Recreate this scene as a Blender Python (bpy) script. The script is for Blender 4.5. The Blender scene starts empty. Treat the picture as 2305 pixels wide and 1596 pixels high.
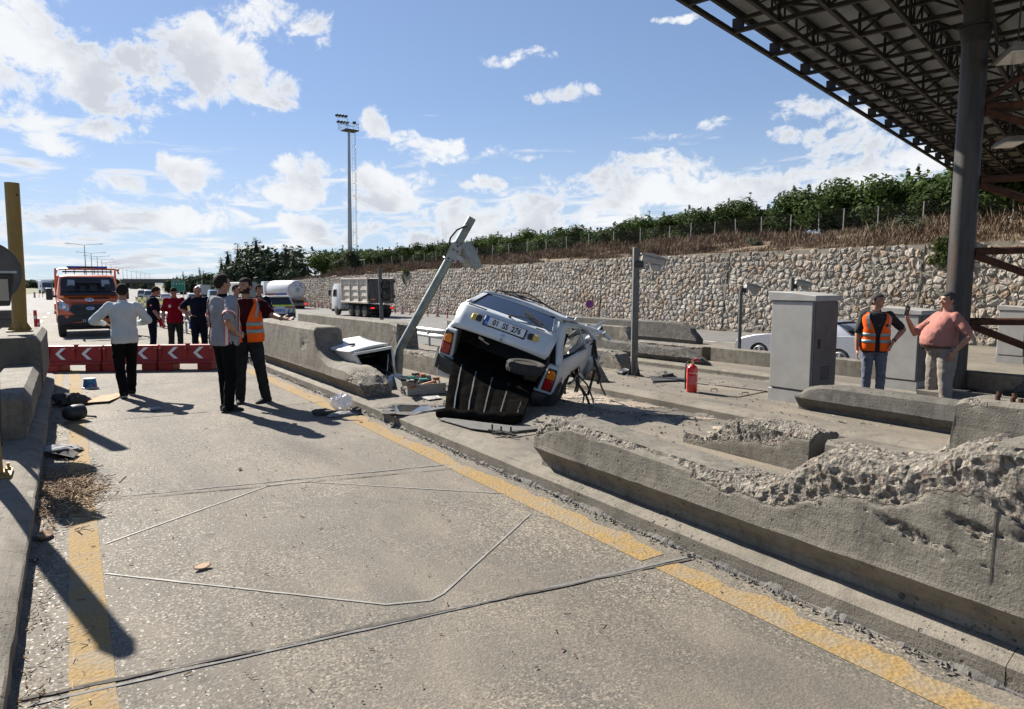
import bpy,bmesh,math,random
import numpy as np
from mathutils import Vector,Matrix,Euler
random.seed(7)
R=math.radians
SC=bpy.context.scene
COL=SC.collection
# ---------------- camera, sky, sun, exposure ----------------
CAMZ=1.7
FPX,CXP,CYP,HZP=1537.0,1152.5,798.0,640.0
PITCH=math.atan((CYP-HZP)/FPX)
YAW=R(32.84)
cd=bpy.data.cameras.new('camera')
cam=bpy.data.objects.new('camera',cd)
COL.objects.link(cam)
cam.location=(0,0,CAMZ)
cam.rotation_euler=(math.pi/2-PITCH,0,-YAW)
cd.lens=24.0
cd.sensor_width=36.0
cd.clip_start=0.05
cd.clip_end=6000
SC.camera=cam
SUN_EL=R(38)
SUN_AZ=R(-13.6)
SUN_DIR=Vector((math.sin(SUN_AZ)*math.cos(SUN_EL),math.cos(SUN_AZ)*math.cos(SUN_EL),math.sin(SUN_EL)))
sd=bpy.data.lights.new('sun','SUN')
sd.energy=5.0
sd.angle=R(0.53)
sd.color=(1.0,0.935,0.84)
sun=bpy.data.objects.new('sun',sd)
COL.objects.link(sun)
sun.rotation_euler=SUN_DIR.to_track_quat('Z','Y').to_euler()
vs=SC.view_settings
SC.display_settings.display_device='sRGB'
vs.view_transform='Standard'
vs.look='None'
vs.exposure=1.2
vs.gamma=1.0
vs.use_curve_mapping=False
SC.cycles.max_bounces=8
SC.cycles.transparent_max_bounces=12
SC.cycles.use_denoising=True
def build_world():
 w=bpy.data.worlds.new('World')
 SC.world=w
 w.use_nodes=True
 nt=w.node_tree
 nt.nodes.clear()
 N=nt.nodes.new
 L=nt.links.new
 def m(op,a,b=None,c=None,clamp=False):
  n=N('ShaderNodeMath');n.operation=op;n.use_clamp=clamp
  for i,v in enumerate((a,b,c)):
   if v is None:continue
   if isinstance(v,(int,float)):n.inputs[i].default_value=v
   else:L(v,n.inputs[i])
  return n.outputs[0]
 def ramp(x,lo,hi,smooth=True):
  n=N('ShaderNodeMapRange');n.clamp=True
  if smooth:n.interpolation_type='SMOOTHSTEP'
  L(x,n.inputs['Value'])
  for k,v in (('From Min',lo),('From Max',hi)):
   if isinstance(v,(int,float)):n.inputs[k].default_value=v
   else:L(v,n.inputs[k])
  return n.outputs[0]
 out=N('ShaderNodeOutputWorld')
 bg=N('ShaderNodeBackground')
 bg.inputs['Strength'].default_value=0.068
 sky=N('ShaderNodeTexSky')
 sky.sky_type='NISHITA'
 sky.sun_disc=False
 sky.sun_elevation=SUN_EL
 sky.sun_rotation=SUN_AZ
 sky.altitude=50
 sky.air_density=1.0
 sky.dust_density=0.15
 sky.ozone_density=1.2
 tc=N('ShaderNodeTexCoord')
 sx=N('ShaderNodeSeparateXYZ')
 L(tc.outputs['Generated'],sx.inputs[0])
 X,Y,Z=sx.outputs
 az=m('ARCTAN2',X,Y)
 el=m('ARCSINE',m('MINIMUM',m('MAXIMUM',Z,-1.0),1.0))
 elp=m('MAXIMUM',el,0.0)
 sc=m('DIVIDE',1.0,m('ADD',elp,0.16))
 cu=N('ShaderNodeCombineXYZ')
 L(m('MULTIPLY',az,m('MULTIPLY',sc,0.28)),cu.inputs[0])
 L(m('MULTIPLY',m('LOGARITHM',m('ADD',elp,0.07),2.718),1.25),cu.inputs[1])
 cu.inputs[2].default_value=3.7
 ca=N('ShaderNodeCombineXYZ')
 L(az,ca.inputs[0]);L(m('MULTIPLY',el,1.25),ca.inputs[1]);ca.inputs[2].default_value=1.3
 def noise(vec,scale,detail,rough,dist=0.0):
  n=N('ShaderNodeTexNoise')
  n.inputs['Scale'].default_value=scale;n.inputs['Detail'].default_value=detail
  n.inputs['Roughness'].default_value=rough;n.inputs['Distortion'].default_value=dist
  L(vec,n.inputs['Vector'])
  return n.outputs[0]
 wn=N('ShaderNodeTexNoise');wn.inputs['Scale'].default_value=9.0;wn.inputs['Detail'].default_value=5
 L(ca.outputs[0],wn.inputs['Vector'])
 wv=N('ShaderNodeVectorMath');wv.operation='MULTIPLY_ADD'
 L(wn.outputs['Color'],wv.inputs[0]);wv.inputs[1].default_value=(0.06,0.06,0.0)
 L(ca.outputs[0],wv.inputs[2])
 sw=N('ShaderNodeSeparateXYZ');L(wv.outputs[0],sw.inputs[0])
 fine=noise(ca.outputs[0],17.0,12.0,0.66,0.35)
 broad=noise(cu.outputs[0],7.0,8.0,0.56,0.2)
 blobs=[(60,90,170,95,1.0),(230,185,190,70,1.0),(40,170,170,60,.9),(470,130,150,70,1.0),(560,190,110,55,.95),(600,50,120,55,.9),(690,55,60,22,.6),
   (40,250,110,45,.85),(190,285,130,28,.8),(120,335,65,24,.7),(960,338,88,34,.95),(1170,130,62,18,.7),(1275,215,70,18,.7),(835,285,45,32,.65),
   (1545,45,55,9,.55),(1820,235,90,24,.62),(1900,270,60,22,.6),(1925,315,95,34,.75),(1810,305,55,22,.55),(1610,275,40,18,.55),(1480,313,55,14,.6),
   (410,385,95,34,.8),(330,415,110,30,.85),(680,390,80,42,.85),(620,440,160,34,.95),(860,400,120,42,.8),(850,450,90,34,.8),(1140,350,55,14,.55),(1090,425,60,18,.6),
   (1450,420,220,70,.9),(1900,420,300,70,.85),(1150,500,260,60,.95),(700,510,110,28,.85),(420,490,200,40,.8),(150,500,230,45,.85),(1650,440,200,60,.8),(2050,360,130,60,.8),(900,530,200,40,.7)]
 acc=None
 su,se=sw.outputs[0],sw.outputs[1]
 for (bx,by,rx,ry,wt) in blobs:
  d=cam_ray(bx,by);d=d/np.linalg.norm(d)
  a0=math.atan2(d[0],d[1]);e0=math.asin(d[2])
  ra=rx/1545.0*math.cos(math.atan((bx-CXP)/1545.0))**1.5/max(0.6,math.cos(e0));re=ry/1545.0*1.25
  da=m('MULTIPLY',m('SUBTRACT',su,a0+0.03),1/ra)
  de=m('MULTIPLY',m('SUBTRACT',se,e0*1.25+0.03),1/re)
  r2=m('ADD',m('MULTIPLY',da,da),m('MULTIPLY',de,de))
  g=m('MULTIPLY',m('SUBTRACT',1.0,r2),wt)
  acc=g if acc is None else m('MAXIMUM',acc,g)
 blob=m('MAXIMUM',acc,-1.2)
 dn=m('ADD',m('MULTIPLY',blob,0.36),m('SUBTRACT',m('MULTIPLY',fine,1.7),0.90))
 low=ramp(el,0.30,0.02)
 field=m('ADD',m('SUBTRACT',m('MULTIPLY',broad,1.75),1.22),m('MULTIPLY',low,0.40))
 dens=m('MAXIMUM',dn,field)
 alpha=ramp(dens,-0.05,0.22)
 gn=noise(ca.outputs[0],7.0,6.0,0.55)
 grey=m('MULTIPLY',ramp(dens,0.05,0.30),ramp(gn,0.40,0.62))
 grey=m('MULTIPLY',grey,0.62)
 mixc=N('ShaderNodeMix');mixc.data_type='RGBA'
 L(grey,mixc.inputs[0])
 mixc.inputs[6].default_value=(5.9,6.05,6.25,1)
 mixc.inputs[7].default_value=(2.9,3.2,3.8,1)
 hz=ramp(el,0.26,-0.02)
 mh=N('ShaderNodeMix');mh.data_type='RGBA'
 L(m('MULTIPLY',hz,0.50),mh.inputs[0]);
 sg=N('ShaderNodeMix');sg.data_type='RGBA';sg.blend_type='MULTIPLY';sg.inputs[0].default_value=1.0
 L(sky.outputs[0],sg.inputs[6]);sg.inputs[7].default_value=SKY_GAIN
 def soft(v,k):
  return m('DIVIDE',v,m('ADD',1.0,m('MULTIPLY',v,1.0/k)))
 s3=N('ShaderNodeSeparateColor');L(sg.outputs[2],s3.inputs[0]);c3=N('ShaderNodeCombineColor')
 for i,k in enumerate((5.2,8.0,15.0)):L(soft(s3.outputs[i],k),c3.inputs[i])
 L(c3.outputs[0],mh.inputs[6]);mh.inputs[7].default_value=(4.6,5.3,6.0,1)
 mx=N('ShaderNodeMix');mx.data_type='RGBA'
 L(alpha,mx.inputs[0]);L(mh.outputs[2],mx.inputs[6]);L(mixc.outputs[2],mx.inputs[7])
 L(mx.outputs[2],bg.inputs['Color'])
 L(bg.outputs[0],out.inputs[0])
SKY_GAIN=(1.05,1.05,1.10,1)
def cam_basis():
 p=PITCH
 f=np.array([math.sin(YAW)*math.cos(p),math.cos(YAW)*math.cos(p),-math.sin(p)])
 r=np.array([math.cos(YAW),-math.sin(YAW),0.0])
 return f,r,np.cross(r,f)
CF,CR,CU=cam_basis()
CP=np.array([0.0,0.0,CAMZ])
def cam_ray(x,y):
 "direction of a photo position (2305 x 1596 grid), unit depth"
 return CF+CR*(x-CXP)/FPX-CU*(y-CYP)/FPX
build_world()
# ---------------- the lie of the land ----------------
def G(X,Y):
 X=np.asarray(X,float);Y=np.asarray(Y,float)
 g=-0.85*np.clip((X-4.5)/14.5,0,1)-0.0075*np.clip(Y-10,0,120)
 return g
def g1(x,y):return float(G(x,y))
def gp(x,y,dz=0.0):
 "where the sight line through a photo position meets the ground (plus dz)"
 d=cam_ray(x,y);lo=0.5;t=0.5;hi=None
 while t<900:
  P=CP+d*t
  if P[2]<g1(P[0],P[1])+dz:hi=t;break
  lo=t;t *= 1.03
 if hi is None:return CP+d*700
 for _ in range(40):
  k=(lo+hi)/2;P=CP+d*k
  if P[2]<g1(P[0],P[1])+dz:hi=k
  else:lo=k
 return CP+d*hi
def at(x,y,dep):return CP+cam_ray(x,y)*dep
def onX(x,y,X):
 d=cam_ray(x,y);return CP+d*(X/d[0])
# ---------------- noise on arrays ----------------
def _h(ix,iy,iz,seed):
 n=(ix*374761393+iy*668265263+iz*2147483647+seed*1274126177) & 0xFFFFFFFF
 n=((n ^ (n >> 13))*1274126177) & 0xFFFFFFFF
 n=((n ^ (n >> 16))*668265263) & 0xFFFFFFFF
 return ((n ^ (n >> 15)) & 0xFFFFFF)/float(0xFFFFFF)
def vnoise(P,scale=1.0,seed=0):
 Q=np.asarray(P,float)*scale+1000.0
 I=np.floor(Q).astype(np.int64);F=Q-I;F=F*F*(3-2*F)
 r=0
 for dx in (0,1):
  for dy in (0,1):
   for dz in (0,1):
    w=(F[...,0] if dx else 1-F[...,0])*(F[...,1] if dy else 1-F[...,1])*(F[...,2] if dz else 1-F[...,2])
    r=r+w*_h(I[...,0]+dx,I[...,1]+dy,I[...,2]+dz,seed)
 return r*2-1
def fbm(P,scale=1.0,oct=4,seed=0,gain=0.5):
 r=0;a=1.0
 for o in range(oct):
  r=r+a*vnoise(P,scale*2**o,seed+o*17);a *= gain
 return r
def cell(P,scale=1.0,seed=0):
 "distance to nearest scattered point (pebbles)"
 Q=np.asarray(P,float)*scale+1000.0
 I=np.floor(Q).astype(np.int64)
 best=np.full(Q.shape[:-1],9.0)
 for dx in (-1,0,1):
  for dy in (-1,0,1):
   for dz in (-1,0,1):
    J=I+np.array([dx,dy,dz])
    px=J[...,0]+_h(J[...,0],J[...,1],J[...,2],seed)
    py=J[...,1]+_h(J[...,0],J[...,1],J[...,2],seed+1)
    pz=J[...,2]+_h(J[...,0],J[...,1],J[...,2],seed+2)
    best=np.minimum(best,(Q[...,0]-px)**2+(Q[...,1]-py)**2+(Q[...,2]-pz)**2)
 return np.sqrt(best)
# ---------------- objects ----------------
def tag(o,label=None,cat=None,group=None,kind=None):
 if label:o['label']=label
 if cat:o['category']=cat
 if group:o['group']=group
 if kind:o['kind']=kind
 return o
def thing(name,label,cat,loc=(0,0,0),rz=0.0,group=None):
 o=bpy.data.objects.new(name,None);COL.objects.link(o)
 o.location=loc;o.rotation_euler=(0,0,rz);o.empty_display_size=0.2
 return tag(o,label,cat,group)
def link(name,me,parent=None):
 o=bpy.data.objects.new(name,me);COL.objects.link(o)
 if parent is not None:o.parent=parent
 return o
def dup(root,loc=None,rz=None,label=None):
 r=root.copy();COL.objects.link(r)
 if loc is not None:r.location=loc
 if rz is not None:r.rotation_euler=(0,0,rz)
 if label:r['label']=label
 for ch in list(root.children):
  c=ch.copy();COL.objects.link(c);c.parent=r
  for g in list(ch.children):
   d=g.copy();COL.objects.link(d);d.parent=c
 return r
def rotm(a,b=None):
 "rotation taking +Z to a"
 return Vector(a).normalized().to_track_quat('Z','Y').to_matrix()
class MB:
 def __init__(s):s.v=[];s.f=[];s.m=[]
 def add(s,vs,fs,mi=0,T=None):
  n=len(s.v)
  if T is not None:vs=[tuple(T @ Vector(q)) for q in vs]
  s.v+=[tuple(q) for q in vs];s.f+=[tuple(i+n for i in f) for f in fs];s.m+=[mi]*len(fs)
  return s
 def box(s,c,d,rz=0.0,mi=0,T=None,tap=1.0):
  x,y,z=d[0]/2,d[1]/2,d[2]/2
  vs=[(-x,-y,-z),(x,-y,-z),(x,y,-z),(-x,y,-z),(-x*tap,-y*tap,z),(x*tap,-y*tap,z),(x*tap,y*tap,z),(-x*tap,y*tap,z)]
  M=Matrix.Translation(c) @ (rz if isinstance(rz,Matrix) else Matrix.Rotation(rz,4,'Z'))
  if T is not None:M=T @ M
  return s.add(vs,[(3,2,1,0),(4,5,6,7),(0,1,5,4),(1,2,6,5),(2,3,7,6),(3,0,4,7)],mi,M)
 def bar(s,p0,p1,w,h=None,mi=0,up=(0,0,1)):
  p0=Vector(p0);p1=Vector(p1);d=p1-p0;L=d.length;d.normalize();h=h or w
  u=Vector(up)
  if abs(d.dot(u))>0.98:u=Vector((1,0,0))
  r=d.cross(u).normalized();u=r.cross(d)
  vs=[]
  for q in (p0,p1):
   for a,b in ((-1,-1),(1,-1),(1,1),(-1,1)):vs.append(q+r*a*w/2+u*b*h/2)
  return s.add(vs,[(0,1,2,3),(7,6,5,4),(0,4,5,1),(1,5,6,2),(2,6,7,3),(3,7,4,0)],mi)
 def cyl(s,p0,p1,r0,r1=None,n=12,mi=0,cap=True):
  return s.tube([p0,p1],[r0,r0 if r1 is None else r1],n,mi,cap)
 def tube(s,pts,r,n=8,mi=0,cap=True,sq=None):
  pts=[Vector(p) for p in pts];k=len(pts)
  rr=r if isinstance(r,(list,tuple)) else [r]*k
  t0=(pts[1]-pts[0]).normalized()
  u=Vector((0,0,1)) if abs(t0.z)<0.9 else Vector((1,0,0))
  rings=[]
  for i,p in enumerate(pts):
   t=(pts[min(i+1,k-1)]-pts[max(i-1,0)]).normalized()
   x=t.cross(u)
   if x.length<1e-6:x=t.orthogonal()
   x.normalize();u=x.cross(t).normalized()
   rings.append([p+x*math.cos(2*math.pi*j/n)*rr[i]+u*math.sin(2*math.pi*j/n)*rr[i]*(sq or 1) for j in range(n)])
  return s.loft(rings,mi,cap)
 def loft(s,rings,mi=0,cap=True,close=True):
  n=len(rings[0]);vs=[q for rg in rings for q in rg];fs=[]
  for i in range(len(rings)-1):
   for j in range(n if close else n-1):
    a=i*n+j;b=i*n+(j+1) % n
    fs.append((a,b,b+n,a+n))
  if cap and close:
   fs.append(tuple(range(n-1,-1,-1)));fs.append(tuple((len(rings)-1)*n+j for j in range(n)))
  return s.add(vs,fs,mi)
 def ell(s,c,r,nu=12,nv=8,mi=0,T=None):
  if isinstance(r,(int,float)):r=(r,r,r)
  vs=[(0,0,-1)];fs=[]
  for i in range(1,nv):
   a=-math.pi/2+math.pi*i/nv
   for j in range(nu):vs.append((math.cos(a)*math.cos(2*math.pi*j/nu),math.cos(a)*math.sin(2*math.pi*j/nu),math.sin(a)))
  vs.append((0,0,1));e=len(vs)-1
  for j in range(nu):
   k=(j+1) % nu
   fs.append((0,1+k,1+j));fs.append((e,e-nu+j,e-nu+k))
   for i in range(nv-2):
    a=1+i*nu
    fs.append((a+j,a+k,a+nu+k,a+nu+j))
  M=Matrix.Translation(c) @ (T.to_4x4() if T is not None else Matrix()) @ Matrix.Diagonal((r[0],r[1],r[2],1))
  return s.add(vs,fs,mi,M)
 def prism(s,poly,a,b,axis='x',mi=0):
  "polygon in the plane across axis, from a to b along it; poly pairs: x->(y,z) y->(x,z) z->(x,y)"
  f={'x':lambda p,w:(w,p[0],p[1]),'y':lambda p,w:(p[0],w,p[1]),'z':lambda p,w:(p[0],p[1],w)}[axis]
  n=len(poly);vs=[f(p,a) for p in poly]+[f(p,b) for p in poly]
  fs=[tuple(range(n-1,-1,-1)),tuple(range(n,2*n))]+[(i,(i+1) % n,(i+1) % n+n,i+n) for i in range(n)]
  return s.add(vs,fs,mi)
 def quad(s,a,b,c,d,mi=0):return s.add([a,b,c,d],[(0,1,2,3)],mi)
 def mesh(s,name,mats,smooth=None,bevel=0.0,seg=1):
  me=bpy.data.meshes.new(name)
  me.from_pydata(s.v,[],s.f)
  if not isinstance(mats,(list,tuple)):mats=[mats]
  for mm in mats:me.materials.append(mm)
  if len(mats)>1:me.polygons.foreach_set('material_index',s.m)
  bm=bmesh.new();bm.from_mesh(me)
  bmesh.ops.recalc_face_normals(bm,faces=bm.faces)
  if bevel>0:
   es=[e for e in bm.edges if len(e.link_faces)==2 and e.calc_face_angle(0)>0.5]
   bmesh.ops.bevel(bm,geom=es,offset=bevel,offset_type='OFFSET',segments=seg,profile=0.6,affect='EDGES',clamp_overlap=True)
  bm.to_mesh(me);bm.free()
  if smooth is not None:
   me.polygons.foreach_set('use_smooth',[True]*len(me.polygons))
   me.set_sharp_from_angle(angle=R(smooth))
  return me
 def build(s,name,mats,parent=None,smooth=None,bevel=0.0,seg=1):
  return link(name,s.mesh(name,mats,smooth,bevel,seg),parent)
def grid_mesh(name,P,mat,attr=None,smooth=True,parent=None,closed=False):
 "P: (n, m, 3) array -> sheet"
 n,m_=P.shape[:2]
 me=bpy.data.meshes.new(name)
 idx=np.arange(n*m_).reshape(n,m_)
 if closed:idx=np.concatenate([idx,idx[:,:1]],1)
 q=np.stack([idx[:-1,:-1],idx[1:,:-1],idx[1:,1:],idx[:-1,1:]],-1).reshape(-1,4)
 me.from_pydata(P.reshape(-1,3).tolist(),[],q.tolist())
 me.materials.append(mat)
 if attr is not None:
  a=me.attributes.new('broken','FLOAT','POINT');a.data.foreach_set('value',attr.reshape(-1).astype(np.float32))
 if smooth:me.polygons.foreach_set('use_smooth',[True]*len(me.polygons))
 return link(name,me,parent)
def sheet_on_ground(name,pts,mat,dz,step=0.5,parent=None):
 "quad strip laid on the ground; pts: list of (left xy, right xy) along the strip"
 vs=[];fs=[]
 for k in range(len(pts)-1):
  (a0,a1),(b0,b1)=pts[k],pts[k+1]
  L=max(math.dist(a0,b0),0.01);n=max(1,int(L/step))
  for i in range(n+(k==len(pts)-2)):
   t=i/n
   for p,q in ((a0,b0),(a1,b1)):
    x=p[0]+(q[0]-p[0])*t;y=p[1]+(q[1]-p[1])*t
    vs.append((x,y,g1(x,y)+dz))
 for i in range(len(vs)//2-1):fs.append((2*i,2*i+1,2*i+3,2*i+2))
 me=bpy.data.meshes.new(name);me.from_pydata(vs,[],fs);me.materials.append(mat)
 bm=bmesh.new();bm.from_mesh(me);bmesh.ops.recalc_face_normals(bm,faces=bm.faces)
 if sum(f.normal.z for f in bm.faces)<0:bmesh.ops.reverse_faces(bm,faces=bm.faces)
 bm.to_mesh(me);bm.free()
 return link(name,me,parent)
def text(s,size,mat,parent,M,name='lettering',depth=0.002,align='CENTER',sx=1.0,bold=0.0):
 cu=bpy.data.curves.new(name,'FONT');cu.body=s;cu.size=size;cu.extrude=depth;cu.align_x=align;cu.align_y='CENTER'
 cu.resolution_u=3;cu.offset=bold
 o=bpy.data.objects.new(name+'_src',cu);COL.objects.link(o)
 dg=bpy.context.evaluated_depsgraph_get();dg.update()
 me=bpy.data.meshes.new_from_object(o.evaluated_get(dg))
 bpy.data.objects.remove(o);bpy.data.curves.remove(cu)
 me.transform(M @ Matrix.Diagonal((sx,1,1,1)))
 me.materials.clear();me.materials.append(mat)
 me.name=name
 return link(name,me,parent)
def plane_m(o,right,up):
 "matrix putting text (x right, y up) at o"
 r=Vector(right).normalized();u=Vector(up);n=r.cross(u).normalized();u=n.cross(r)
 M=Matrix((r,u,n)).transposed().to_4x4();M.translation=Vector(o)
 return M
# ---------------- materials ----------------
def new_mat(name):
 m=bpy.data.materials.new(name);m.use_nodes=True
 nt=m.node_tree;nt.nodes.clear()
 o=nt.nodes.new('ShaderNodeOutputMaterial');b=nt.nodes.new('ShaderNodeBsdfPrincipled')
 nt.links.new(b.outputs[0],o.inputs[0])
 return m,nt,b
def c4(c):return (c[0],c[1],c[2],1.0)
class NB:
 "small node helper"
 def __init__(s,nt):s.nt=nt
 def n(s,t):return s.nt.nodes.new(t)
 def l(s,a,b):s.nt.links.new(a,b)
 def coord(s,kind='Object',scale=(1,1,1)):
  t=s.n('ShaderNodeTexCoord');m=s.n('ShaderNodeMapping');m.inputs['Scale'].default_value=scale
  s.l(t.outputs[kind],m.inputs[0]);return m.outputs[0]
 def geo(s,scale=(1,1,1)):
  t=s.n('ShaderNodeNewGeometry');m=s.n('ShaderNodeMapping');m.inputs['Scale'].default_value=scale
  s.l(t.outputs['Position'],m.inputs[0]);return m.outputs[0]
 def noise(s,vec,scale,detail=4,rough=0.55,dist=0):
  t=s.n('ShaderNodeTexNoise');t.inputs['Scale'].default_value=scale;t.inputs['Detail'].default_value=detail
  t.inputs['Roughness'].default_value=rough;t.inputs['Distortion'].default_value=dist
  s.l(vec,t.inputs['Vector']);return t.outputs[0]
 def vor(s,vec,scale,feat='F1',out='Distance',rnd=1.0):
  t=s.n('ShaderNodeTexVoronoi');t.feature=feat;t.inputs['Scale'].default_value=scale
  t.inputs['Randomness'].default_value=rnd
  s.l(vec,t.inputs['Vector']);return t.outputs[out]
 def ramp(s,v,lo,hi,a=0.0,b=1.0):
  t=s.n('ShaderNodeMapRange');t.clamp=True;s.l(v,t.inputs['Value'])
  t.inputs['From Min'].default_value=lo;t.inputs['From Max'].default_value=hi
  t.inputs['To Min'].default_value=a;t.inputs['To Max'].default_value=b
  return t.outputs[0]
 def mix(s,f,a,b,mode='MIX'):
  t=s.n('ShaderNodeMix');t.data_type='RGBA';t.blend_type=mode
  for sock,v in ((t.inputs[0],f),(t.inputs[6],a),(t.inputs[7],b)):
   if isinstance(v,(int,float)):sock.default_value=v
   elif isinstance(v,tuple):sock.default_value=c4(v)
   else:s.l(v,sock)
  return t.outputs[2]
 def math(s,op,a,b=0.0):
  t=s.n('ShaderNodeMath');t.operation=op
  for i,v in enumerate((a,b)):
   if isinstance(v,(int,float)):t.inputs[i].default_value=v
   else:s.l(v,t.inputs[i])
  return t.outputs[0]
 def bump(s,h,strength=0.5,dist=0.01,prev=None):
  t=s.n('ShaderNodeBump');t.inputs['Strength'].default_value=strength;t.inputs['Distance'].default_value=dist
  s.l(h,t.inputs['Height'])
  if prev is not None:s.l(prev,t.inputs['Normal'])
  return t.outputs[0]
 def attr(s,name):
  t=s.n('ShaderNodeAttribute');t.attribute_name=name;return t.outputs['Fac']
def mat(name,c,c2=None,scale=6.0,rough=0.6,metal=0.0,bump=0.0,bscale=40.0,r2=None,spec=0.5,coat=0.0,lo=0.35,hi=0.65,sheen=0.0,trans=0.0,stretch=(1,1,1)):
 m,nt,b=new_mat(name);k=NB(nt)
 v=k.coord('Object',stretch)
 nz=k.noise(v,scale,6,0.6)
 if c2 is None:c2=tuple(x*0.86 for x in c)
 col=k.mix(k.ramp(nz,lo,hi),c,c2)
 k.l(col,b.inputs['Base Color'])
 if r2 is None:r2=min(1.0,rough+0.12)
 k.l(k.ramp(nz,lo,hi,rough,r2),b.inputs['Roughness'])
 b.inputs['Metallic'].default_value=metal
 b.inputs['Specular IOR Level'].default_value=spec
 if coat:b.inputs['Coat Weight'].default_value=coat;b.inputs['Coat Roughness'].default_value=0.08
 if sheen:b.inputs['Sheen Weight'].default_value=sheen
 if trans:b.inputs['Transmission Weight'].default_value=trans
 if bump:k.l(k.bump(k.noise(v,bscale,5,0.6),bump,0.02),b.inputs['Normal'])
 return m
def emis(name,c,s=1.0):
 m,nt,b=new_mat(name);b.inputs['Base Color'].default_value=c4(c);b.inputs['Emission Color'].default_value=c4(c);b.inputs['Emission Strength'].default_value=s
 return m
def glass(name,c,rough=0.02,alpha=None):
 m,nt,b=new_mat(name)
 b.inputs['Base Color'].default_value=c4(c);b.inputs['Roughness'].default_value=rough
 b.inputs['IOR'].default_value=1.5
 if alpha is not None:b.inputs['Alpha'].default_value=alpha
 b.inputs['Specular IOR Level'].default_value=0.7
 return m
# ---------------- shared materials ----------------
def concrete_mat(name,c1,c2,brk=None,streak=True):
 m,nt,b=new_mat(name);k=NB(nt)
 v=k.geo()
 big=k.noise(v,0.9,5,0.6,0.4)
 med=k.noise(v,6.0,6,0.62)
 fine=k.noise(v,70.0,4,0.7)
 col=k.mix(k.ramp(big,0.35,0.68),c1,c2)
 col=k.mix(k.math('MULTIPLY',k.ramp(med,0.46,0.70),0.7),col,tuple(x*0.62 for x in c2))
 if streak:
  st=k.noise(k.geo((9,9,0.5)),1.6,5,0.6)
  col=k.mix(k.math('MULTIPLY',k.ramp(st,0.52,0.72),0.55),col,tuple(x*0.55 for x in c2))
  st2=k.noise(k.geo((7,7,0.4)),1.1,4,0.6)
  col=k.mix(k.math('MULTIPLY',k.ramp(st2,0.56,0.75),0.4),col,(c1[0]*1.15,c1[1]*1.12,c1[2]*1.05))
 col=k.mix(k.ramp(fine,0.2,0.8,0.0,1.0),k.mix(1.0,col,(0.80,0.80,0.80),'MULTIPLY'),k.mix(1.0,col,(1.18,1.18,1.18),'MULTIPLY'))
 scr=k.noise(k.geo((10,0.7,7)),3.2,6,0.7,0.6)
 col=k.mix(k.math('MULTIPLY',k.ramp(scr,0.56,0.70),0.5),col,tuple(x*0.5 for x in c2))
 col=k.mix(k.math('MULTIPLY',k.ramp(scr,0.42,0.30),0.45),col,tuple(x*1.3 for x in c1))
 pit=k.vor(v,13.0);pit2=k.vor(v,36.0)
 pm=k.math('MAXIMUM',k.ramp(pit,0.11,0.16,1,0),k.math('MULTIPLY',k.ramp(pit2,0.14,0.20,1,0),0.75))
 pm=k.math('MULTIPLY',pm,k.ramp(k.noise(v,1.7,3),0.42,0.62))
 col=k.mix(k.math('MULTIPLY',pm,0.85),col,(0.04,0.037,0.033))
 h=k.math('SUBTRACT',k.math('ADD',k.math('MULTIPLY',med,0.5),k.math('ADD',k.math('MULTIPLY',fine,0.45),k.math('MULTIPLY',scr,0.5))),pm)
 nb=k.bump(h,0.8,0.014)
 if brk:
  a=k.attr('broken')
  cellc=k.vor(v,34.0,'F1','Color');sep=k.n('ShaderNodeSeparateColor');k.l(cellc,sep.inputs[0])
  bc=k.mix(sep.outputs[0],brk[0],brk[1])
  bc=k.mix(k.ramp(k.noise(v,24.0,6,0.75),0.45,0.7),bc,tuple(x*0.42 for x in brk[1]))
  bc=k.mix(k.math('MULTIPLY',k.ramp(sep.outputs[1],0.8,0.9),0.75),bc,(brk[0][0]*1.35,brk[0][1]*1.3,brk[0][2]*1.28))
  bc=k.mix(k.math('MULTIPLY',k.ramp(sep.outputs[2],0.90,0.94),0.4),bc,(0.24,0.16,0.11))
  edge=k.ramp(k.math('ADD',a,k.math('MULTIPLY',k.math('SUBTRACT',k.noise(v,20,5,0.7),0.5),0.9)),0.42,0.56)
  col=k.mix(edge,col,bc)
  nb=k.bump(k.math('MULTIPLY',k.math('ADD',k.vor(v,48.0),k.noise(v,90.0,5,0.7)),edge),0.9,0.02,nb)
 k.l(col,b.inputs['Base Color']);k.l(nb,b.inputs['Normal'])
 b.inputs['Roughness'].default_value=0.85;b.inputs['Specular IOR Level'].default_value=0.3
 return m
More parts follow.
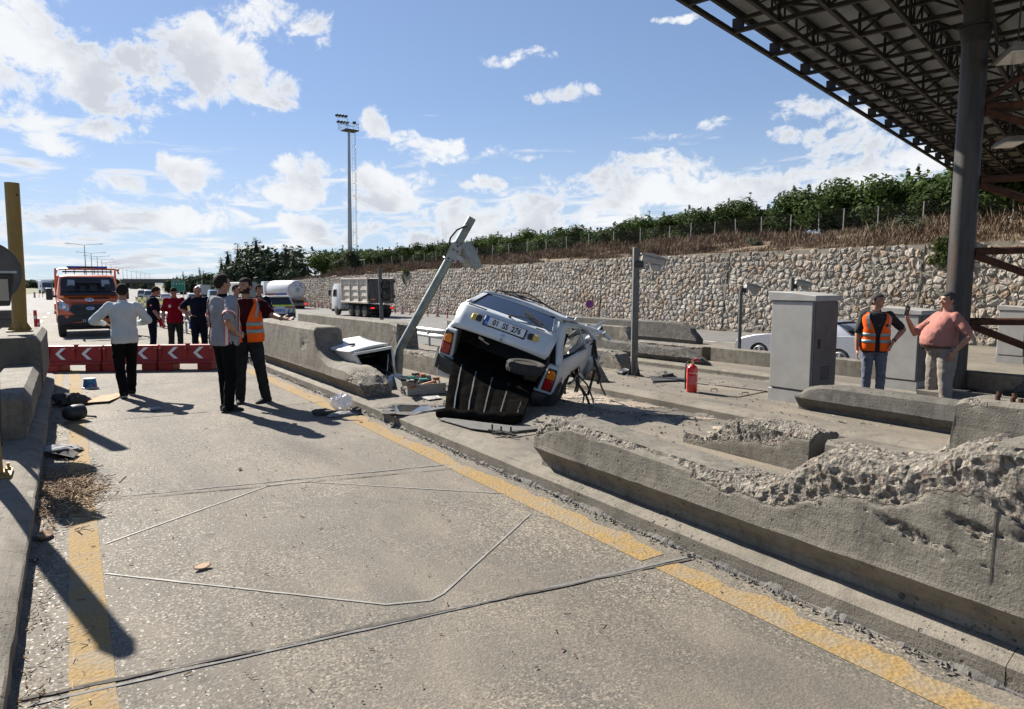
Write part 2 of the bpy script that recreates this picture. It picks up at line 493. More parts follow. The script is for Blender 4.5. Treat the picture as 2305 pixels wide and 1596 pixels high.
def pave_mat(name,ca,cb,dust,crack=True,speck=1.0):
 m,nt,b=new_mat(name);k=NB(nt);v=k.geo()
 big=k.noise(v,0.55,6,0.62,0.8)
 mid=k.noise(k.geo((1.0,0.45,1)),1.7,6,0.65,0.3)
 col=k.mix(k.ramp(big,0.36,0.66),ca,cb)
 col=k.mix(k.ramp(mid,0.42,0.66,0,0.9),col,dust)
 g1_=k.vor(v,95.0,'F1','Color');s1=k.n('ShaderNodeSeparateColor');k.l(g1_,s1.inputs[0])
 worn=k.ramp(k.noise(v,0.9,5,0.6),0.60,0.40,0.12,0.9)
 col=k.mix(k.math('MULTIPLY',k.math('MULTIPLY',k.ramp(s1.outputs[0],0.70,0.76),0.75*speck),worn),col,tuple(min(1,x*1.75) for x in dust))
 col=k.mix(k.math('MULTIPLY',k.math('MULTIPLY',k.ramp(s1.outputs[1],0.66,0.72),0.72*speck),worn),col,tuple(x*0.38 for x in ca))
 fine=k.noise(v,46.0,6,0.75)
 col=k.mix(k.ramp(fine,0.25,0.75),k.mix(1.0,col,(0.72,0.72,0.72),'MULTIPLY'),k.mix(1.0,col,(1.25,1.25,1.25),'MULTIPLY'))
 if speck==1.0:
  sx=k.n('ShaderNodeSeparateXYZ');tg=k.n('ShaderNodeNewGeometry');k.l(tg.outputs['Position'],sx.inputs[0]);wx=k.math('ADD',sx.outputs[0],k.math('MULTIPLY',k.math('SUBTRACT',k.noise(k.geo((.3,.3,1)),1.0,3),.5),.5))
  for xc in (0.75,2.2):
   d=k.math('ABSOLUTE',k.math('SUBTRACT',wx,xc));col=k.mix(k.math('MULTIPLY',k.ramp(d,.45,.08,0,.42),k.ramp(k.noise(k.geo((1,.15,1)),2.0,5),.35,.62)),col,tuple(x*0.62 for x in ca))
 oil=k.noise(k.geo((1.3,0.22,1)),0.9,5,0.6)
 col=k.mix(k.ramp(oil,0.54,0.72,0,0.5),col,tuple(x*0.45 for x in ca))
 spot=k.vor(v,1.9);col=k.mix(k.math('MULTIPLY',k.ramp(spot,0.05,0.09,1,0),k.ramp(k.noise(v,3.0,3),0.5,0.6,0,0.5)),col,tuple(x*0.3 for x in ca))
 if crack:
  cv=k.vor(k.geo((0.55,0.4,1)),0.8,'DISTANCE_TO_EDGE')
  cv=k.math('ADD',cv,k.math('MULTIPLY',k.math('SUBTRACT',k.noise(v,5,6,0.7),0.5),0.05))
  ck=k.math('MULTIPLY',k.ramp(cv,0.0,0.006,1,0),k.ramp(k.noise(v,0.6,3),0.52,0.62))
  col=k.mix(k.math('MULTIPLY',ck,0.7),col,(0.05,0.045,0.04))
 k.l(col,b.inputs['Base Color'])
 hh=k.math('ADD',k.math('MULTIPLY',fine,0.6),k.math('MULTIPLY',k.vor(v,80.0),0.6*speck))
 k.l(k.bump(hh,0.5,0.007),b.inputs['Normal'])
 k.l(k.ramp(s1.outputs[2],0.90,0.97,0.85,0.48),b.inputs['Roughness'])
 b.inputs['Specular IOR Level'].default_value=0.35
 return m
M={}
M['conc']=concrete_mat('cast_concrete',(0.205,0.187,0.153),(0.13,0.117,0.094),((0.285,0.258,0.217),(0.17,0.153,0.127)))
M['conc_grey']=concrete_mat('cast_concrete_grey',(0.148,0.138,0.12),(0.09,0.084,0.074),((0.158,0.15,0.134),(0.076,0.072,0.066)))
M['kerb']=concrete_mat('kerb_concrete',(0.21,0.187,0.151),(0.15,0.134,0.108),streak=False)
M['kerb_dark']=concrete_mat('kerb_foot_mortar',(0.15,0.14,0.125),(0.09,0.085,0.08),streak=False)
M['pave']=pave_mat('lane_concrete',(0.107,0.097,0.081),(0.141,0.127,0.104),(0.188,0.163,0.127))
M['island']=pave_mat('island_concrete',(0.158,0.142,0.115),(0.105,0.095,0.08),(0.215,0.18,0.135),speck=0.5)
M['sand']=pave_mat('spilled_sand',(0.26,0.21,0.165),(0.31,0.255,0.20),(0.36,0.305,0.245),crack=False,speck=0.5)
M['asphalt']=pave_mat('motorway_asphalt',(0.105,0.103,0.10),(0.138,0.133,0.125),(0.17,0.16,0.145),crack=False,speck=0.7)
M['earth']=mat('dry_earth',(0.19,0.135,0.085),(0.13,0.10,0.06),3.0,0.95,bump=0.6,bscale=20)
M['field']=mat('field_green',(0.10,0.11,0.05),(0.15,0.13,0.075),0.02,0.95)
M['sealer']=mat('joint_sealer',(0.17,0.168,0.162),(0.10,0.098,0.093),14,0.75)
M['looptar']=mat('loop_sealant',(0.24,0.23,0.205),(0.17,0.16,0.14),10,0.55)
M['crackdark']=mat('joint_gap',(0.035,0.03,0.028),(0.10,0.09,0.075),30,0.9)
def yellow_mat():
 m,nt,b=new_mat('yellow_road_paint');k=NB(nt);v=k.geo()
 n1=k.noise(v,7.0,7,0.68,0.3);n2=k.noise(v,60.0,4,0.7);n3=k.noise(v,1.1,4)
 col=k.mix(k.ramp(n1,0.3,0.7),(0.34,0.228,0.090),(0.265,0.185,0.088))
 col=k.mix(k.ramp(n2,0.30,0.72),k.mix(1.0,col,(0.66,0.66,0.66),'MULTIPLY'),col)
 wear=k.ramp(k.math('ADD',n1,k.math('MULTIPLY',n3,0.6)),0.74,0.95)
 col=k.mix(k.math('MULTIPLY',wear,0.65),col,(0.23,0.20,0.155))
 k.l(col,b.inputs['Base Color']);b.inputs['Roughness'].default_value=0.85;b.inputs['Specular IOR Level'].default_value=0.2
 k.l(k.bump(k.math('ADD',k.vor(v,45.0),k.noise(v,55.0,5,0.7)),0.45,0.010),b.inputs['Normal'])
 return m
M['yellow']=yellow_mat()
M['yellow_dusty']=mat('yellow_paint_dusty',(0.36,0.25,0.10),(0.25,0.20,0.11),6,0.75,bump=0.4,bscale=60)
M['white_paint']=mat('white_road_paint',(0.72,0.71,0.68),(0.55,0.53,0.48),3,0.7)
M['galv']=mat('galvanised_steel',(0.42,0.44,0.44),(0.27,0.29,0.29),9,0.42,0.75,bump=0.1)
M['steel_dark']=mat('dark_painted_steel',(0.05,0.047,0.044),(0.03,0.028,0.026),5,0.6,0.2)
M['steel_pole']=mat('grey_painted_pole',(0.15,0.145,0.135),(0.10,0.10,0.095),6,0.55,0.3,bump=0.1)
M['pole_green']=mat('galvanised_pole_weathered',(0.24,0.27,0.25),(0.15,0.17,0.16),5,0.5,0.55,bump=0.15)
M['rust']=mat('rusty_steel',(0.115,0.042,0.020),(0.045,0.025,0.017),5,0.8,0.3,bump=0.25)
M['black']=mat('black_rubber',(0.022,0.022,0.022),(0.035,0.034,0.033),9,0.7)
M['blackplastic']=mat('black_plastic',(0.018,0.018,0.019),(0.03,0.03,0.03),9,0.42)
M['white']=mat('white_painted_metal',(0.60,0.61,0.60),(0.52,0.52,0.50),4,0.35)
M['offwhite']=mat('weathered_white_plastic',(0.36,0.36,0.34),(0.25,0.25,0.23),5,0.5)
M['red']=mat('red_plastic',(0.34,0.020,0.012),(0.25,0.02,0.012),4,0.45)
M['redpaint']=mat('red_gloss_paint',(0.60,0.008,0.010),(0.52,0.008,0.010),4,0.22,coat=0.5)
M['chrome']=mat('bright_metal',(0.70,0.70,0.70),(0.6,0.6,0.6),8,0.18,1.0)
M['cabinet']=mat('grey_cabinet_paint',(0.37,0.36,0.335),(0.30,0.292,0.272),3,0.5,0.15,bump=0.05)
M['cablack']=mat('cabinet_seal',(0.03,0.03,0.03),None,9,0.6)
M['cardboard']=mat('cardboard',(0.46,0.32,0.21),(0.38,0.26,0.17),7,0.9,bump=0.2)
M['wood']=mat('weathered_wood',(0.33,0.22,0.13),(0.22,0.14,0.08),12,0.85)
M['cloth_dark']=mat('dark_rag',(0.045,0.043,0.045),(0.08,0.075,0.07),7,0.95,bump=0.5,bscale=20)
M['cloth_grey']=mat('grey_rag',(0.30,0.31,0.32),(0.18,0.18,0.19),7,0.95,bump=0.5,bscale=20)
M['lightglass']=mat('lamp_glass',(0.75,0.76,0.74),(0.6,0.6,0.6),9,0.15)
M['glass_dark']=glass('tinted_window',(0.02,0.022,0.026),0.03)
M['tyre']=mat('tyre_rubber',(0.028,0.027,0.026),(0.05,0.047,0.043),7,0.85,bump=0.2)
M['alloy']=mat('alloy_wheel',(0.62,0.63,0.64),(0.5,0.5,0.5),6,0.3,0.8)
M['blue']=mat('blue_plastic',(0.02,0.10,0.55),(0.02,0.08,0.45),5,0.35)
M['amber']=mat('amber_lens',(0.75,0.23,0.015),(0.6,0.16,0.01),40,0.2,coat=0.6)
M['redlens']=mat('red_lens',(0.42,0.008,0.008),(0.26,0.006,0.006),40,0.18,coat=0.6)
M['black_ink']=mat('black_lettering',(0.012,0.012,0.012),None,5,0.5)
M['white_ink']=mat('white_lettering',(0.80,0.80,0.80),(0.72,0.72,0.72),5,0.5)
# ---------------- ground, roads, markings ----------------
def ground_sheet(name,xs,ys,m,dz,bend=None):
 xs=sorted(set(xs) | {x for x in (4.5,19.0) if xs[0]<x<xs[-1]});ys=sorted(set(ys) | {y for y in (10.0,130.0) if ys[0]<y<ys[-1]})
 P=np.array([[(x,y,g1(x,y)+dz) for x in xs] for y in ys])
 if bend is not None:P[...,0]+=bend(P[...,1])
 o=grid_mesh(name,np.swapaxes(P,0,1),m,smooth=False)
 return tag(o,kind='structure')
ground_sheet('ground',[-2500,-300,-40,60,400,2500],[-200,-20,400,1200,5000],M['field'],-0.06)
ground_sheet('plaza_pavement',[-45,-10,3,34],[-25,0,130],M['pave'],0.0)
bend=lambda y:np.clip(y-120,0,None)*0.075
ground_sheet('motorway',[-16,30],[58,90,120,160,220,300,450,700,1200,2500],M['asphalt'],0.008,bend)
ground_sheet('asphalt_lanes',[9.6,31],[20,40,58],M['asphalt'],0.008)
def strip(name,p,q,w0,w1,m,dz,ragged=0.0,side=0,step=0.06,kind='structure'):
 "painted line between two ground points; ragged: chipped edge on one or both sides"
 p=np.array(p,float);q=np.array(q,float);L=np.linalg.norm(q-p);n=max(2,int(L/step));d=(q-p)/L;nr=np.array([d[1],-d[0]])
 t=np.linspace(0,1,n+1);c=p+np.outer(t,q-p);w=w0+(w1-w0)*t
 s=t*L
 Q=np.stack([s*1.0,s*0+p[0],s*0+p[1]],-1)
 ra=fbm(Q,6.0,5,11,0.62)*ragged;rb=fbm(Q,5.0,5,29,0.62)*ragged
 a=c-nr*(w/2+(ra if side in (-1,0) else 0))[:,None];b=c+nr*(w/2+(rb if side in (1,0) else 0))[:,None]
 P=np.stack([a,(a+b)/2,b],1);Z=G(P[...,0],P[...,1])+dz
 o=grid_mesh(name,np.concatenate([P,Z[...,None]],-1),m,smooth=False)
 bm=bmesh.new();bm.from_mesh(o.data);bmesh.ops.recalc_face_normals(bm,faces=bm.faces)
 if sum(f.normal.z for f in bm.faces)<0:bmesh.ops.reverse_faces(bm,faces=bm.faces)
 bm.to_mesh(o.data);bm.free()
 return tag(o,kind=kind)
strip('yellow_line',(-0.01,-2),(-0.01,16.6),0.17,0.17,M['yellow'],0.003,0.003,0)
strip('yellow_line',(2.97,2.98),(2.97,14.6),0.20,0.22,M['yellow'],0.003,0.05,1)
strip('yellow_line',(2.97,-1.6),(2.97,2.86),0.20,0.20,M['yellow'],0.003,0.05,1)
strip('yellow_line',(3.0,17.0),(3.9,30),0.22,0.2,M['yellow_dusty'],0.0105,0.05,0)
strip('yellow_line',(-0.25,13.6),(-0.25,17),0.12,0.12,M['yellow'],0.003,0.02,0)
def gxy(x,y):p=gp(x,y);return (p[0],p[1])
# expansion joints across the lane
strip('expansion_joint',gxy(60,1590),gxy(1560,1252),0.016,0.026,M['sealer'],0.0045,0.004)
strip('expansion_joint',(-0.30,3.32),(3.15,2.83),0.018,0.018,M['crackdark'],0.006,0.010,step=0.03)
strip('expansion_joint',gxy(150,1130),gxy(1010,1046),0.012,0.02,M['sealer'],0.0045,0.012)
strip('expansion_joint',gxy(110,1140),gxy(1020,1056),0.012,0.012,M['crackdark'],0.006,0.010,step=0.03)
strip('expansion_joint',(-0.28,9.85),(3.2,9.7),0.014,0.014,M['crackdark'],0.006,0.010,step=0.04)
strip('expansion_joint',(-0.28,13.3),(3.2,13.1),0.016,0.016,M['crackdark'],0.006,0.010,step=0.04)
strip('expansion_joint',gxy(1400,943),gxy(1640,905),0.02,0.02,M['crackdark'],0.006,0.012,step=0.04)
strip('expansion_joint',gxy(1180,985),gxy(1560,950),0.02,0.02,M['crackdark'],0.006,0.012,step=0.04)
# sealed saw cuts of the vehicle detection loop
LP=[(237,1225),(610,1092),(690,1085),(1140,1112)]
for (a,b) in ((LP[0],LP[1]),(LP[1],LP[2]),(LP[2],LP[3]),((1195,1157),(1000,1335)),((1000,1335),(970,1352)),((970,1352),(870,1362)),((870,1362),(580,1330)),((580,1330),(235,1292))):
 strip('loop_saw_cut',gxy(*a),gxy(*b),0.015,0.015,M['looptar'],0.0045,0.003,step=0.05)
# lane markings of the plaza beyond
for y0 in (26,31,36.5,42,49,58):
 strip('lane_dash',(-1.35,y0),(-1.35,y0+2.4),0.16,0.16,M['white_paint'],0.016,0.012,step=0.2)
for k in range(9):strip('plaza_joint',(-22,21+k*5.5),(3.2,20.5+k*5.5),0.05,0.05,M['crackdark'],0.016,0.02,step=0.3)
for (xa,ya,xb,yb) in ((14.5,30,13.6,62),(18.6,26,17.6,62),(24.8,20,22.4,62)):
 for t in np.linspace(0,0.9,6):
  x0=xa+(xb-xa)*t;y0=ya+(yb-ya)*t
  strip('lane_dash',(x0,y0),(x0+(xb-xa)*.07,y0+(yb-ya)*.07),0.15,0.15,M['white_paint'],0.020,0.01,step=0.3)
# ---------------- toll islands: kerb stones and their paving ----------------
def island(name,xa,xb,ya,yb,chamf=0.075,h=0.15,stone=3.4,left=True,right=True):
 rt=bpy.data.objects.new(name,None);COL.objects.link(rt);rt['kind']='structure'
 for side,X in ((1,xa),(-1,xb)):
  if (side==1 and not left) or (side==-1 and not right):continue
  y=ya;i=0
  while y<yb-0.05:
   y2=min(yb,y+stone*(0.8+0.4*random.random()));n=max(2,int((y2-y)/0.10))
   s=np.linspace(y+0.0015,y2-0.0015,n+1)
   prof=[(0.012,-0.06),(0.0,-0.02),(0.0,0.03),(0.0,h*0.66),(0.012,h*0.74),(chamf,h-0.008),(chamf+0.03,h),(0.20,h+0.004),(0.30,h+0.004),(0.30,-0.06)]
   P=np.zeros((n+1,len(prof),3))
   for j,(o,z) in enumerate(prof):
    P[:,j,0]=X+side*o;P[:,j,1]=s;P[:,j,2]=z
   nz=fbm(P,7.0,4,3)[...,None];edge=np.array([0,.4,.7,1,1.6,1.2,.7,.2,.1,0])
   P[...,0]-=side*0.005*nz[...,0]*edge
   chip=np.clip(vnoise(P,4.1,41)-0.70,0,1)*edge
   P[...,2]-=chip*0.05;P[...,0]+=side*chip*0.06
   P[...,2]+=G(X,s)[:,None]
   o=grid_mesh('kerb_stone',P,M['kerb'],parent=rt)
   me=o.data;bm=bmesh.new();bm.from_mesh(me)
   bmesh.ops.holes_fill(bm,edges=[e for e in bm.edges if e.is_boundary],sides=0)
   bmesh.ops.recalc_face_normals(bm,faces=bm.faces);bm.to_mesh(me);bm.free();me.set_sharp_from_angle(angle=R(28))
   y=y2;i+=1
  n=int((yb-ya)/0.018);s=np.linspace(ya,yb,n);P=np.zeros((n,4,3))
  Q=np.stack([s,s*0+X,s*0],-1);r=np.clip(fbm(Q,7.0,6,5,0.65)*.8+0.30,0.0,1)
  for j,(o,z) in enumerate(((-0.06,0.0),(-0.04,0.008),(-0.016,0.022),(0.004,0.034))):
   P[:,j,0]=X+side*o*(0.2+r*0.55)*(1 if j<3 else 0)+(side*0.004 if j==3 else 0);P[:,j,1]=s;P[:,j,2]=z*(0.25+r*0.9)+(0.002 if j else -0.01)
  P[:,1:3,2]+=np.abs(fbm(P[:,1:3],60.0,3,9))*0.006
  P[...,2]+=G(X,s)[:,None]
  o=grid_mesh('mortar_fillet',P,M['kerb_dark'],parent=rt,smooth=False)
 nx=8;ny=max(2,int((yb-ya)/0.5))
 XX=np.linspace(xa+(0.3 if left else 0),xb-(0.3 if right else 0),nx);YY=np.linspace(ya,yb,ny)
 P=np.array([[(x,y,g1(x,y)+h+0.002) for y in YY] for x in XX])
 grid_mesh('island_paving',P,M['island'],parent=rt,smooth=False)
 return rt
island('toll_island',3.22,5.95,-2.0,19.6)
island('toll_island',7.55,11.3,-2.0,20.0)
island('toll_island',13.4,16.2,-2.0,20.0)
island('toll_island',19.8-0.0+1.4,23.6,-2.0,20.0)
island('toll_island',-2.4,-0.30,-2.0,14.0,chamf=0.10,h=0.17)
# ---------------- far land ----------------
def hills():
 n=90;vs=[];fs=[]
 az=np.linspace(R(-60),R(100),n)
 hh=26+16*fbm(np.stack([az*9,az*0,az*0],-1),1.0,5,77)+np.clip(1-((az-R(4))/R(9))**2,0,1)*10
 for a,h in zip(az,hh):
  for rr,z in ((3300,-3),(3400,max(6,h)),(3800,-3)):vs.append((math.sin(a)*rr,math.cos(a)*rr,z))
 for i in range(n-1):
  for j in (0,1):fs.append((3*i+j,3*i+3+j,3*i+4+j,3*i+1+j))
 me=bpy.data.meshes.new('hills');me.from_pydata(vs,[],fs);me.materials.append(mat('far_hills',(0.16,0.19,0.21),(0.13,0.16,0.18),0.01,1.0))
 tag(link('hills',me),kind='structure')
hills()
# ---------------- cast concrete barriers ----------------
def barrier(name_label,X,side,y0,y1,top,w=0.40,res=0.04,pres=0.05,rough=None,mt='conc',end0='flat',end1='flat',kerb=True,seed=1,group='concrete barriers on the toll islands',profile=None,lift=0.0,path=None):
 """side=+1: lane face looks to -X. top: list of (y, height) from road level. rough: f(y, z, off) -> 0..1 broken surface."""
 ty=[a for a,b in top];th=[b for a,b in top]
 n=max(3,int(abs(y1-y0)/res)+1);Y=np.linspace(y0,y1,n);H=np.interp(Y,ty,th)
 base=0.145
 def prof(h):
  q=[(0.10,base),(0.105,0.20),(0.0,0.325),(0.004,0.35),(0.024,max(0.36,h-0.05)),(0.07,h),(w-0.07,h),(w-0.02,h-0.05),(w-0.01,base)] if profile is None else profile(h,w,base)
  out=[]
  for (a,b) in zip(q[:-1],q[1:]):
   d=math.dist(a,b);k=max(1,int(round(d/pres)))
   out.append((a,b,k))
  return q,out
 q0,seg0=prof(max(th))
 ks=[s[2] for s in seg0]
 P=np.zeros((n,sum(ks)+1,3));rel=np.zeros((n,sum(ks)+1))
 OFF=np.zeros(P.shape[:2])
 for i,h in enumerate(H):
  q,_=prof(h);j=0
  for (a,b),k in zip(zip(q[:-1],q[1:]),ks):
   for t in range(k):
    f=t/k;OFF[i,j]=a[0]+(b[0]-a[0])*f;P[i,j,2]=a[1]+(b[1]-a[1])*f;j+=1
  OFF[i,j]=q[-1][0];P[i,j,2]=q[-1][1]
 P[...,0]=X+side*OFF;P[...,1]=Y[:,None]
 br=np.zeros(P.shape[:2])
 if rough is not None:
  br=np.clip(rough(P[...,1],P[...,2],OFF,H[:,None]),0,1)
 def cap(row,brow,s,kind):
  c=row.mean(0);c[2]=(row[:,2].max()+row[:,2].min())/2;rings=[];K=7
  for t in np.linspace(1,0.0,K)[1:]:
   r=c+(row-c)*t;b=np.full(len(row),1.0 if kind=='broken' else 0.0)
   if kind=='round':r[:,1]+=s*0.10*math.sqrt(max(0,1-t*t))
   if kind=='broken':r[:,1]+=s*0.03
   rings.append((r,b))
  return rings
 A=cap(P[0],br[0],-1,end0);B=cap(P[-1],br[-1],1,end1)
 if end0=='broken':br[0]=1
 if end1=='broken':br[-1]=1
 P=np.concatenate([np.stack([r for r,_ in A][::-1]),P,np.stack([r for r,_ in B])],0)
 br=np.concatenate([np.stack([b for _,b in A][::-1]),br,np.stack([b for _,b in B])],0)
 smooth_n=fbm(P,5.0,4,seed)[...,None]*np.array([0.004,0.004,0.004])
 low=np.clip((P[...,2]-base-0.03)/0.12,0,1)
 peb=np.sqrt(np.clip(1-(cell(P,62.0,seed)/0.62)**2,0,1))
 peb2=np.sqrt(np.clip(1-(cell(P,38.0,seed+5)/0.55)**2,0,1))
 dz=fbm(P,4.0,5,seed+2,0.6);dx=fbm(P,4.5,5,seed+3,0.6);dy=fbm(P,4.5,5,seed+4,0.6)
 fa=1.7*cell(P,21.0,seed+9)+.8*cell(P,50.0,seed+11)-1.3;P=P+smooth_n
 P[...,0]+=br*low*(0.011*dx+side*0.012-side*(0.002*peb+0.013*fa))
 P[...,1]+=br*low*0.020*dy
 P[...,2]+=br*low*(0.019*dz-0.012+0.002*peb+0.011*fa)
 P[...,2]=np.maximum(P[...,2],base-0.005)
 P[...,2]+=G(P[...,0],P[...,1])+lift
 if path is not None:P=path(P)
 o=grid_mesh('concrete_barrier',P,M[mt],br,closed=True)
 me=o.data;bm=bmesh.new();bm.from_mesh(me);bmesh.ops.remove_doubles(bm,verts=bm.verts,dist=1e-5)
 bmesh.ops.recalc_face_normals(bm,faces=bm.faces);bm.to_mesh(me);bm.free()
 me.set_sharp_from_angle(angle=R(27))
 tag(o,name_label,'barrier',group)
 return o
def holes(root_pts,parent=None):
 "formwork tie holes: dark recessed plugs set in the face"
 pass
def below(line,soft=0.05,noise=0.06,seed=3):
 def f(y,z,off,H):
  Q=np.stack([y,z,off],-1)
  return np.clip((z-np.interp(y,[a for a,b in line],[b for a,b in line])+fbm(Q,3.5,5,seed,0.6)*noise)/soft+0.5,0,1)
 return f
# near barrier along the right of the lane
def near_rough(y,z,off,H):
 Q=np.stack([y,z,off*2],-1)
 line=np.interp(y,[-2,1.0,1.3,1.9,2.3,2.7,3.1,3.6,4.2,4.55,4.8],[.86,.86,.83,.66,.50,.45,.53,.56,.57,.47,.34])
 r=(z-line+fbm(Q,3.0,5,3,0.6)*np.where(y>2.75,.032,.06))/0.05+0.5
 edge_only=np.where((y>2.75) & (off>0.075),-1.0,1.0)
 r=np.where(edge_only<0,np.minimum(r,(y-4.3)/0.15),r)
 r=np.where((y<1.30) & (off>0.06),0.0,r)
 sc=(fbm(np.stack([y*0.9+z*1.6,z*5-y*1.4,off],-1),2.2,5,91,0.6)-0.42)*3.0
 r=np.maximum(r,np.where((z>.45) & (z<.82) & (y<2.1),sc,0))
 return r
NB1=barrier('long broken concrete barrier along the lane, gravelly chipped top and stepped end, nearest the camera',3.24,1,-1.6,4.70,
  [(-1.6,1.04),(1.0,1.04),(1.36,1.02),(1.50,.94),(1.66,.86),(1.90,.835),(2.12,.81),(2.28,.70),(2.42,.57),(2.6,.545),(3.4,.57),(4.5,.61),(4.72,.52)],0.42,0.013,0.015,near_rough,end1='broken',seed=5)
# far barrier on the same island edge: low broken end, curved step up to a tall part
def curve(y_lo,y_hi,lo,hi,flip=False):
 pts=[]
 for t in np.linspace(0,1,9):
  pts.append((y_lo+(y_hi-y_lo)*t,lo+(hi-lo)*(1-math.sqrt(max(0,1-t**2))) if t<1 else hi))
 return pts
def far_rough(y,z,off,H):
 Q=np.stack([y,z,off],-1)
 a=(9.42-y+(z-.3)*-0.2+fbm(Q,4,4,7)*0.12)/0.08
 b=(fbm(np.stack([y,z*2,off],-1),2.0,5,13)-0.25)*2.5*np.exp(-((y-11.6)/0.35)**2)*(z>0.55)
 return np.maximum(a,b)
barrier('curved concrete barrier stepping down to a smashed gravelly end beside the open cabinet',3.24,1,8.9,14.7,
  [(8.9,.34),(9.05,.43),(9.3,.48),(9.5,.50)]+curve(10.2,10.95,.50,1.02)+[(14.7,1.03)],0.50,0.03,0.035,far_rough,end0='broken',seed=9)
def right_rough(y,z,off,H):
 Q=np.stack([y,z,off],-1)
 return np.maximum((12.75-y+fbm(Q,4,4,17)*0.15)/0.1*(z>.45),(10.25-y+(z-0.2)*0.9+fbm(Q,4,4,7)*0.15)/0.1)
def face_up(h,w,base):return [(0.0,base-0.01),(0.0,0.3),(0.01,h-0.035),(0.045,h),(w-0.045,h),(w,h-0.035),(w,base-0.01)]
barrier('stepped concrete barrier with a charred broken corner behind the open cabinet and leaning pole',5.35,1,9.7,19.4,
  [(9.7,.25),(9.95,.40),(10.2,.52),(12.2,.53),(12.45,.56),(12.5,.98),(12.9,1.02),(19.4,1.04)],0.45,0.05,0.05,right_rough,end0='broken',seed=15,profile=face_up)
def blk_rough(y,z,off,H):
 Q=np.stack([y,z,off],-1)
 return (z-np.interp(y,[3.3,3.55,4.6],[.50,.40,.16])+fbm(Q,4,4,27)*0.05)/0.05
barrier('short broken-off concrete block with a slanting gravelly top, behind the long barrier',5.12,1,3.36,4.75,
  [(3.36,.55),(3.9,.555),(4.15,.53),(4.45,.34),(4.75,.19)],0.42,0.02,0.025,blk_rough,seed=21,end0='flat',end1='broken',profile=face_up,lift=-0.03)
def bolt_rough(y,z,off,H):
 Q=np.stack([y,z,off],-1)
 return np.maximum((fbm(Q,3,5,31)-0.30)*2.6*((y>1.9) & (off<0.15) & (z>.5)),0)
BB=barrier('concrete barrier with rusty bolt stubs on its raised end and a low curved wing',5.12,1,-1.5,3.22,
  [(-1.5,1.0),(2.20,1.0),(2.26,.97),(2.28,.75)]+[(2.30+(1-math.cos(t))*0.42,.50+0.22*(1-math.sin(t))) for t in np.linspace(0.05,1.5,6)]+[(3.22,.50)],0.46,0.03,0.03,bolt_rough,seed=33,end1='flat',profile=face_up,lift=-0.03)
# barriers on the second island
barrier('dark stained low concrete barrier with a rounded nose, in front of the two men',8.75,1,-1.5,6.0,
  [(-1.5,.56),(5.3,.56),(5.62,.545),(5.8,.50),(5.93,.42),(6.0,.30)],0.46,0.05,0.035,lambda y,z,o,H:(fbm(np.stack([y*.6,z*3,o*3],-1),3,4,51)-0.45)*2*(z>.42),mt='conc_grey',seed=41)
barrier('low concrete barrier edging the back of the second island, foot of the steel column',10.95,-1,-1.5,5.2,
  [(-1.5,.52),(5.2,.52)],0.40,0.08,0.06,None,seed=43,profile=face_up)
def b2(y,z,off,H):
 Q=np.stack([y,z,off],-1);return (9.85-y+(z-.3)*0.5+fbm(Q,4,4,61)*0.15)/0.1
barrier('scorched stub of barrier broken off right behind the wrecked car',7.72,1,9.35,12.6,[(9.35,.20),(9.65,.50),(9.9,.58),(12.6,.58)],0.44,0.05,0.05,b2,end0='broken',mt='conc',seed=63)
barrier('low concrete barrier with a dark broken end behind the camera pole',10.6,-1,11.3,19.6,[(11.3,.30),(11.5,.52),(11.7,.56),(15.4,.56),(15.6,.95),(19.6,.98)],0.44,0.05,0.05,
  lambda y,z,o,H:(11.62-y+(z-.2)*0.5+fbm(np.stack([y,z,o],-1),4,4,71)*0.12)/0.1,end0='broken',seed=65,profile=face_up)
def c_rough(y,z,off,H):
 Q=np.stack([y,z*1.4,off],-1)
 return (np.interp(y,[12,16,17,19],[0.9,.45,.25,-.4])+0.4*fbm(Q,1.4,5,81,.6)+(z-.55)*0.9)
barrier('long scraped and gouged concrete barrier with a curved step on the third island',13.6,1,12.1,24.0,[(12.1,.22),(12.4,.40),(12.8,.56),(15.6,.60)]+curve(15.7,16.5,.62,1.04)+[(24,1.06)],0.46,0.05,0.05,c_rough,end0='broken',mt='conc_grey',seed=83)
barrier('concrete barrier with a snapped tall end on the far side of the third island',16.0,-1,13.8,26.0,[(13.8,.56),(16.9,.57),(17.0,.80),(17.3,1.0),(26,1.06)],0.44,0.06,0.06,
  lambda y,z,o,H:(17.35-y+fbm(np.stack([y,z,o],-1),3,4,87)*0.2)/0.1*(z>.5),mt='conc',seed=85,profile=face_up)
barrier('plain low barrier in front of the silver car',16.05,-1,4.0,13.5,[(4,.57),(13.5,.57)],0.44,0.1,0.07,None,seed=88,profile=face_up)
barrier('rearmost concrete barrier with scorch marks, near the stone wall',21.6,1,19.5,34,[(19.5,.4),(19.9,.8),(20.4,1.03),(34,1.06)],0.46,0.08,0.06,lambda y,z,o,H:(21.2-y+fbm(np.stack([y,z,o],-1),2,4,89)*0.6)/0.4*(z>.3),end0='broken',mt='conc_grey',seed=90)
barrier('low broken barrier with a sloping end by the column brace',16.6-1.9,1,-0.5,7.9-2.2,[(-0.5,.60),(5.35,.60),(5.6,.30),(5.7,.2)],0.46,0.06,0.05,lambda y,z,o,H:(y-5.3)/0.1,mt='conc_grey',end1='broken',seed=92)
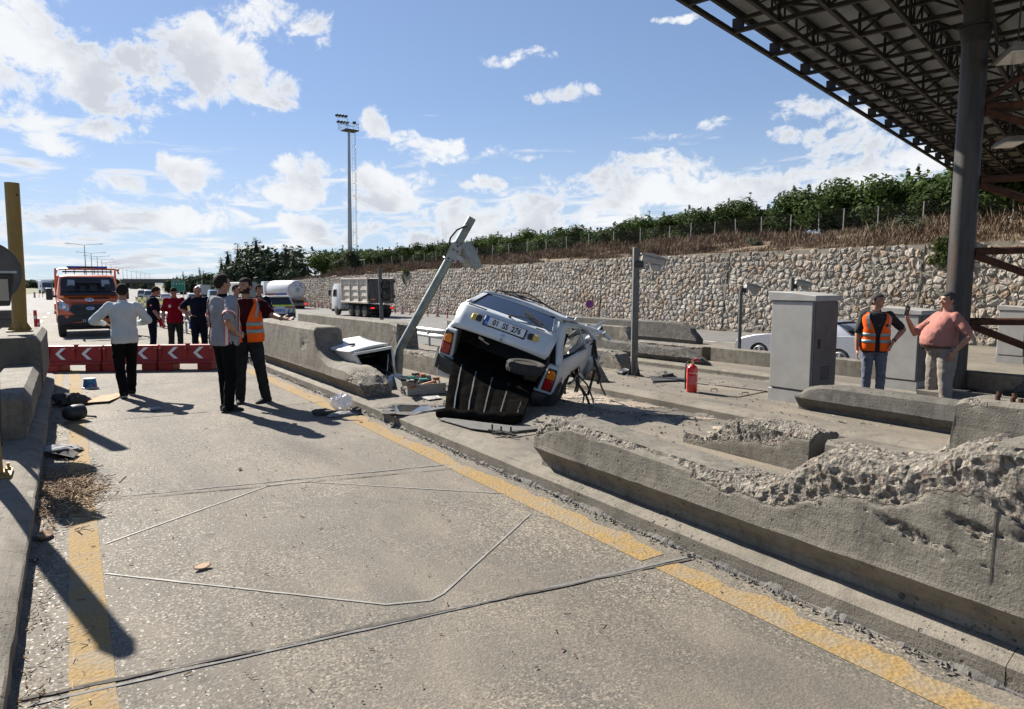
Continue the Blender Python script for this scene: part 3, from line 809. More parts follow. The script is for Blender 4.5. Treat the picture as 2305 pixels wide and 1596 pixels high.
# left island
def left_prof(h,w,base):return [(0.0,base),(0.0,0.27),(-0.055,0.34),(-0.055,h-0.07),(0.01,h),(w-0.05,h),(w,h-0.06),(w,base)]
barrier('low concrete barrier with a rounded end beside the yellow pole, left edge of the lane',-0.44,-1,8.25,11.2,[(8.25,.56),(8.35,.62),(8.6,.645),(11.2,.645)],0.36,0.05,0.04,None,seed=95,profile=left_prof,end0='flat')
barrier('tall concrete barrier carrying the bent yellow pole',-0.42,-1,11.15,14.4,[(11.15,1.0),(14.4,1.0)],0.62,0.06,0.05,None,seed=97,profile=left_prof)
barrier('concrete barrier receding behind the yellow pole on the far side of the left island',-1.95,-1,9.0,15.5,[(9.0,.98),(15.5,.98)],0.5,0.08,0.06,None,seed=99,profile=face_up)
# ---------------- stone retaining wall ----------------
def wall_x(y):return 32.6-0.041*y
def wall_top(y):return float(np.interp(y,[0,40,101,116,130],[3.48,3.5,2.55,1.7,0.2]))
BATTER=0.12
def wall_pt(s,z,out=0.0):
 return (wall_x(s)-out+(z-g1(31,s))*BATTER,s,z)
def stone_mat():
 m,nt,b=new_mat('field_stone');k=NB(nt);v=k.geo()
 t=k.attr('tone');n1=k.noise(v,5.0,6,0.65,0.3);n2=k.noise(v,28.0,4,0.7)
 r=k.n('ShaderNodeValToRGB');k.l(t,r.inputs[0])
 e=r.color_ramp.elements
 e[0].position=0.0;e[0].color=(0.235,0.222,0.20,1)
 e[1].position=1.0;e[1].color=(0.25,0.165,0.10,1)
 for p,c in ((0.25,(0.40,0.38,0.345)),(0.55,(0.52,0.475,0.425)),(0.78,(0.43,0.35,0.28)),(0.9,(0.36,0.25,0.165))):
  q=e.new(p);q.color=c4(c)
 col=k.mix(k.ramp(n1,0.45,0.72,0,0.6),r.outputs[0],(0.55,0.53,0.50))
 col=k.mix(k.ramp(n1,0.5,0.28,0,0.65),col,(0.19,0.165,0.14))
 col=k.mix(k.ramp(n2,0.3,0.7),k.mix(1.0,col,(0.7,0.7,0.7),'MULTIPLY'),k.mix(1.0,col,(1.15,1.15,1.15),'MULTIPLY'))
 col=k.mix(k.ramp(k.noise(k.geo((.25,.25,.5)),1.0,4),.4,.65),k.mix(1.0,col,(0.86,0.83,0.78),'MULTIPLY'),k.mix(1.0,col,(0.68,0.64,0.58),'MULTIPLY'))
 k.l(col,b.inputs['Base Color']);b.inputs['Roughness'].default_value=0.8
 k.l(k.bump(k.math('ADD',n1,k.math('MULTIPLY',n2,0.4)),0.9,0.06),b.inputs['Normal'])
 return m
M['stone']=stone_mat()
M['mortar']=mat('grey_mortar',(0.25,0.225,0.18),(0.17,0.152,0.12),2.0,0.95,bump=0.5,bscale=30)
def build_wall():
 rt=thing('stone_retaining_wall','long rubble stone retaining wall under the dry bank','wall',(0,0,0))
 ys=np.arange(2,117,3.0)
 P=np.array([[wall_pt(y,g1(31,y)-0.2+(wall_top(y)+0.0-g1(31,y)+0.2)*t,0) for t in (0,0.5,1)]+[(wall_x(y)+1.2,y,wall_top(y))] for y in ys])
 grid_mesh('mortar_bed',np.swapaxes(P,0,1),M['mortar'],smooth=False,parent=rt)
 rnd=random.Random(5)
 a,c=0.36,0.315;seeds=[]
 row=0;z=-1.6
 while z<3.9:
  s=2.0+(row % 2)*a/2
  while s<116:
   seeds.append((s+rnd.uniform(-.42,.42)*a,z+rnd.uniform(-.42,.42)*c,rnd.random()))
   s+=a*rnd.choice((1.0,1.0,0.8,1.25))
  z+=c;row+=1
 buckets={}
 for i,(s,z,_) in enumerate(seeds):buckets.setdefault((int(s//0.6),int((z+5)//0.6)),[]).append(i)
 joints=[16.0,26.5,37.0,48,60,72,85,98]
 stones=[]
 for i,(s,z,t) in enumerate(seeds):
  if z<g1(31,s)+0.02 or z>wall_top(s)-0.04:continue
  poly=[(s-.6,z-.6),(s+.6,z-.6),(s+.6,z+.6),(s-.6,z+.6)]
  bi,bj=int(s//0.6),int((z+5)//0.6)
  nb=[j for di in (-2,-1,0,1,2) for dj in (-2,-1,0,1,2) for j in buckets.get((bi+di,bj+dj),()) if j != i]
  nb=sorted(nb,key=lambda j:(seeds[j][0]-s)**2+(seeds[j][1]-z)**2)[:16]
  for j in nb:
   mx,mz=(s+seeds[j][0])/2,(z+seeds[j][1])/2;nx,nz=seeds[j][0]-s,seeds[j][1]-z
   L=math.hypot(nx,nz);nx /= L;nz /= L;gap=0.011+0.011*t
   out=[]
   for p,q in zip(poly,poly[1:]+poly[:1]):
    dp=(p[0]-mx)*nx+(p[1]-mz)*nz+gap;dq=(q[0]-mx)*nx+(q[1]-mz)*nz+gap
    if dp <= 0:out.append(p)
    if (dp<0) != (dq<0):
     f=dp/(dp-dq);out.append((p[0]+(q[0]-p[0])*f,p[1]+(q[1]-p[1])*f))
   poly=out
   if len(poly)<3:break
  if len(poly)<3:continue
  zt,zb=wall_top(s)+rnd.uniform(-.02,.05),g1(31,s)+0.03
  poly=[(p[0],min(max(p[1],zb),zt)) for p in poly]
  for jn in joints:
   if abs(s-jn)<.6:poly=[((min(p[0],jn-.03) if s<jn else max(p[0],jn+.03)),p[1]) for p in poly]
  q=[]
  for p,n in zip(poly,poly[1:]+poly[:1]):
   if math.dist(p,n)>0.07:q+=[(p[0]*.76+n[0]*.24,p[1]*.76+n[1]*.24),(p[0]*.24+n[0]*.76,p[1]*.24+n[1]*.76)]
   else:q.append(((p[0]+n[0])/2,(p[1]+n[1])/2))
  if len(q)>14:q=q[::2]
  cx=sum(p[0] for p in q)/len(q);cz=sum(p[1] for p in q)/len(q)
  vs=[];n=len(q);bul=rnd.uniform(.02,.055);tx,tz=rnd.uniform(-.14,.14),rnd.uniform(-.14,.14)
  for (f,o) in ((1.0,-0.01),(0.94,bul*.62),(0.62,bul)):
   for p in q:
    px,pz=cx+(p[0]-cx)*f,cz+(p[1]-cz)*f
    oo=o+(rnd.uniform(-.022,.022)+(px-cx)*tx+(pz-cz)*tz if f<.99 else 0)
    vs.append(wall_pt(px,pz,oo))
  vs.append(wall_pt(cx+rnd.uniform(-.03,.03),cz,bul+rnd.uniform(0,.02)))
  fs=[]
  for r in (0,1):
   for j in range(n):fs.append((r*n+j,(r+1)*n+j,(r+1)*n+(j+1) % n,r*n+(j+1) % n))
  for j in range(n):fs.append((2*n+j,3*n,2*n+(j+1) % n))
  tone=rnd.random() if rnd.random()<.8 else rnd.uniform(.4,.6)
  stones.append((cx,cz,vs,fs,tone))
 def mk(name,vs,fs,tones):
  me=bpy.data.meshes.new(name);me.from_pydata(vs,[],fs);me.materials.append(M['stone'])
  at_=me.attributes.new('tone','FLOAT','POINT');at_.data.foreach_set('value',tones)
  bm=bmesh.new();bm.from_mesh(me);bmesh.ops.recalc_face_normals(bm,faces=bm.faces)
  if sum(f.normal.x*f.calc_area() for f in bm.faces)>0:bmesh.ops.reverse_faces(bm,faces=bm.faces)
  bm.to_mesh(me);bm.free()
  return link(name,me,rt)
 def vis(st):
  P=np.array(wall_pt(st[0],st[1]))-CP;zc=P@CF;x=CXP+FPX*(P@CR)/zc
  return x<2330
 order=sorted((st for st in stones if vis(st)),key=lambda st:st[0])
 near=order[:300];ids=set(id(s_) for s_ in near)
 for st in near:mk('stone',st[2],st[3],[st[4]]*len(st[2]))
 vs=[];fs=[];tn=[]
 for st in stones:
  if id(st) in ids:continue
  n=len(vs);vs+=st[2];fs+=[tuple(i+n for i in f) for f in st[3]];tn+=[st[4]]*len(st[2])
 o=mk('rubble_stones',vs,fs,tn);o['kind']='stuff'
 for jn in joints:
  mb=MB();zb=g1(31,jn)
  mb.bar(wall_pt(jn,zb,0.01),wall_pt(jn,wall_top(jn),0.01),0.035,0.03,up=(0,1,0));mb.build('movement_joint',M['crackdark'],rt)
build_wall()
# ---------------- bank, fence ----------------
BANK=[(0.5,0.0),(1.6,0.15),(5,0.62),(12,1.72),(20,2.1),(60,2.6),(200,2.0),(420,-3.5)]
def bank_z(off,y):
 zt=float(np.interp(y,[0,40,101,112,150],[3.48,3.5,2.55,2.0,-1.9]))
 k=float(np.interp(y,[-50,60,118,175],[1,1,0.95,0.0]))
 return zt+float(np.interp(off,[a for a,b in BANK],[b for a,b in BANK]))*k
def build_bank():
 ys=[-120,-60,-20,0]+list(np.arange(4,180,4.0));offs=[0.25,0.5,1.0,1.6,3,5,7,9,12,15,20,35,60,200,420]
 P=np.array([[(wall_x(y)+(wall_top(min(y,116))+1.5)*BATTER+o-0.3,y,bank_z(o,y)+(0.12*float(vnoise(np.array([y,o,0.0]),.5,4)) if 1<o<60 else 0)) for o in offs] for y in ys])
 o=grid_mesh('bank',P,M['earth']);tag(o,kind='structure')
 me=o.data;bm=bmesh.new();bm.from_mesh(me);bmesh.ops.recalc_face_normals(bm,faces=bm.faces)
 if sum(f.normal.z for f in bm.faces)<0:bmesh.ops.reverse_faces(bm,faces=bm.faces)
 bm.to_mesh(me);bm.free()
build_bank()
def bank_pt(off,y):return Vector((wall_x(y)+0.6+off-0.3,y,bank_z(off,y)))
M['drygrass']=mat('dry_grass',(0.215,0.16,0.105),(0.115,0.075,0.048),0.55,0.95)
def build_grass():
 rnd=random.Random(3);vs=[];fs=[]
 for i in range(19000):
  y=4+108*rnd.random()**1.35;off=0.35+11.5*rnd.random()**1.1
  if vnoise(np.array([y,off*2,0.0]),0.45,8)<-0.45:continue
  p=bank_pt(off,y);h0=(0.10+0.85*max(0,float(fbm(np.array([y,off*1.6,1.0]),.35,3,12))+.25))*min(1,.45+off*.2)*rnd.uniform(.6,1.2)
  for b in range(7):
   a=rnd.uniform(0,6.28);l=rnd.uniform(.1,.5)*h0;h=h0*rnd.uniform(.6,1.1);w=rnd.uniform(.006,.014)+y*0.00025
   q=p+Vector((rnd.uniform(-.2,.2),rnd.uniform(-.2,.2),-0.03))
   d=Vector((math.cos(a)*l,math.sin(a)*l,h));sd_=Vector((-math.sin(a),math.cos(a),0))*w
   n=len(vs);vs+=[q-sd_,q+sd_,q+d*0.6+Vector((0,0,h*.12))+sd_*.7,q+d]
   fs+=[(n,n+1,n+2),(n,n+2,n+3)]
 me=bpy.data.meshes.new('dry_grass');me.from_pydata([tuple(v) for v in vs],[],fs);me.materials.append(M['drygrass'])
 tag(link('dry_grass',me),kind='stuff')
build_grass()
def fence():
 rt=thing('orchard_fence','wire mesh fence on pale posts along the top of the dry bank','fence')
 Ys=[]
 for x in (2265,2160,2062,1963,1886,1832,1768,1704,1647,1599,1546,1499):
  b=YAW+math.atan((x-CXP)/1545);Ys.append(44.6/(math.tan(b)+.041))
 y=Ys[-1]
 while y<128:y+=3.4;Ys.append(y)
 rnd=random.Random(2);tops=[]
 M['post']=mat('pale_concrete_post',(0.30,0.29,0.27),(0.22,0.21,0.20),4,0.8)
 for y in Ys:
  p=bank_pt(12,y);t=p+Vector((rnd.uniform(-.06,.06),rnd.uniform(-.1,.1),1.5+rnd.uniform(-.06,.08)))
  MB().bar(p-Vector((0,0,.3)),t,.06,.06).build('fence_post',M['post'],rt);tops.append((p,t))
 m,nt,b=new_mat('wire_netting');k=NB(nt);v=k.geo()
 b.inputs['Base Color'].default_value=(0.05,0.05,0.045,1);b.inputs['Roughness'].default_value=.6;b.inputs['Metallic'].default_value=.5
 w1=k.n('ShaderNodeTexWave');w1.inputs['Scale'].default_value=2.6;w1.wave_profile='SIN';k.l(k.geo((0,1,1)),w1.inputs[0]);w1.bands_direction='DIAGONAL'
 w2=k.n('ShaderNodeTexWave');w2.inputs['Scale'].default_value=2.6;k.l(k.geo((0,-1,1)),w2.inputs[0]);w2.bands_direction='DIAGONAL'
 k.l(k.ramp(k.math('MAXIMUM',w1.outputs['Fac'],w2.outputs['Fac']),0.90,0.99,0.0,0.30),b.inputs['Alpha'])
 net=MB()
 for (p,t),(p2,t2) in zip(tops[:-1],tops[1:]):
  for i in range(4):
   f0,f1=i/4,(i+1)/4;s0,s1=-0.10*4*f0*(1-f0),-0.10*4*f1*(1-f1)
   a=t.lerp(t2,f0)+Vector((0,0,s0));b_=t.lerp(t2,f1)+Vector((0,0,s1))
   net.quad(p.lerp(p2,f0),p.lerp(p2,f1),b_,a)
   for hz in (1.0,.5):MB
 net.build('wire_netting',m,rt)
 wm=MB()
 for hgt in (0.98,0.66,0.34):
  wm.tube([p.lerp(t,hgt) for p,t in tops],0.004,3)
 wm.build('strand_wire',M['steel_dark'],rt)
fence()
# ---------------- trees and shrubs ----------------
def leaf_mat(name,c1,c2,sub=0.15):
 m,nt,b=new_mat(name);k=NB(nt)
 n=k.noise(k.geo(),1.3,3);oi=k.n('ShaderNodeObjectInfo')
 col=k.mix(k.ramp(n,0.35,0.65),c1,c2)
 rr=k.n('ShaderNodeHueSaturation');k.l(col,rr.inputs['Color']);k.l(k.ramp(oi.outputs['Random'],0,1,0.75,1.25),rr.inputs['Value'])
 k.l(rr.outputs[0],b.inputs['Base Color']);b.inputs['Roughness'].default_value=0.75;b.inputs['Specular IOR Level'].default_value=0.15
 b.inputs['Transmission Weight'].default_value=0.0
 b.inputs['Subsurface Weight'].default_value=0.0
 tr=k.n('ShaderNodeBsdfTranslucent');k.l(rr.outputs[0],tr.inputs[0])
 ms=k.n('ShaderNodeMixShader');ms.inputs[0].default_value=sub+0.15
 out=[x for x in nt.nodes if x.type=='OUTPUT_MATERIAL'][0]
 k.l(b.outputs[0],ms.inputs[1]);k.l(tr.outputs[0],ms.inputs[2]);k.l(ms.outputs[0],out.inputs[0])
 return m
M['citrus']=leaf_mat('citrus_leaves',(0.036,0.064,0.015),(0.066,0.098,0.027))
M['olive']=leaf_mat('olive_leaves',(0.085,0.095,0.055),(0.055,0.07,0.04))
M['conifer']=leaf_mat('conifer_needles',(0.030,0.050,0.026),(0.048,0.066,0.036),0.0)
M['deciduous']=leaf_mat('broad_leaves',(0.075,0.105,0.03),(0.105,0.115,0.045))
M['bark']=mat('bark',(0.10,0.075,0.055),(0.06,0.05,0.04),9,0.95)
def leaves(rnd,spots,n,size,flat=0.0):
 "n leaf sprays scattered through lobes: (centre, radii)"
 vs=[];fs=[]
 wsum=[r[0]*r[1]*r[2] for _,r in spots];tot=sum(wsum)
 for (c,r),w in zip(spots,wsum):
  for i in range(int(n*w/tot)+1):
   d=Vector((rnd.gauss(0,1),rnd.gauss(0,1),rnd.gauss(0,1))).normalized()
   f=rnd.uniform(.62,1.08)
   p=Vector((c[0]+d.x*r[0]*f,c[1]+d.y*r[1]*f,c[2]+d.z*r[2]*f))
   nrm=(d+Vector((rnd.uniform(-.9,.9),rnd.uniform(-.9,.9),rnd.uniform(-.5,.9)))).normalized()
   u=nrm.orthogonal().normalized();a=rnd.uniform(0,6.28);u=(u*math.cos(a)+nrm.cross(u)*math.sin(a));v=nrm.cross(u)
   L=size*rnd.uniform(.6,1.4);W=L*.42
   k=len(vs);vs+=[p-u*L,p+v*W,p+u*L,p-v*W*.9+nrm*W*.5];fs+=[(k,k+1,k+2),(k,k+2,k+3)]
 return vs,fs
def lobes(rnd,R_,H_,z0,n):
 out=[]
 for i in range(n):
  a=rnd.uniform(0,6.28);q=R_*math.sqrt(rnd.random())*.62;t=rnd.random()
  r=R_*rnd.uniform(.38,.58)
  out.append(((math.cos(a)*q,math.sin(a)*q,z0+H_*(.22+.6*t)),(r,r,r*.8)))
 return out
def tree_mesh(seed,R_,H_,trunk,n,size,m,nl=9,shoots=0):
 rnd=random.Random(seed);sp=lobes(rnd,R_,H_,trunk*.6,nl)
 vs,fs=leaves(rnd,sp,n,size)
 for i in range(shoots):
  c,r=rnd.choice(sp);x=c[0]+rnd.uniform(-.6,.6)*r[0];y=c[1]+rnd.uniform(-.6,.6)*r[1]
  hh=rnd.uniform(.25,.6)
  v2,f2=leaves(rnd,[((x,y,c[2]+r[2]+hh*.3),(.07,.07,hh*.6))],26,size*.8);k=len(vs);vs+=v2;fs+=[tuple(q+k for q in f) for f in f2]
 me=bpy.data.meshes.new('crown');me.from_pydata([tuple(v) for v in vs],[],fs);me.materials.append(m)
 core=MB()
 for c,r in sp:core.ell(c,tuple(x*.55 for x in r),10,7)
 cm=core.mesh('core',m,80)
 bm=bmesh.new();bm.from_mesh(me);bm.from_mesh(cm);bm.to_mesh(me);bm.free()
 tb=MB();tb.tube([(0,0,-.3),(0.03,0,trunk*.6),(0,.04,trunk+H_*.3)],[.10*R_,.08*R_,.045*R_],7)
 for c,r in sp[:5]:tb.tube([(0,0.02,trunk*.7),(c[0]*.5,c[1]*.5,(trunk*.7+c[2])/2),c],[.05*R_,.035*R_,.012*R_],5)
 return me,tb.mesh('trunk',M['bark'])
def put_tree(name,label,cat,meshes,loc,rz,sc,group):
 t=thing(name,label,cat,loc,rz,group);t.scale=sc
 link('crown',meshes[0],t);link('trunk',meshes[1],t);return t
rv=random.Random(11)
CIT=[tree_mesh(100+i,1.8,2.5,.45,4200,.125,M['citrus'],11,7) for i in range(5)]
def nth(i):
 w=['first','second','third','fourth','fifth','sixth','seventh','eighth','ninth','tenth','eleventh','twelfth','thirteenth','fourteenth','fifteenth','sixteenth','seventeenth','eighteenth','nineteenth']
 if i<19:return w[i]
 n=i+1;t=['twent','thirt','fort','fift'][n//10-2]
 return t+'ieth' if n % 10==0 else t+'y-'+w[n % 10-1]
yy=10.0;nci=0
while yy<128:
 for row,off in ((0,14.6),(1,18.6)):
  y=yy+rv.uniform(-.5,.5)+row*1.5;p=bank_pt(off,y)
  zt=float(np.interp(y,[10,22,31,44,64,120],[8.9,8.2,7.95,7.1,7.15,6.35]))+rv.uniform(-.35,.3)
  s=max(.72,(zt-p.z)/2.35)
  if row==1:s *= 1.0
  put_tree('citrus_tree',('front-row citrus tree, %s along the fence from the steel column end' if row==0 else 'back-row citrus tree mostly hidden behind the front row, %s from the steel column end') % nth(nci//2),'tree',CIT[rv.randrange(5)],(p.x,p.y,p.z-.1),rv.uniform(0,6.28),(1.25*max(1,s),1.25*max(1,s),s*1.06),'citrus trees along the top of the bank');nci+=1
 yy+=2.5
p=bank_pt(15.5,20.6)
put_tree('citrus_tree','tallest citrus tree, rising just left of the steel column','tree',CIT[1],(p.x,p.y,p.z),1.0,(1.35,1.35,1.42),'citrus trees along the top of the bank')
OLV=tree_mesh(40,1.6,2.2,.7,1600,.10,M['olive'],8)
p=bank_pt(9.5,108);put_tree('olive_tree','rounded grey-green tree on the dry bank right of the floodlight mast','tree',OLV,tuple(p),0,(1.7,1.7,1.5),'shrubs')
SHR=tree_mesh(41,.9,.8,.1,700,.07,M['olive'],6)
for lab,x,off,s in (('low grey-green shrub in the dry grass left of the column',1972,6.0,.9),('broad brownish-green shrub in the dry grass beside the column',2052,7.5,1.1),('low shrub in the dry grass above the vines',1700,5.0,.6)):
 b=YAW+math.atan((x-CXP)/1545);y=(33+off)/(math.tan(b)+.041);p=bank_pt(off,y)
 put_tree('shrub',lab,'shrub',SHR,tuple(p),x,(s*1.3,s*1.3,s),'shrubs on the bank')
def vine(label,s0,s1,z0,z1,n,m):
 rnd=random.Random(int(s0));sp=[]
 for i in range(12):
  t=rnd.random();q=wall_pt(s0+(s1-s0)*rnd.random(),z1+(z0-z1)*t,.12);sp.append((q,(.12,.35*(1.1-t)+.06,.25)))
 vs,fs=leaves(rnd,sp,n,.09);me=bpy.data.meshes.new('hanging_vine');me.from_pydata([tuple(v) for v in vs],[],fs);me.materials.append(m)
 tag(link('hanging_vine',me),label,'plant')
vine('pale green creeper spilling over the wall top left of the column',14.2,15.6,2.3,3.75,1500,M['deciduous'])
vine('narrow dark creeper hanging down the far part of the wall',67.3,68.4,1.9,3.2,500,M['citrus'])
# conifers by the end of the wall
def conifer_mesh(seed,H_,R_,m,slim=False):
 rnd=random.Random(seed);vs=[];fs=[]
 nt=int(H_*3.2)
 for i in range(nt):
  t=i/nt;z=H_*(.05+.95*t);rr=R_*((1-t)**(.8 if not slim else .5))*rnd.uniform(.7,1.2)+.08
  for j in range(max(5,int(16*(1-t)+5))):
   a=rnd.uniform(0,6.28);q=rr*rnd.uniform(.3,1.1);p=Vector((math.cos(a)*q,math.sin(a)*q,z-q*.25+rnd.uniform(-.2,.2)))
   d=Vector((math.cos(a),math.sin(a),rnd.uniform(-.4,.5 if slim else .25))).normalized();s_=d.cross(Vector((0,0,1))).normalized()
   for kk in range(3):
    pp=p+Vector((rnd.uniform(-.25,.25),rnd.uniform(-.25,.25),rnd.uniform(-.2,.2)));L=rnd.uniform(.25,.6);W=rnd.uniform(.09,.2)
    k=len(vs);vs+=[pp-s_*W,pp+s_*W,pp+d*L+Vector((0,0,-.08))];fs.append((k,k+1,k+2))
 me=bpy.data.meshes.new('crown');me.from_pydata([tuple(v) for v in vs],[],fs);me.materials.append(m)
 core=MB().tube([(0,0,H_*.06),(0,0,H_*.3),(0,0,H_*.92)],[R_*.62,R_*.5,.05],8).mesh('c',m)
 bm=bmesh.new();bm.from_mesh(me);bm.from_mesh(core);bm.to_mesh(me);bm.free()
 return me,MB().tube([(0,0,-.5),(0,0,H_*.95)],[.22,.04],7).mesh('trunk',M['bark'])
CON=[conifer_mesh(7,10,2.6,M['conifer']),conifer_mesh(8,10,2.2,M['conifer']),conifer_mesh(9,10,1.5,M['conifer'],True)]
BRO=[tree_mesh(60+i,2.9,4.6,1.6,1500,.26,M['conifer'],10,4) for i in range(2)]
def far_xy(x,w):
 d=CF*np.array([1,1,0]);q=cam_ray(x,HZP);return (q*w)[0],(q*w)[1]
def far_z(y,w):return CAMZ+(HZP-y)/1545.0*w
CLX=sorted([515,538,560,580,606,628,645,662,500,592,555,655])
for i,(x,w,yt,kind,r) in enumerate([(515,172,560,0,1.0),(538,165,548,1,.9),(560,170,545,1,1.0),(580,158,533,0,1.2),(606,160,532,3,1.25),(628,155,545,4,1.2),(645,150,549,0,1.0),(662,146,560,1,.9),(500,180,578,0,.9),(592,150,566,3,1.2),(555,152,572,4,1.2),(655,140,592,3,.8)]):
 X,Y=far_xy(x,w);z0=-2.2;h=far_z(yt,w)-z0;ms=(CON+BRO)[kind];hh=10 if kind<3 else 6.4
 put_tree('conifer',['tall dark conifer','slimmer dark conifer','','round-topped dark tree','round-topped dark tree'][kind]+' in the clump beyond the tanker, '+nth(CLX.index(x))+' from the left','tree',ms,(X,Y,z0),i*1.3,(h/hh*r*1.15,h/hh*r*1.15,h/hh),'dark trees at the end of the wall')
rf=random.Random(21)
FT=sorted([(rf.uniform(385,505),rf.uniform(230,330),rf.random()<.5) for _ in range(26)])
for i,(x,w,slim) in enumerate(FT):
 X,Y=far_xy(x,w);yt=618-14*max(0,(x-385)/120)+rf.uniform(-12,6);h=far_z(yt if slim else yt+10,w)+2.5
 ms=CON[2] if slim else BRO[i % 2]
 put_tree('roadside_tree',('slim dark cypress' if slim else 'round green tree')+' in the far belt behind the green sign, '+nth(i)+' from the left','tree',ms,(X,Y,-2.5),rf.uniform(0,6),(h/(10 if slim else 6.4)*(.8 if slim else 1.1),)*2+(h/(10 if slim else 6.4),),'trees far down the motorway')
for i in range(16):
 x=(270+i*8) if i<9 else (-8+(i-9)*22);w=rf.uniform(420,520);X,Y=far_xy(x,w);h=far_z(628+rf.uniform(-6,5),w)+2.5
 put_tree('roadside_tree',('hazy round tree on the horizon right of the orange truck, '+nth(i) if i<9 else 'dark round tree on the horizon left of the orange truck, '+nth(i-9))+' from the left','tree',BRO[i % 2],(X,Y,-2.5),i,(h/6.4*1.4,h/6.4*1.4,h/6.4),'trees on the horizon')
# ---------------- toll plaza canopy ----------------
EDG=Vector((0.966,0.258,0)).normalized();INW=Vector((EDG.y,-EDG.x,0))
CZ=7.5
P0=Vector((10.886,10.437,CZ))
M['roofsheet']=mat('grey_roof_sheet',(0.31,0.33,0.35),(0.23,0.245,0.26),1.2,0.7,bump=0.0)
M['truss']=mat('dark_steel_truss',(0.028,0.025,0.023),(0.016,0.014,0.013),4,0.65,0.1)
def cpt(e,n,z=0.0):return P0+EDG*e+INW*n+Vector((0,0,z))
def canopy():
 rt=thing('toll_canopy','dark steel truss canopy roof of the toll plaza overhead','canopy')
 E0,E1,NW=-5.5,62.0,11.6
 hT=lambda n:0.30+0.40*min(1,n/3.2)+0.012*n
 sp=2.17;ns=[1.05*i for i in range(0,12)]
 for i in range(len(ns)-1):
  n0,n1=ns[i]+(.16 if i==0 else -.01),ns[i+1]+.01
  mb=MB();k=60
  for j in range(k):
   ea,eb=E0+(E1-E0)*j/k,E0+(E1-E0)*(j+1)/k
   zz=.10+.034*(i % 2);z0,z1=hT(n0)+zz,hT(n1)+zz
   a,b,c,d=cpt(ea,n0,z0),cpt(eb,n0,z0),cpt(eb,n1,z1),cpt(ea,n1,z1)
   up=Vector((0,0,.03));q=[a,b,c,d,a+up,b+up,c+up,d+up]
   mb.add(q,[(0,3,2,1),(4,5,6,7),(0,1,5,4),(1,2,6,5),(2,3,7,6),(3,0,4,7)])
  mb.build('roof_sheet',M['roofsheet'],rt)
 for i,n in enumerate(ns):
  mb=MB()
  mb.bar(cpt(E0,n),cpt(E1,n),.085,.10)
  mb.bar(cpt(E0,n+(.16 if i==0 else 0),hT(n)),cpt(E1,n+(.16 if i==0 else 0),hT(n)),.08,.10)
  if i==0:mb.bar(cpt(E0,.16,hT(0)+.09),cpt(E1,.16,hT(0)+.09),.06,.08)
  if i % 2==1:
   e=E0+.3
   while e<E1-sp:
    s3=sp/3
    for q in range(3):
     a=e+q*s3
     mb.bar(cpt(a,n,.04),cpt(a,n,hT(n)-.05),.036)
     if q % 2==0:mb.bar(cpt(a,n,.04),cpt(a+s3,n,hT(n)-.05),.034)
     else:mb.bar(cpt(a,n,hT(n)-.05),cpt(a+s3,n,.04),.034)
    e+=sp
  mb.build('edge_truss' if i==0 else 'purlin_truss',M['truss'],rt)
 e=E0+.3+(-(E0+.3)) % sp
 k0=int((0-E0)/sp)
 for k in range(-k0,int((E1)/sp)):
  e=.25+k*sp;mb=MB()
  mb.bar(cpt(e,-.05,.0),cpt(e,NW,.0),.09,.09)
  mb.bar(cpt(e,.1,hT(0)-.06),cpt(e,NW,hT(NW)-.06),.08,.08)
  mb.box(tuple(cpt(e,.12,hT(0)/2)),(.07,.26,hT(0)*.9),math.atan2(INW.y,INW.x)-math.pi/2)
  for i in range(1,len(ns)):
   n=ns[i]
   mb.bar(cpt(e,n,.04),cpt(e,n,hT(n)-.08),.055)
   a,b=ns[i-1],ns[i]
   if i>1:mb.bar(cpt(e,a,.04 if i % 2 else hT(a)-.08),cpt(e,b,hT(b)-.08 if i % 2 else .04),.05)
  mb.build('cross_truss',M['truss'],rt)
 return rt
canopy()
M['fitting']=mat('dusty_light_fitting',(.20,.195,.18),(.14,.135,.125),5,.6)
def col_mat():
 m,nt,b=new_mat('weathered_steel_column');k=NB(nt);v=k.geo()
 st=k.noise(k.geo((4,4,.35)),1.5,6,.65,.4);n=k.noise(v,9,5)
 col=k.mix(k.ramp(st,.38,.6),(0.060,0.056,0.052),(0.028,0.026,0.025))
 col=k.mix(k.ramp(k.noise(k.geo((3,3,.25)),1.3,6,.7),.53,.68,0,.85),col,(0.12,0.05,0.025))
 col=k.mix(k.ramp(n,.5,.8,0,.4),col,(0.05,0.045,0.04))
 k.l(col,b.inputs['Base Color']);b.inputs['Roughness'].default_value=.55;b.inputs['Metallic'].default_value=.25
 k.l(k.bump(n,.3,.01),b.inputs['Normal']);return m
M['column']=col_mat()
CB=Vector((15.45,6.9,0))
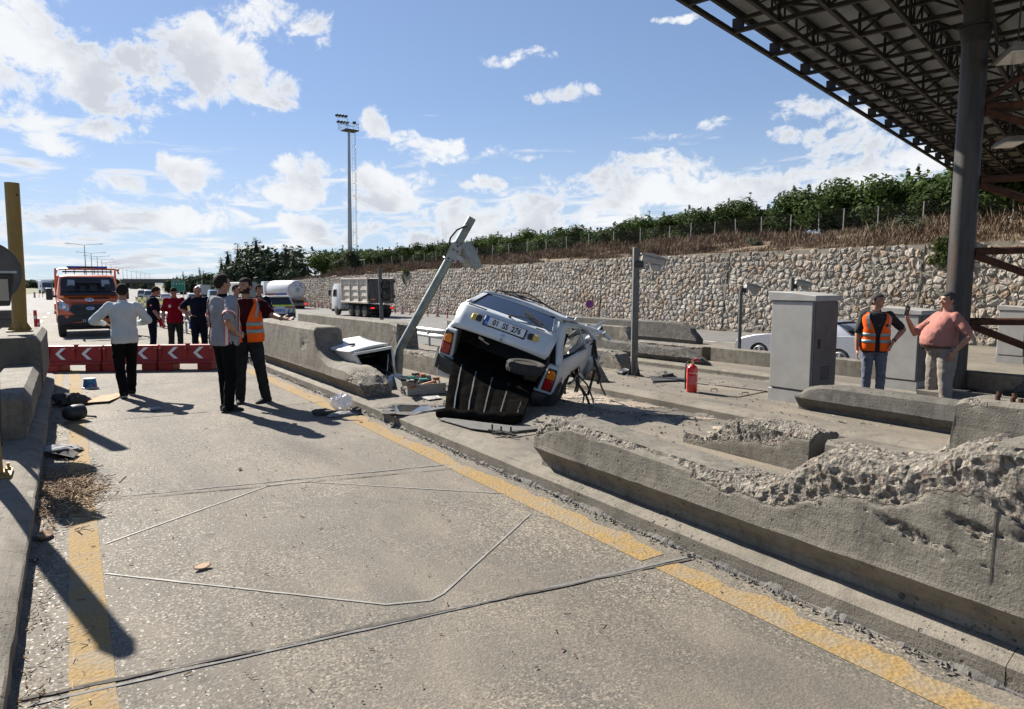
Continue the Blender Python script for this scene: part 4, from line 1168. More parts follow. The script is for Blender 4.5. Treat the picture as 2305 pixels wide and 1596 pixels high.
def column():
 zb=g1(CB.x,CB.y)+.15
 rt=thing('canopy_column','thick weathered round steel column holding the canopy, behind the man in the pink shirt','column',(CB.x,CB.y,zb))
 MB().tube([(0,0,0),(0,0,8.0)],.232,28).build('shaft',M['column'],rt,smooth=40)
 mb=MB();mb.box((0,0,7.3),(.5,.5,.06));mb.tube([(0,0,6.95),(0,0,7.25)],[.24,.29],20);mb.build('column_head',M['truss'],rt)
 MB().box((0,0,.02),(.8,.8,.04)).build('base_plate',M['steel_dark'],rt)
 d=Vector((0.62,-0.78,0)).normalized()*3.4
 tops=[]
 for z0,z1 in ((1.43,1.46),(2.86,2.93),(4.30,4.34),(5.72,5.75)):
  MB().tube([d*.07+Vector((0,0,z0)),d+Vector((0,0,z1))],.075,12).build('brace_tube',M['rust'],rt,smooth=40);tops.append(z0)
 for za,zb_ in ((1.35,0.05),(2.78,1.5),(4.2,2.95),(5.65,4.4)):
  MB().tube([d*.07+Vector((0,0,za)),d+Vector((0,0,zb_))],.075,12).build('diagonal_brace',M['rust'],rt,smooth=40)
 MB().tube([d*.07+Vector((0,0,5.85)),d*.75+Vector((0,0,7.4))],.06,10).build('diagonal_brace',M['rust'],rt,smooth=40)
 MB().tube([(-.1,-.30,7.6),(.05,-.36,6.9),(.3,-.5,6.75),(.5,-.5,6.2)],.03,8).build('conduit',M['steel_dark'],rt,smooth=40)
 r2=thing('canopy_column','second steel column of the braced pair, at the frame edge','column',(CB.x+d.x,CB.y+d.y,zb))
 MB().tube([(0,0,0),(0,0,8.0)],.29,28).build('shaft',M['column'],r2,smooth=40)
column()
for lab,(x,y,w),s in (('upper white canopy light fitting near the column',(2290,128,13.0),.95),('lower white canopy light fitting near the column',(2272,325,19.0),1.0)):
 p=at(x,y,w);t=thing('canopy_light',lab,'light fitting',tuple(p),R(40),'light fittings under the canopy')
 mb=MB();mb.prism([(-.30,0),(.30,0),(.20,.14),(-.20,.14)],-s/2,s/2,'x');mb.build('reflector',M['fitting'],t)
 MB().cyl((0,0,.14),(0,0,CZ-p[2]+.0),.015,n=6).build('hanger',M['steel_dark'],t)
 MB().box((0,0,-.01),(s*.9,.45,.02)).build('diffuser',M['lightglass'],t)
# ---------------- the wrecked estate car ----------------
M['carwhite']=mat('white_car_paint',(0.56,0.60,0.62),(0.48,0.51,0.52),2.0,0.28,coat=0.3,r2=0.42)
M['glass_tint']=glass('blue_tinted_glass',(0.025,0.035,0.06),0.04)
M['velour']=mat('boot_carpet',(0.0055,0.0052,0.005),(0.012,0.011,0.0095),7,1.0,bump=0.5,bscale=60,spec=0.0)
M['dark_interior']=mat('dark_interior',(0.012,0.012,0.012),(0.02,0.02,0.02),6,0.9)
M['plate_white']=mat('number_plate_white',(0.74,0.74,0.72),(0.55,0.54,0.51),6,0.5)
M['plate_blue']=mat('number_plate_blue',(0.02,0.10,0.50),(0.02,0.09,0.42),6,0.5)
M['yellowlens']=mat('yellow_lens',(0.62,0.44,0.08),(0.5,0.33,0.05),40,0.25,coat=.4)
def wreck():
 W=Matrix.Translation((4.57,7.80,0.02)) @ Euler((0,0,R(-46.5))).to_matrix().to_4x4() @ Euler((R(10.6),0,0)).to_matrix().to_4x4() @ Euler((0,R(19.5),0)).to_matrix().to_4x4()
 rt=thing('wrecked_estate_car','smashed white estate car tilted on its side with its tailgate hanging open','car')
 rt.matrix_world=W
 rnd=random.Random(4)
 def crush(P):
  "progressive crumpling towards the missing front"
  k=np.clip((P[...,1]-1.15)/0.9,0,1)**1.3;k2=np.clip((P[...,1]-.7)/1.2,0,1)
  n=fbm(P,3.2,4,5);n=n*1.2;m_=fbm(P,3.2,4,25);q=fbm(P,3.0,4,45)
  P=P.copy()
  P[...,0]+=k*(n*.16)-k*.16*np.sign(P[...,0])+k2*.012*fbm(P,9,3,6);P[...,1]-=k*(.12+.22*m_);P[...,2]+=k*(q*.13-.05)+k2*.012*m_;P[...,2]-=.23*np.clip(P[...,1]-.55,0,2)*np.clip((P[...,2]-.9)/.5,0,1)
  P[...,0]+=0.25*np.clip(P[...,1]-.45,0,3)
  return P
 def bd(p):return Vector((p[0]+0.25*max(0,p[1]-.45),p[1],p[2]))
 def xz(z):return np.interp(z,[.24,.32,.50,.74,.90,.95,1.16,1.33,1.39,1.41],[.70,.76,.805,.815,.80,.775,.68,.60,.55,.45])
 def yrear(z):return np.interp(z,[.2,.55,.92,1.40],[.02,.0,.10,.55])
 def side_grid(name,s,z0,z1,ya,yb,nz=14,ny=30,parent=rt,thick=True,mt='carwhite',off=0.0,arch=False):
  zs=np.linspace(z0,z1,nz);t=np.linspace(0,1,ny);P=np.zeros((ny,nz,3))
  for j,z in enumerate(zs):
   a=ya(z) if callable(ya) else ya;b=yb(z) if callable(yb) else yb
   P[:,j,1]=a+(b-a)*t;P[:,j,2]=z;P[:,j,0]=s*(xz(z)+off-0.06*np.clip((.12-(P[:,j,1]-yrear(z)))/.12,0,1)**2)
  P=crush(P)
  o=grid_mesh(name,P,M[mt],parent=parent)
  if arch:
   me=o.data;bm=bmesh.new();bm.from_mesh(me)
   bmesh.ops.delete(bm,geom=[v for v in bm.verts if math.hypot(v.co.y-.98,v.co.z-.30)<.34],context='VERTS');bm.to_mesh(me);bm.free()
  md=o.modifiers.new('thickness','SOLIDIFY');md.thickness=.018;md.offset=-1
  return o
 for s in (1,-1):
  side_grid('quarter_panel',s,.26,.925,yrear,1.95,16,44,arch=True)
  side_grid('rear_pillar',s,.92,1.37,yrear,lambda z:yrear(z)+.20,8,6)
  side_grid('window_rail',s,1.30,1.39,lambda z:yrear(z)+.15,2.0,4,30)
  side_grid('middle_pillar',s,.92,1.34,1.28,1.40,8,4)
  side_grid('inner_panel',s,.50,1.33,lambda z:yrear(z)+.05,lambda z:.32 if z>.93 else 1.15,10,10,mt='dark_interior',off=-.07)
 xs=np.linspace(-.57,.57,15);ys=np.linspace(.55,2.1,36);P=np.array([[(x,y,1.405+.035*(1-(x/.57)**2)-.02*((y-.6)/1.6)**2) for x in xs] for y in ys])
 P=crush(P);P[...,2]-=np.clip((P[...,1]-1.1),0,1)*.10*(P[...,0]>.1)*1.2
 o=grid_mesh('roof',P,M['carwhite'],parent=rt);md=o.modifiers.new('t','SOLIDIFY');md.thickness=.02;md.offset=-1
 MB().tube([(-.57,.55,1.385),(0,.535,1.425),(.57,.55,1.385)],.022,8).build('roof_gutter',M['carwhite'],rt,smooth=40)
 mb=MB();mb.prism([(-.74,.26),(.74,.26),(.78,.36),(.78,.50),(.66,.555),(-.66,.555),(-.78,.50),(-.78,.36)],-.01,.06,'y');mb.build('rear_panel',M['carwhite'],rt,bevel=.012)
 for s in (1,-1):
  mb=MB();mb.prism([(s*.60,.54),(s*.79,.50),(s*.80,.72),(s*.785,.92),(s*.64,.93),(s*.615,.70)],-.005,.10,'y');mb.build('lamp_panel',M['carwhite'],rt,bevel=.012)
  lp=MB().prism([(s*.655,.60),(s*.765,.60),(s*.775,.74),(s*.765,.745),(s*.66,.745)],-.045,.02,'y').build('tail_light',M['redlens'],rt,bevel=.012,smooth=35)
  MB().prism([(s*.66,.752),(s*.775,.752),(s*.772,.84),(s*.735,.885),(s*.675,.87)],-.04,.02,'y').build('indicator_lens',M['amber'],lp,bevel=.012,smooth=35)
  MB().prism([(s*.645,.585),(s*.783,.585),(s*.788,.75),(s*.775,.90),(s*.665,.895),(s*.65,.75)],-.018,.0,'y').build('lamp_seat',M['blackplastic'],lp)
 fl=MB();fl.box((0,1.0,.50),(1.42,1.95,.05));fl.box((0,1.7,.68),(1.3,.06,.4));fl.build('boot_floor',M['dark_interior'],rt)
 MB().box((-.28,1.45,.92),(.50,.16,.45),0.1).build('seat_back',M['dark_interior'],rt,bevel=.05,seg=2)
 MB().box((.30,1.35,.88),(.50,.16,.42),-0.25).build('seat_back',M['dark_interior'],rt,bevel=.05,seg=2)
 for s in (1,-1):MB().tube([(s*.60,.06,.57),(s*.615,.10,.93),(s*.50,.50,1.36)],.018,6).build('hatch_seal',M['black'],rt)
 MB().tube([(-.50,.52,1.365),(.50,.52,1.365)],.018,6).build('hatch_seal',M['black'],rt)
 mb=MB();prof=[(-.02,.36),(-.10,.37),(-.125,.42),(-.125,.50),(-.10,.555),(-.02,.56)]
 path=[(-.86,.55,math.pi/2),(-.865,.12,math.pi/2),(-.80,-.02,math.pi/4),(-.6,-.05,0),(0,-.06,0),(.6,-.05,0),(.80,-.02,-math.pi/4),(.865,.12,-math.pi/2),(.86,.55,-math.pi/2)]
 rings=[]
 for (x,y,a) in path:rings.append([Vector((x-math.sin(a)*(-d)*-1,y+math.cos(a)*d,z)) for d,z in [(p[0]+.02,p[1]) for p in prof]])
 mb.loft(rings,close=True);mb.build('bumper',M['blackplastic'],rt,smooth=40)
 MB().bar((.835,.42,.60),(.815,1.25,.59),.006,.012).bar((.835,.42,.60),(.835,.42,.68),.006,.012).build('side_trim',M['black'],rt)
 for s in (1,-1):
  wh=MB().tube([(s*.58,.98,.28),(s*.60,.98,.28),(s*.72,.98,.28),(s*.745,.98,.28)],[.24,.285,.285,.24],24).build('wheel',M['tyre'],rt,smooth=40)
  MB().tube([(s*.74,.98,.28),(s*.755,.98,.28)],[.18,.15],20).build('hub',M['steel_dark'],wh)
 MB().cyl((-.6,.98,.28),(.6,.98,.28),.05).build('rear_axle',M['steel_dark'],rt)
 MB().box((0,1.3,.36),(1.2,1.6,.16)).build('underbody',M['steel_dark'],rt,bevel=.04)
 for pts in ([(-.50,.75,1.42),(-.52,.78,1.50),(-.50,1.3,1.53),(-.45,1.7,1.47),(-.42,1.72,1.38)],[(.50,.85,1.40),(.50,.88,1.47),(.47,1.25,1.47),(.40,1.6,1.36),(.40,1.62,1.28)],
    [(-.51,.9,1.51),(-.15,.95,1.50),(.05,1.25,1.46)],[(-.49,1.5,1.51),(-.1,1.45,1.52),(.42,1.5,1.42)],[(-.5,.80,1.505),(-.2,1.1,1.60),(.1,1.65,1.45)]):
  pts=[bd((x,y,z-.035-.23*max(0,y-.55))) for x,y,z in pts]
  MB().tube(pts,.011,6).build('roof_rack_bar',M['steel_dark'],rt,smooth=50)
 for (x,y) in ((.50,.86),(.47,1.22),(.41,1.55)):MB().tube([bd((x,y,1.35-.23*(y-.55))),bd((x,y+.02,1.45-.23*(y-.55)))],[.035,.012],8).build('rack_foot',M['galv'],rt)
 for i in range(26):
  y0=rnd.uniform(1.2,1.85);z0=rnd.uniform(.35,.95);x0=rnd.uniform(.35,.74) if i % 4 else rnd.uniform(-.5,.2)
  n=7;P=np.zeros((n,4,3));d=np.array([rnd.uniform(-.1,.25),rnd.uniform(-.1,.35),rnd.uniform(-.35,.12)])
  for a in range(n):
   for b in range(4):P[a,b]=np.array([x0,y0,z0])+d*a/n*1.3+np.array([.03,.05,.06])*b*rnd.uniform(.6,1.2)
  P+=fbm(P,5,3,i)[...,None]*np.array([.06,.05,.07]);P[...,0]+=0.25*np.clip(P[...,1]-.45,0,3)
  o=grid_mesh('torn_panel',P,M['carwhite'] if i % 3 else M['galv'],parent=rt);md=o.modifiers.new('t','SOLIDIFY');md.thickness=.006
 for i in range(9):
  x0,y0,z0=rnd.uniform(.5,.78),rnd.uniform(1.2,1.7),rnd.uniform(.45,1.0);pts=[Vector((x0,y0,z0))]
  dr=Vector((rnd.uniform(0,.12),rnd.uniform(-.02,.12),-.12))
  for q in range(6):pts.append(pts[-1]+dr+Vector((rnd.uniform(-.05,.05),rnd.uniform(-.05,.05),rnd.uniform(-.04,.04))))
  pts=[bd(q) for q in pts]
  MB().tube(pts,rnd.uniform(.010,.022),7).build('hanging_hose',M['black'],rt,smooth=50)
 pts=[(.78,1.5,1.0),(.86,1.62,.75),(.90,1.66,.50),(.93,1.62,.25),(.95,1.58,.12)]
 pts=[bd(q) for q in pts]
 MB().tube(pts,.02,8).build('hanging_hose',M['black'],rt,smooth=50)
 for pts in ([(.60,1.45,1.16),(.76,1.62,.98),(.82,1.66,.72),(.74,1.55,.42)],[(.54,1.2,1.22),(.68,1.62,1.10),(.76,1.8,1.06)],[(.62,1.5,1.08),(.78,1.8,1.06),(.90,1.86,1.0)]):
  pts=[bd(q) for q in pts];mb=MB();mb.tube(pts,[.035,.04,.035,.03][:len(pts)],6);mb.build('bent_pillar',M['carwhite'],rt,smooth=30)
 mb=MB();mb.prism([(.25,.02),(1.2,-.04),(1.6,.2),(1.6,.42),(.2,.40)],.10,.88,'x');mb.build('dark_underbody_fill',M['dark_interior'],rt,bevel=.05)  # added dark block: underbody and the shade below the bumper in one tone
 H=Matrix.Translation((0,.55,1.395)) @ Matrix.Rotation(R(-37),4,'X') @ Matrix.Translation((0,-.55,-1.395))
 def g(x,y,z):return H @ Vector((x,y,z))
 tg=MB()
 rows=[(.625,-.035,.60),(.67,-.055,.63),(.80,-.045,.645),(.95,.02,.655),(.965,.045,.65)]
 def band(rows,th):
  n=13;V=[];F=[]
  for k,(z,y,hw) in enumerate(rows):
   for j in range(n):
    u=-1+2*j/(n-1);V.append(tuple(g(u*hw,y+.05*abs(u)**3,z)))
  for k in range(len(rows)-1):
   for j in range(n-1):F.append((k*n+j,k*n+j+1,(k+1)*n+j+1,(k+1)*n+j))
  return V,F
 V,F=band(rows,0);tg.add(V,F)
 a0,a1=(.965,.045,.65),(1.40,.53,.545)
 def fr(u,t,o=0.0):
  hw=a0[2]+(a1[2]-a0[2])*t;return g(u*hw,a0[1]+(a1[1]-a0[1])*t+.05*abs(u)**3-o*.66,a0[0]+(a1[0]-a0[0])*t+o*.7)
 for (u0,u1,t0,t1) in ((-1,1,0,.13),(-1,1,.93,1),(-1,-.86,.13,.93),(.86,1,.13,.93)):
  n=12;V=[];F=[]
  for i in range(n+1):
   for t in (t0,t1):V.append(tuple(fr(u0+(u1-u0)*i/n,t)))
  for i in range(n):F.append((2*i,2*i+2,2*i+3,2*i+1))
  tg.add(V,F)
 tgo=tg.build('tailgate',M['carwhite'],rt,smooth=30);bm=bmesh.new();bm.from_mesh(tgo.data);bmesh.ops.remove_doubles(bm,verts=bm.verts,dist=.002);bmesh.ops.recalc_face_normals(bm,faces=bm.faces);bm.to_mesh(tgo.data);bm.free()
 md=tgo.modifiers.new('t','SOLIDIFY');md.thickness=.035;md.offset=0
 gl=MB();n=12
 for i in range(n+1):
  for t in (.125,.935):gl.v.append(tuple(fr(-.87+1.74*i/n,t,.012)))
 gl.f=[(2*i,2*i+2,2*i+3,2*i+1) for i in range(n)];gl.m=[0]*n
 gl.build('rear_window',M['glass_tint'],tgo,smooth=60)
 sl=MB();sl.tube([fr(u,t,.016) for u,t in ((-.87,.13),(.87,.13),(.87,.93),(-.87,.93),(-.87,.13))],.011,6);sl.build('window_seal',M['black'],tgo)
 o0=g(0,-.05,.80);ux=(g(1,-.05,.80)-o0).normalized();uz=(g(0,-.04,.92)-g(0,-.05,.70)).normalized();un=ux.cross(uz).normalized()
 def lp(x,z,o=0.0):return o0+ux*x+uz*z+un*o
 def pbox(name,x,z,w,h,d,m,bev=.006,o=0.0):
  mb=MB();mb.add([lp(x+a*w/2,z+b*h/2,o+c) for c in (0,d) for a,b in ((-1,-1),(1,-1),(1,1),(-1,1))],[(3,2,1,0),(4,5,6,7),(0,1,5,4),(1,2,6,5),(2,3,7,6),(3,0,4,7)])
  return mb.build(name,m,tgo,bevel=bev)
 pbox('plate_holder',0.0,.015,.56,.145,.018,M['blackplastic'],.008)
 pbox('number_plate',0.0,.017,.52,.110,.010,M['plate_white'],.002,.0145)
 pbox('plate_band',-.238,.017,.042,.108,.002,M['plate_blue'],0,.0245)
 text('01  SS  276',.105,M['black_ink'],tgo,plane_m(lp(.025,.015,.0265),ux,uz),'plate_lettering',.0015,sx=.78,bold=.002)
 text('TR',.030,M['white_ink'],tgo,plane_m(lp(-.238,-.015,.0275),ux,uz),'plate_lettering',.001)
 for s in (-1,1):
  pbox('plate_lamp',s*.375,.015,.135,.085,.030,M['yellowlens'],.018)
  pbox('lamp_shroud',s*.345,.015,.075,.087,.034,M['blackplastic'],.012)
 pbox('name_badge',-.42,.155,.25,.016,.006,M['blackplastic'],.002)
 text('RENAULT 12 TSW',.017,M['chrome'],tgo,plane_m(lp(-.42,.155,.0065),ux,uz),'badge_lettering',.001,sx=1.25)
 pbox('name_badge',.42,.150,.12,.016,.006,M['blackplastic'],.002)
 text('TOROS',.016,M['chrome'],tgo,plane_m(lp(.42,.150,.0065),ux,uz),'badge_lettering',.001,sx=1.3)
 mb=MB();mb.tube([lp(0.02,-.105,0),lp(.02,-.105,.03)],.018,12);mb.build('tailgate_lock',M['chrome'],tgo)
 pbox('lock_catch',.02,-.155,.035,.04,.02,M['galv'],.004)
 mb=MB();mb.tube([fr(-.02,.06,.02),fr(-.02,.06,.05)],.02,8);mb.bar(fr(-.02,.06,.05),fr(.42,.30,.05),.018,.012);mb.build('wiper_arm',M['blackplastic'],tgo)
 mb=MB();mb.bar(fr(.18,.62,.035),fr(.70,.16,.035),.012,.03);mb.bar(fr(.30,.50,.05),fr(.62,.23,.05),.012,.014);mb.build('wiper_blade',M['black'],tgo)
 for s in (1,-1):MB().tube([(s*.55,.35,1.18),g(s*.58,.18,1.08)],.010,6).build('gas_strut',M['steel_dark'],rt)
 return W
WR=wreck()
def wl(x,y,z):return WR @ Vector((x,y,z))
def spare():
 t=thing('spare_wheel','black spare wheel lying in the open boot of the wrecked car','wheel')
 ax=(Vector((0,0,1))+Vector(-CF)*.07+Vector(CR)*.15).normalized();t.matrix_world=Matrix.Translation(WR @ Vector((.36,.08,.76))) @ rotm(ax).to_4x4() @ Matrix.Scale(.86,4)
 rr=[(.17,-.06),(.24,-.085),(.285,-.07),(.30,-.02),(.30,.03),(.285,.07),(.24,.085),(.19,.06)]
 n=36;mb=MB();mb.loft([[Vector((r*math.cos(2*math.pi*j/n),r*math.sin(2*math.pi*j/n),z)) for j in range(n)] for r,z in rr],cap=False);mb.build('tyre',M['tyre'],t,smooth=50)
 mb=MB();mb.loft([[Vector((r*math.cos(2*math.pi*j/24),r*math.sin(2*math.pi*j/24),z)) for j in range(24)] for r,z in ((.20,.055),(.18,.03),(.12,.0),(.05,.02))]);mb.build('rim',M['steel_dark'],t,smooth=40)
 mb=MB()
 for j in range(40):
  a=2*math.pi*j/40;mb.box((math.cos(a)*.30,math.sin(a)*.30,.03*(-1)**j),(.012,.022,.05),a)
 mb.build('tread_block',M['tyre'],t)
spare()
def boot_mat():
 t=thing('boot_mat','long black ribbed boot mat hanging out of the wrecked car onto the island','mat')
 A,B=wl(-.62,.12,.60),wl(.55,.05,.56);C_,D_=Vector(gp(1003,935,.17)),Vector(gp(1172,948,.17))
 A2,B2=wl(-.62,.55,.60),wl(.55,.55,.58)
 nu,nv=60,50;P=np.zeros((nu,nv,3))
 for i in range(nu):
  u=i/(nu-1)
  for j in range(nv):
   v=j/(nv-1)
   top=A.lerp(B,u);bot=C_.lerp(D_,u);bk=A2.lerp(B2,u)
   if v<.15:p=bk.lerp(top,v/.15)
   else:
    w=(v-.15)/.85;p=top.lerp(bot,w);out=Vector((-.35,-.5,0)).normalized()
    p+=out*(.16*math.sin(math.pi*w)+.05*w)
    fold=abs(math.sin(u*math.pi*5+.4))**.7;p+=out*(.05*(fold-.5)*min(1,w*2.0))
    p.z=max(p.z,g1(p.x,p.y)+.165)
   P[i,j]=p
 P[:,8:,:]+=fbm(P[:,8:,:],6,4,3)[...,None]*np.array([.016,.016,.010])
 o=grid_mesh('mat_sheet',P,M['velour'],parent=t);md=o.modifiers.new('t','SOLIDIFY');md.thickness=.012
 for u in (.13,.31,.52,.72,.92):
  i=int(u*(nu-1));pts=[Vector(P[i,j])+Vector((-.012,-.018,.004)) for j in range(14 if u<.9 else 24,nv-1,3)]
  mb=MB()
  for a,b in zip(pts[:-1],pts[1:]):mb.bar(a,b,.016,.007,up=(-.5,-.8,.2))
  mb.build('mat_rib',M['ribs'],t)
 pts=[C_.lerp(D_,k/10)+Vector((-.05,-.08,.045+.012*math.sin(k*2.1))) for k in range(-1,11)]
 MB().tube(pts,[.05,.06,.062,.055,.06,.055,.05,.058,.06,.075,.08,.05],12).build('rolled_hem',M['velour'],t,smooth=60)
M['ribs']=mat('pale_rib_strip',(0.30,0.30,0.29),(0.16,0.16,0.155),5,0.35,.5)
boot_mat()
# ---------------- other vehicles ----------------
def fw(x,w):
 "ground position on the sight line of photo column x at horizontal distance w along the view axis"
 d=cam_ray(x,HZP);h=d[:2];dep=w;X,Y=h*dep;return X,Y,g1(X,Y)
M['orange']=mat('orange_truck_paint',(0.70,0.125,0.018),(0.62,0.11,0.017),2,0.28,coat=.4)
M['navy_plastic']=mat('dark_bumper',(0.018,0.022,0.035),(0.03,0.033,0.04),5,0.5)
M['silver']=mat('silver_car_paint',(0.48,0.49,0.52),(0.43,0.44,0.47),2,0.22,0.45,coat=.5)
M['vanwhite']=mat('white_van_paint',(0.58,0.59,0.59),(0.50,0.51,0.51),2,0.3,coat=.3)
M['lamp_clear']=mat('headlamp_glass',(0.62,0.68,0.76),(0.35,0.42,0.52),9,0.1,.3)
M['bluelamp']=mat('blue_beacon',(0.02,0.05,0.55),(0.01,0.03,0.35),9,0.15)
M['hivis']=mat('yellow_green_film',(0.55,0.72,0.05),(0.48,0.62,0.04),9,0.4)
def wheel(mb_parent,x,y,r,w,side,alloy=True,spokes=5,name='wheel'):
 s=side
 wh=MB().tube([(x-s*w,y,r),(x-s*w*.9,y,r),(x-s*w*.1,y,r),(x,y,r)],[r*.86,r,r,r*.88],26).build(name,M['tyre'],mb_parent,smooth=40)
 mb=MB();n=24;mb.loft([[Vector((x+o*s,y+q*math.cos(2*math.pi*j/n),r+q*math.sin(2*math.pi*j/n))) for j in range(n)] for q,o in ((r*.74,.0),(r*.70,.006),(r*.64,-.03))],cap=False)
 if alloy:
  for k in range(spokes):
   a=2*math.pi*k/spokes+.3;c,q=math.cos(a),math.sin(a)
   u=Vector((0,c,q));v=Vector((0,-q,c));o=Vector((x+.004*s,y,r))
   pts=[o+u*r*.12-v*r*.09,o+u*r*.70-v*r*.15,o+u*r*.70+v*r*.15,o+u*r*.12+v*r*.09]
   mb.add(pts+[p-Vector((s*.03,0,0)) for p in pts],[(0,1,2,3),(7,6,5,4),(0,4,5,1),(2,6,7,3)])
  mb.tube([(x-.01*s,y,r),(x+.012*s,y,r)],r*.17,12)
  mb.build('rim',M['alloy'],wh)
  MB().tube([(x-.05*s,y,r),(x-.045*s,y,r)],r*.68,20).build('brake_disc',M['steel_dark'],wh)
 else:
  mb.tube([(x-.03*s,y,r),(x-.01*s,y,r)],[r*.62,r*.3],16);mb.build('rim',M['steel_pole'],wh)
 return wh
def outline_car(rt,pts_up,wheels,r,L,hw,paint,belt=None):
 "lower body: side outline with round wheel arches, swept across with softened shoulders"
 low=[];ra=r*1.14
 zb=.24
 ys=sorted(wheels);low.append((.03,zb+.05))
 for yc in ys:
  a0=math.asin(min(1,(zb-r)/ra)) if abs((zb-r)/ra)<1 else 0
  for k in range(13):
   a=math.pi-a0-(math.pi-2*a0)*k/12;low.append((yc+ra*math.cos(a),r+ra*math.sin(a)))
 low.append((L-.05,zb+.03));poly=low+pts_up
 xsec=[(-hw+.03,.0),(-hw,.05)]
 n=len(poly);rings=[]
 for x,ins in ((-hw,.03),(-hw+.02,.0),(hw-.02,.0),(hw,.03)):
  cy=L/2;cz=.6;rings.append([Vector((x*(1-.10*max(0,(z-.62))) if abs(x)>0 else x,y+(cy-y)*ins*.25,z-(ins*.6 if z>.6 else -ins*.0))) for y,z in poly])
 mb=MB();n=len(poly);vs=[q for rg in rings for q in rg];fs=[]
 for i in range(3):
  for j in range(n):fs.append((i*n+j,i*n+(j+1) % n,(i+1)*n+(j+1) % n,(i+1)*n+j))
 fs.append(tuple(range(n)));fs.append(tuple(3*n+j for j in range(n-1,-1,-1)))
 mb.add(vs,fs);bo=mb.build('body',paint,rt,smooth=35)
 return bo
def greenhouse(rt,poly,hb,ht,zb,zt,paint,wins,mglass):
 def hx(z):return hb+(ht-hb)*np.clip((z-zb)/(zt-zb),0,1)
 n=len(poly);mb=MB();V=[(-hx(z),y,z) for y,z in poly]+[(hx(z),y,z) for y,z in poly]
 mb.add(V,[tuple(range(n-1,-1,-1)),tuple(range(n,2*n))]+[(i,(i+1) % n,(i+1) % n+n,i+n) for i in range(n)]);mb.build('cabin',paint,rt,bevel=.035,seg=2,smooth=40)
 for w in wins:
  for s in (-1,1):
   V=[(s*(hx(z)+.004),y,z) for y,z in w];V2=[(s*(hx(z)-.02),y,z) for y,z in w];k=len(w)
   MB().add(V+V2,[tuple(range(k)),tuple(range(2*k-1,k-1,-1))]+[(i,(i+1) % k,(i+1) % k+k,i+k) for i in range(k)]).build('side_window',mglass,rt)
 return hx
def cross_glass(rt,y0,z0,y1,z1,h0,h1,m,name,o=.012):
 d=Vector((0,y1-y0,z1-z0)).normalized();nr=Vector((0,-d.z,d.y));
 if nr.z<0:nr=-nr
 a=[Vector((-h0,y0,z0)),Vector((h0,y0,z0)),Vector((h1,y1,z1)),Vector((-h1,y1,z1))];V=[p+nr*o for p in a]+[p-nr*.01 for p in a]
 MB().add(V,[(0,1,2,3),(7,6,5,4),(0,4,5,1),(1,5,6,2),(2,6,7,3),(3,7,4,0)]).build(name,m,rt)
def sedan():
 p=gp(1890,834);hd=R(-1)
 rt=thing('silver_car','silver saloon car passing behind the grey cabinets','car',(p[0],p[1],p[2]),0)
 fwd=Vector((-.06,1,0)).normalized()
 rt.rotation_euler=(0,0,math.atan2(-fwd.x,fwd.y));lft=Vector((-fwd.y,fwd.x,0))
 rt.location=Vector(p)-fwd*.93-lft*.80
 rt.location.z=g1(rt.location.x,rt.location.y)
 up=[(4.58,.55),(4.50,.70),(4.25,.80),(3.85,.90),(3.30,.97),(2.4,.985),(1.4,1.0),(.70,1.04),(.22,1.05),(.04,.98),(.0,.62)]
 outline_car(rt,up,(.93,3.63),.315,4.6,.89,M['silver'])
 poly=[(3.35,.95),(2.60,1.36),(2.25,1.44),(1.75,1.465),(1.35,1.43),(1.05,1.30),(.62,1.03)]
 hx=greenhouse(rt,poly,.80,.60,.97,1.45,M['silver'],[[(2.95,1.0),(2.45,1.32),(2.2,1.375),(2.12,1.375),(2.12,1.0)],[(2.04,1.0),(2.04,1.385),(1.72,1.385),(1.38,1.335),(1.22,1.02)]],M['glass_dark'])
 cross_glass(rt,.66,1.055,1.28,1.40,.66,.54,M['glass_dark'],'rear_window');cross_glass(rt,3.28,.985,2.62,1.35,.70,.57,M['glass_dark'],'windscreen')
 for y in (.93,3.63):
  for s in (-1,1):wheel(rt,s*.875,y,.315,.2,s)
 for s in (-1,1):
  MB().box((s*.80,.06,.82),(.16,.12,.24)).build('tail_light',M['redlens'],rt,bevel=.02);MB().box((s*.92,2.75,1.02),(.16,.1,.12)).build('door_mirror',M['silver'],rt,bevel=.03)
  MB().bar((s*.897,2.1,.32),(s*.897,2.1,.97),.006,.004).build('door_gap',M['blackplastic'],rt);MB().bar((s*.897,1.22,.60),(s*.897,1.18,.98),.006,.004).build('door_gap',M['blackplastic'],rt)
  MB().box((s*.905,2.25,.86),(.02,.18,.03)).build('door_handle',M['silver'],rt,bevel=.006);MB().box((s*.905,1.35,.88),(.02,.18,.03)).build('door_handle',M['silver'],rt,bevel=.006)
 MB().box((0,2.3,.42),(1.6,3.6,.3)).build('underbody',M['blackplastic'],rt)
 MB().tube([(0,1.45,1.46),(0,1.30,1.53)],.006,5).build('aerial',M['black'],rt)
sedan()
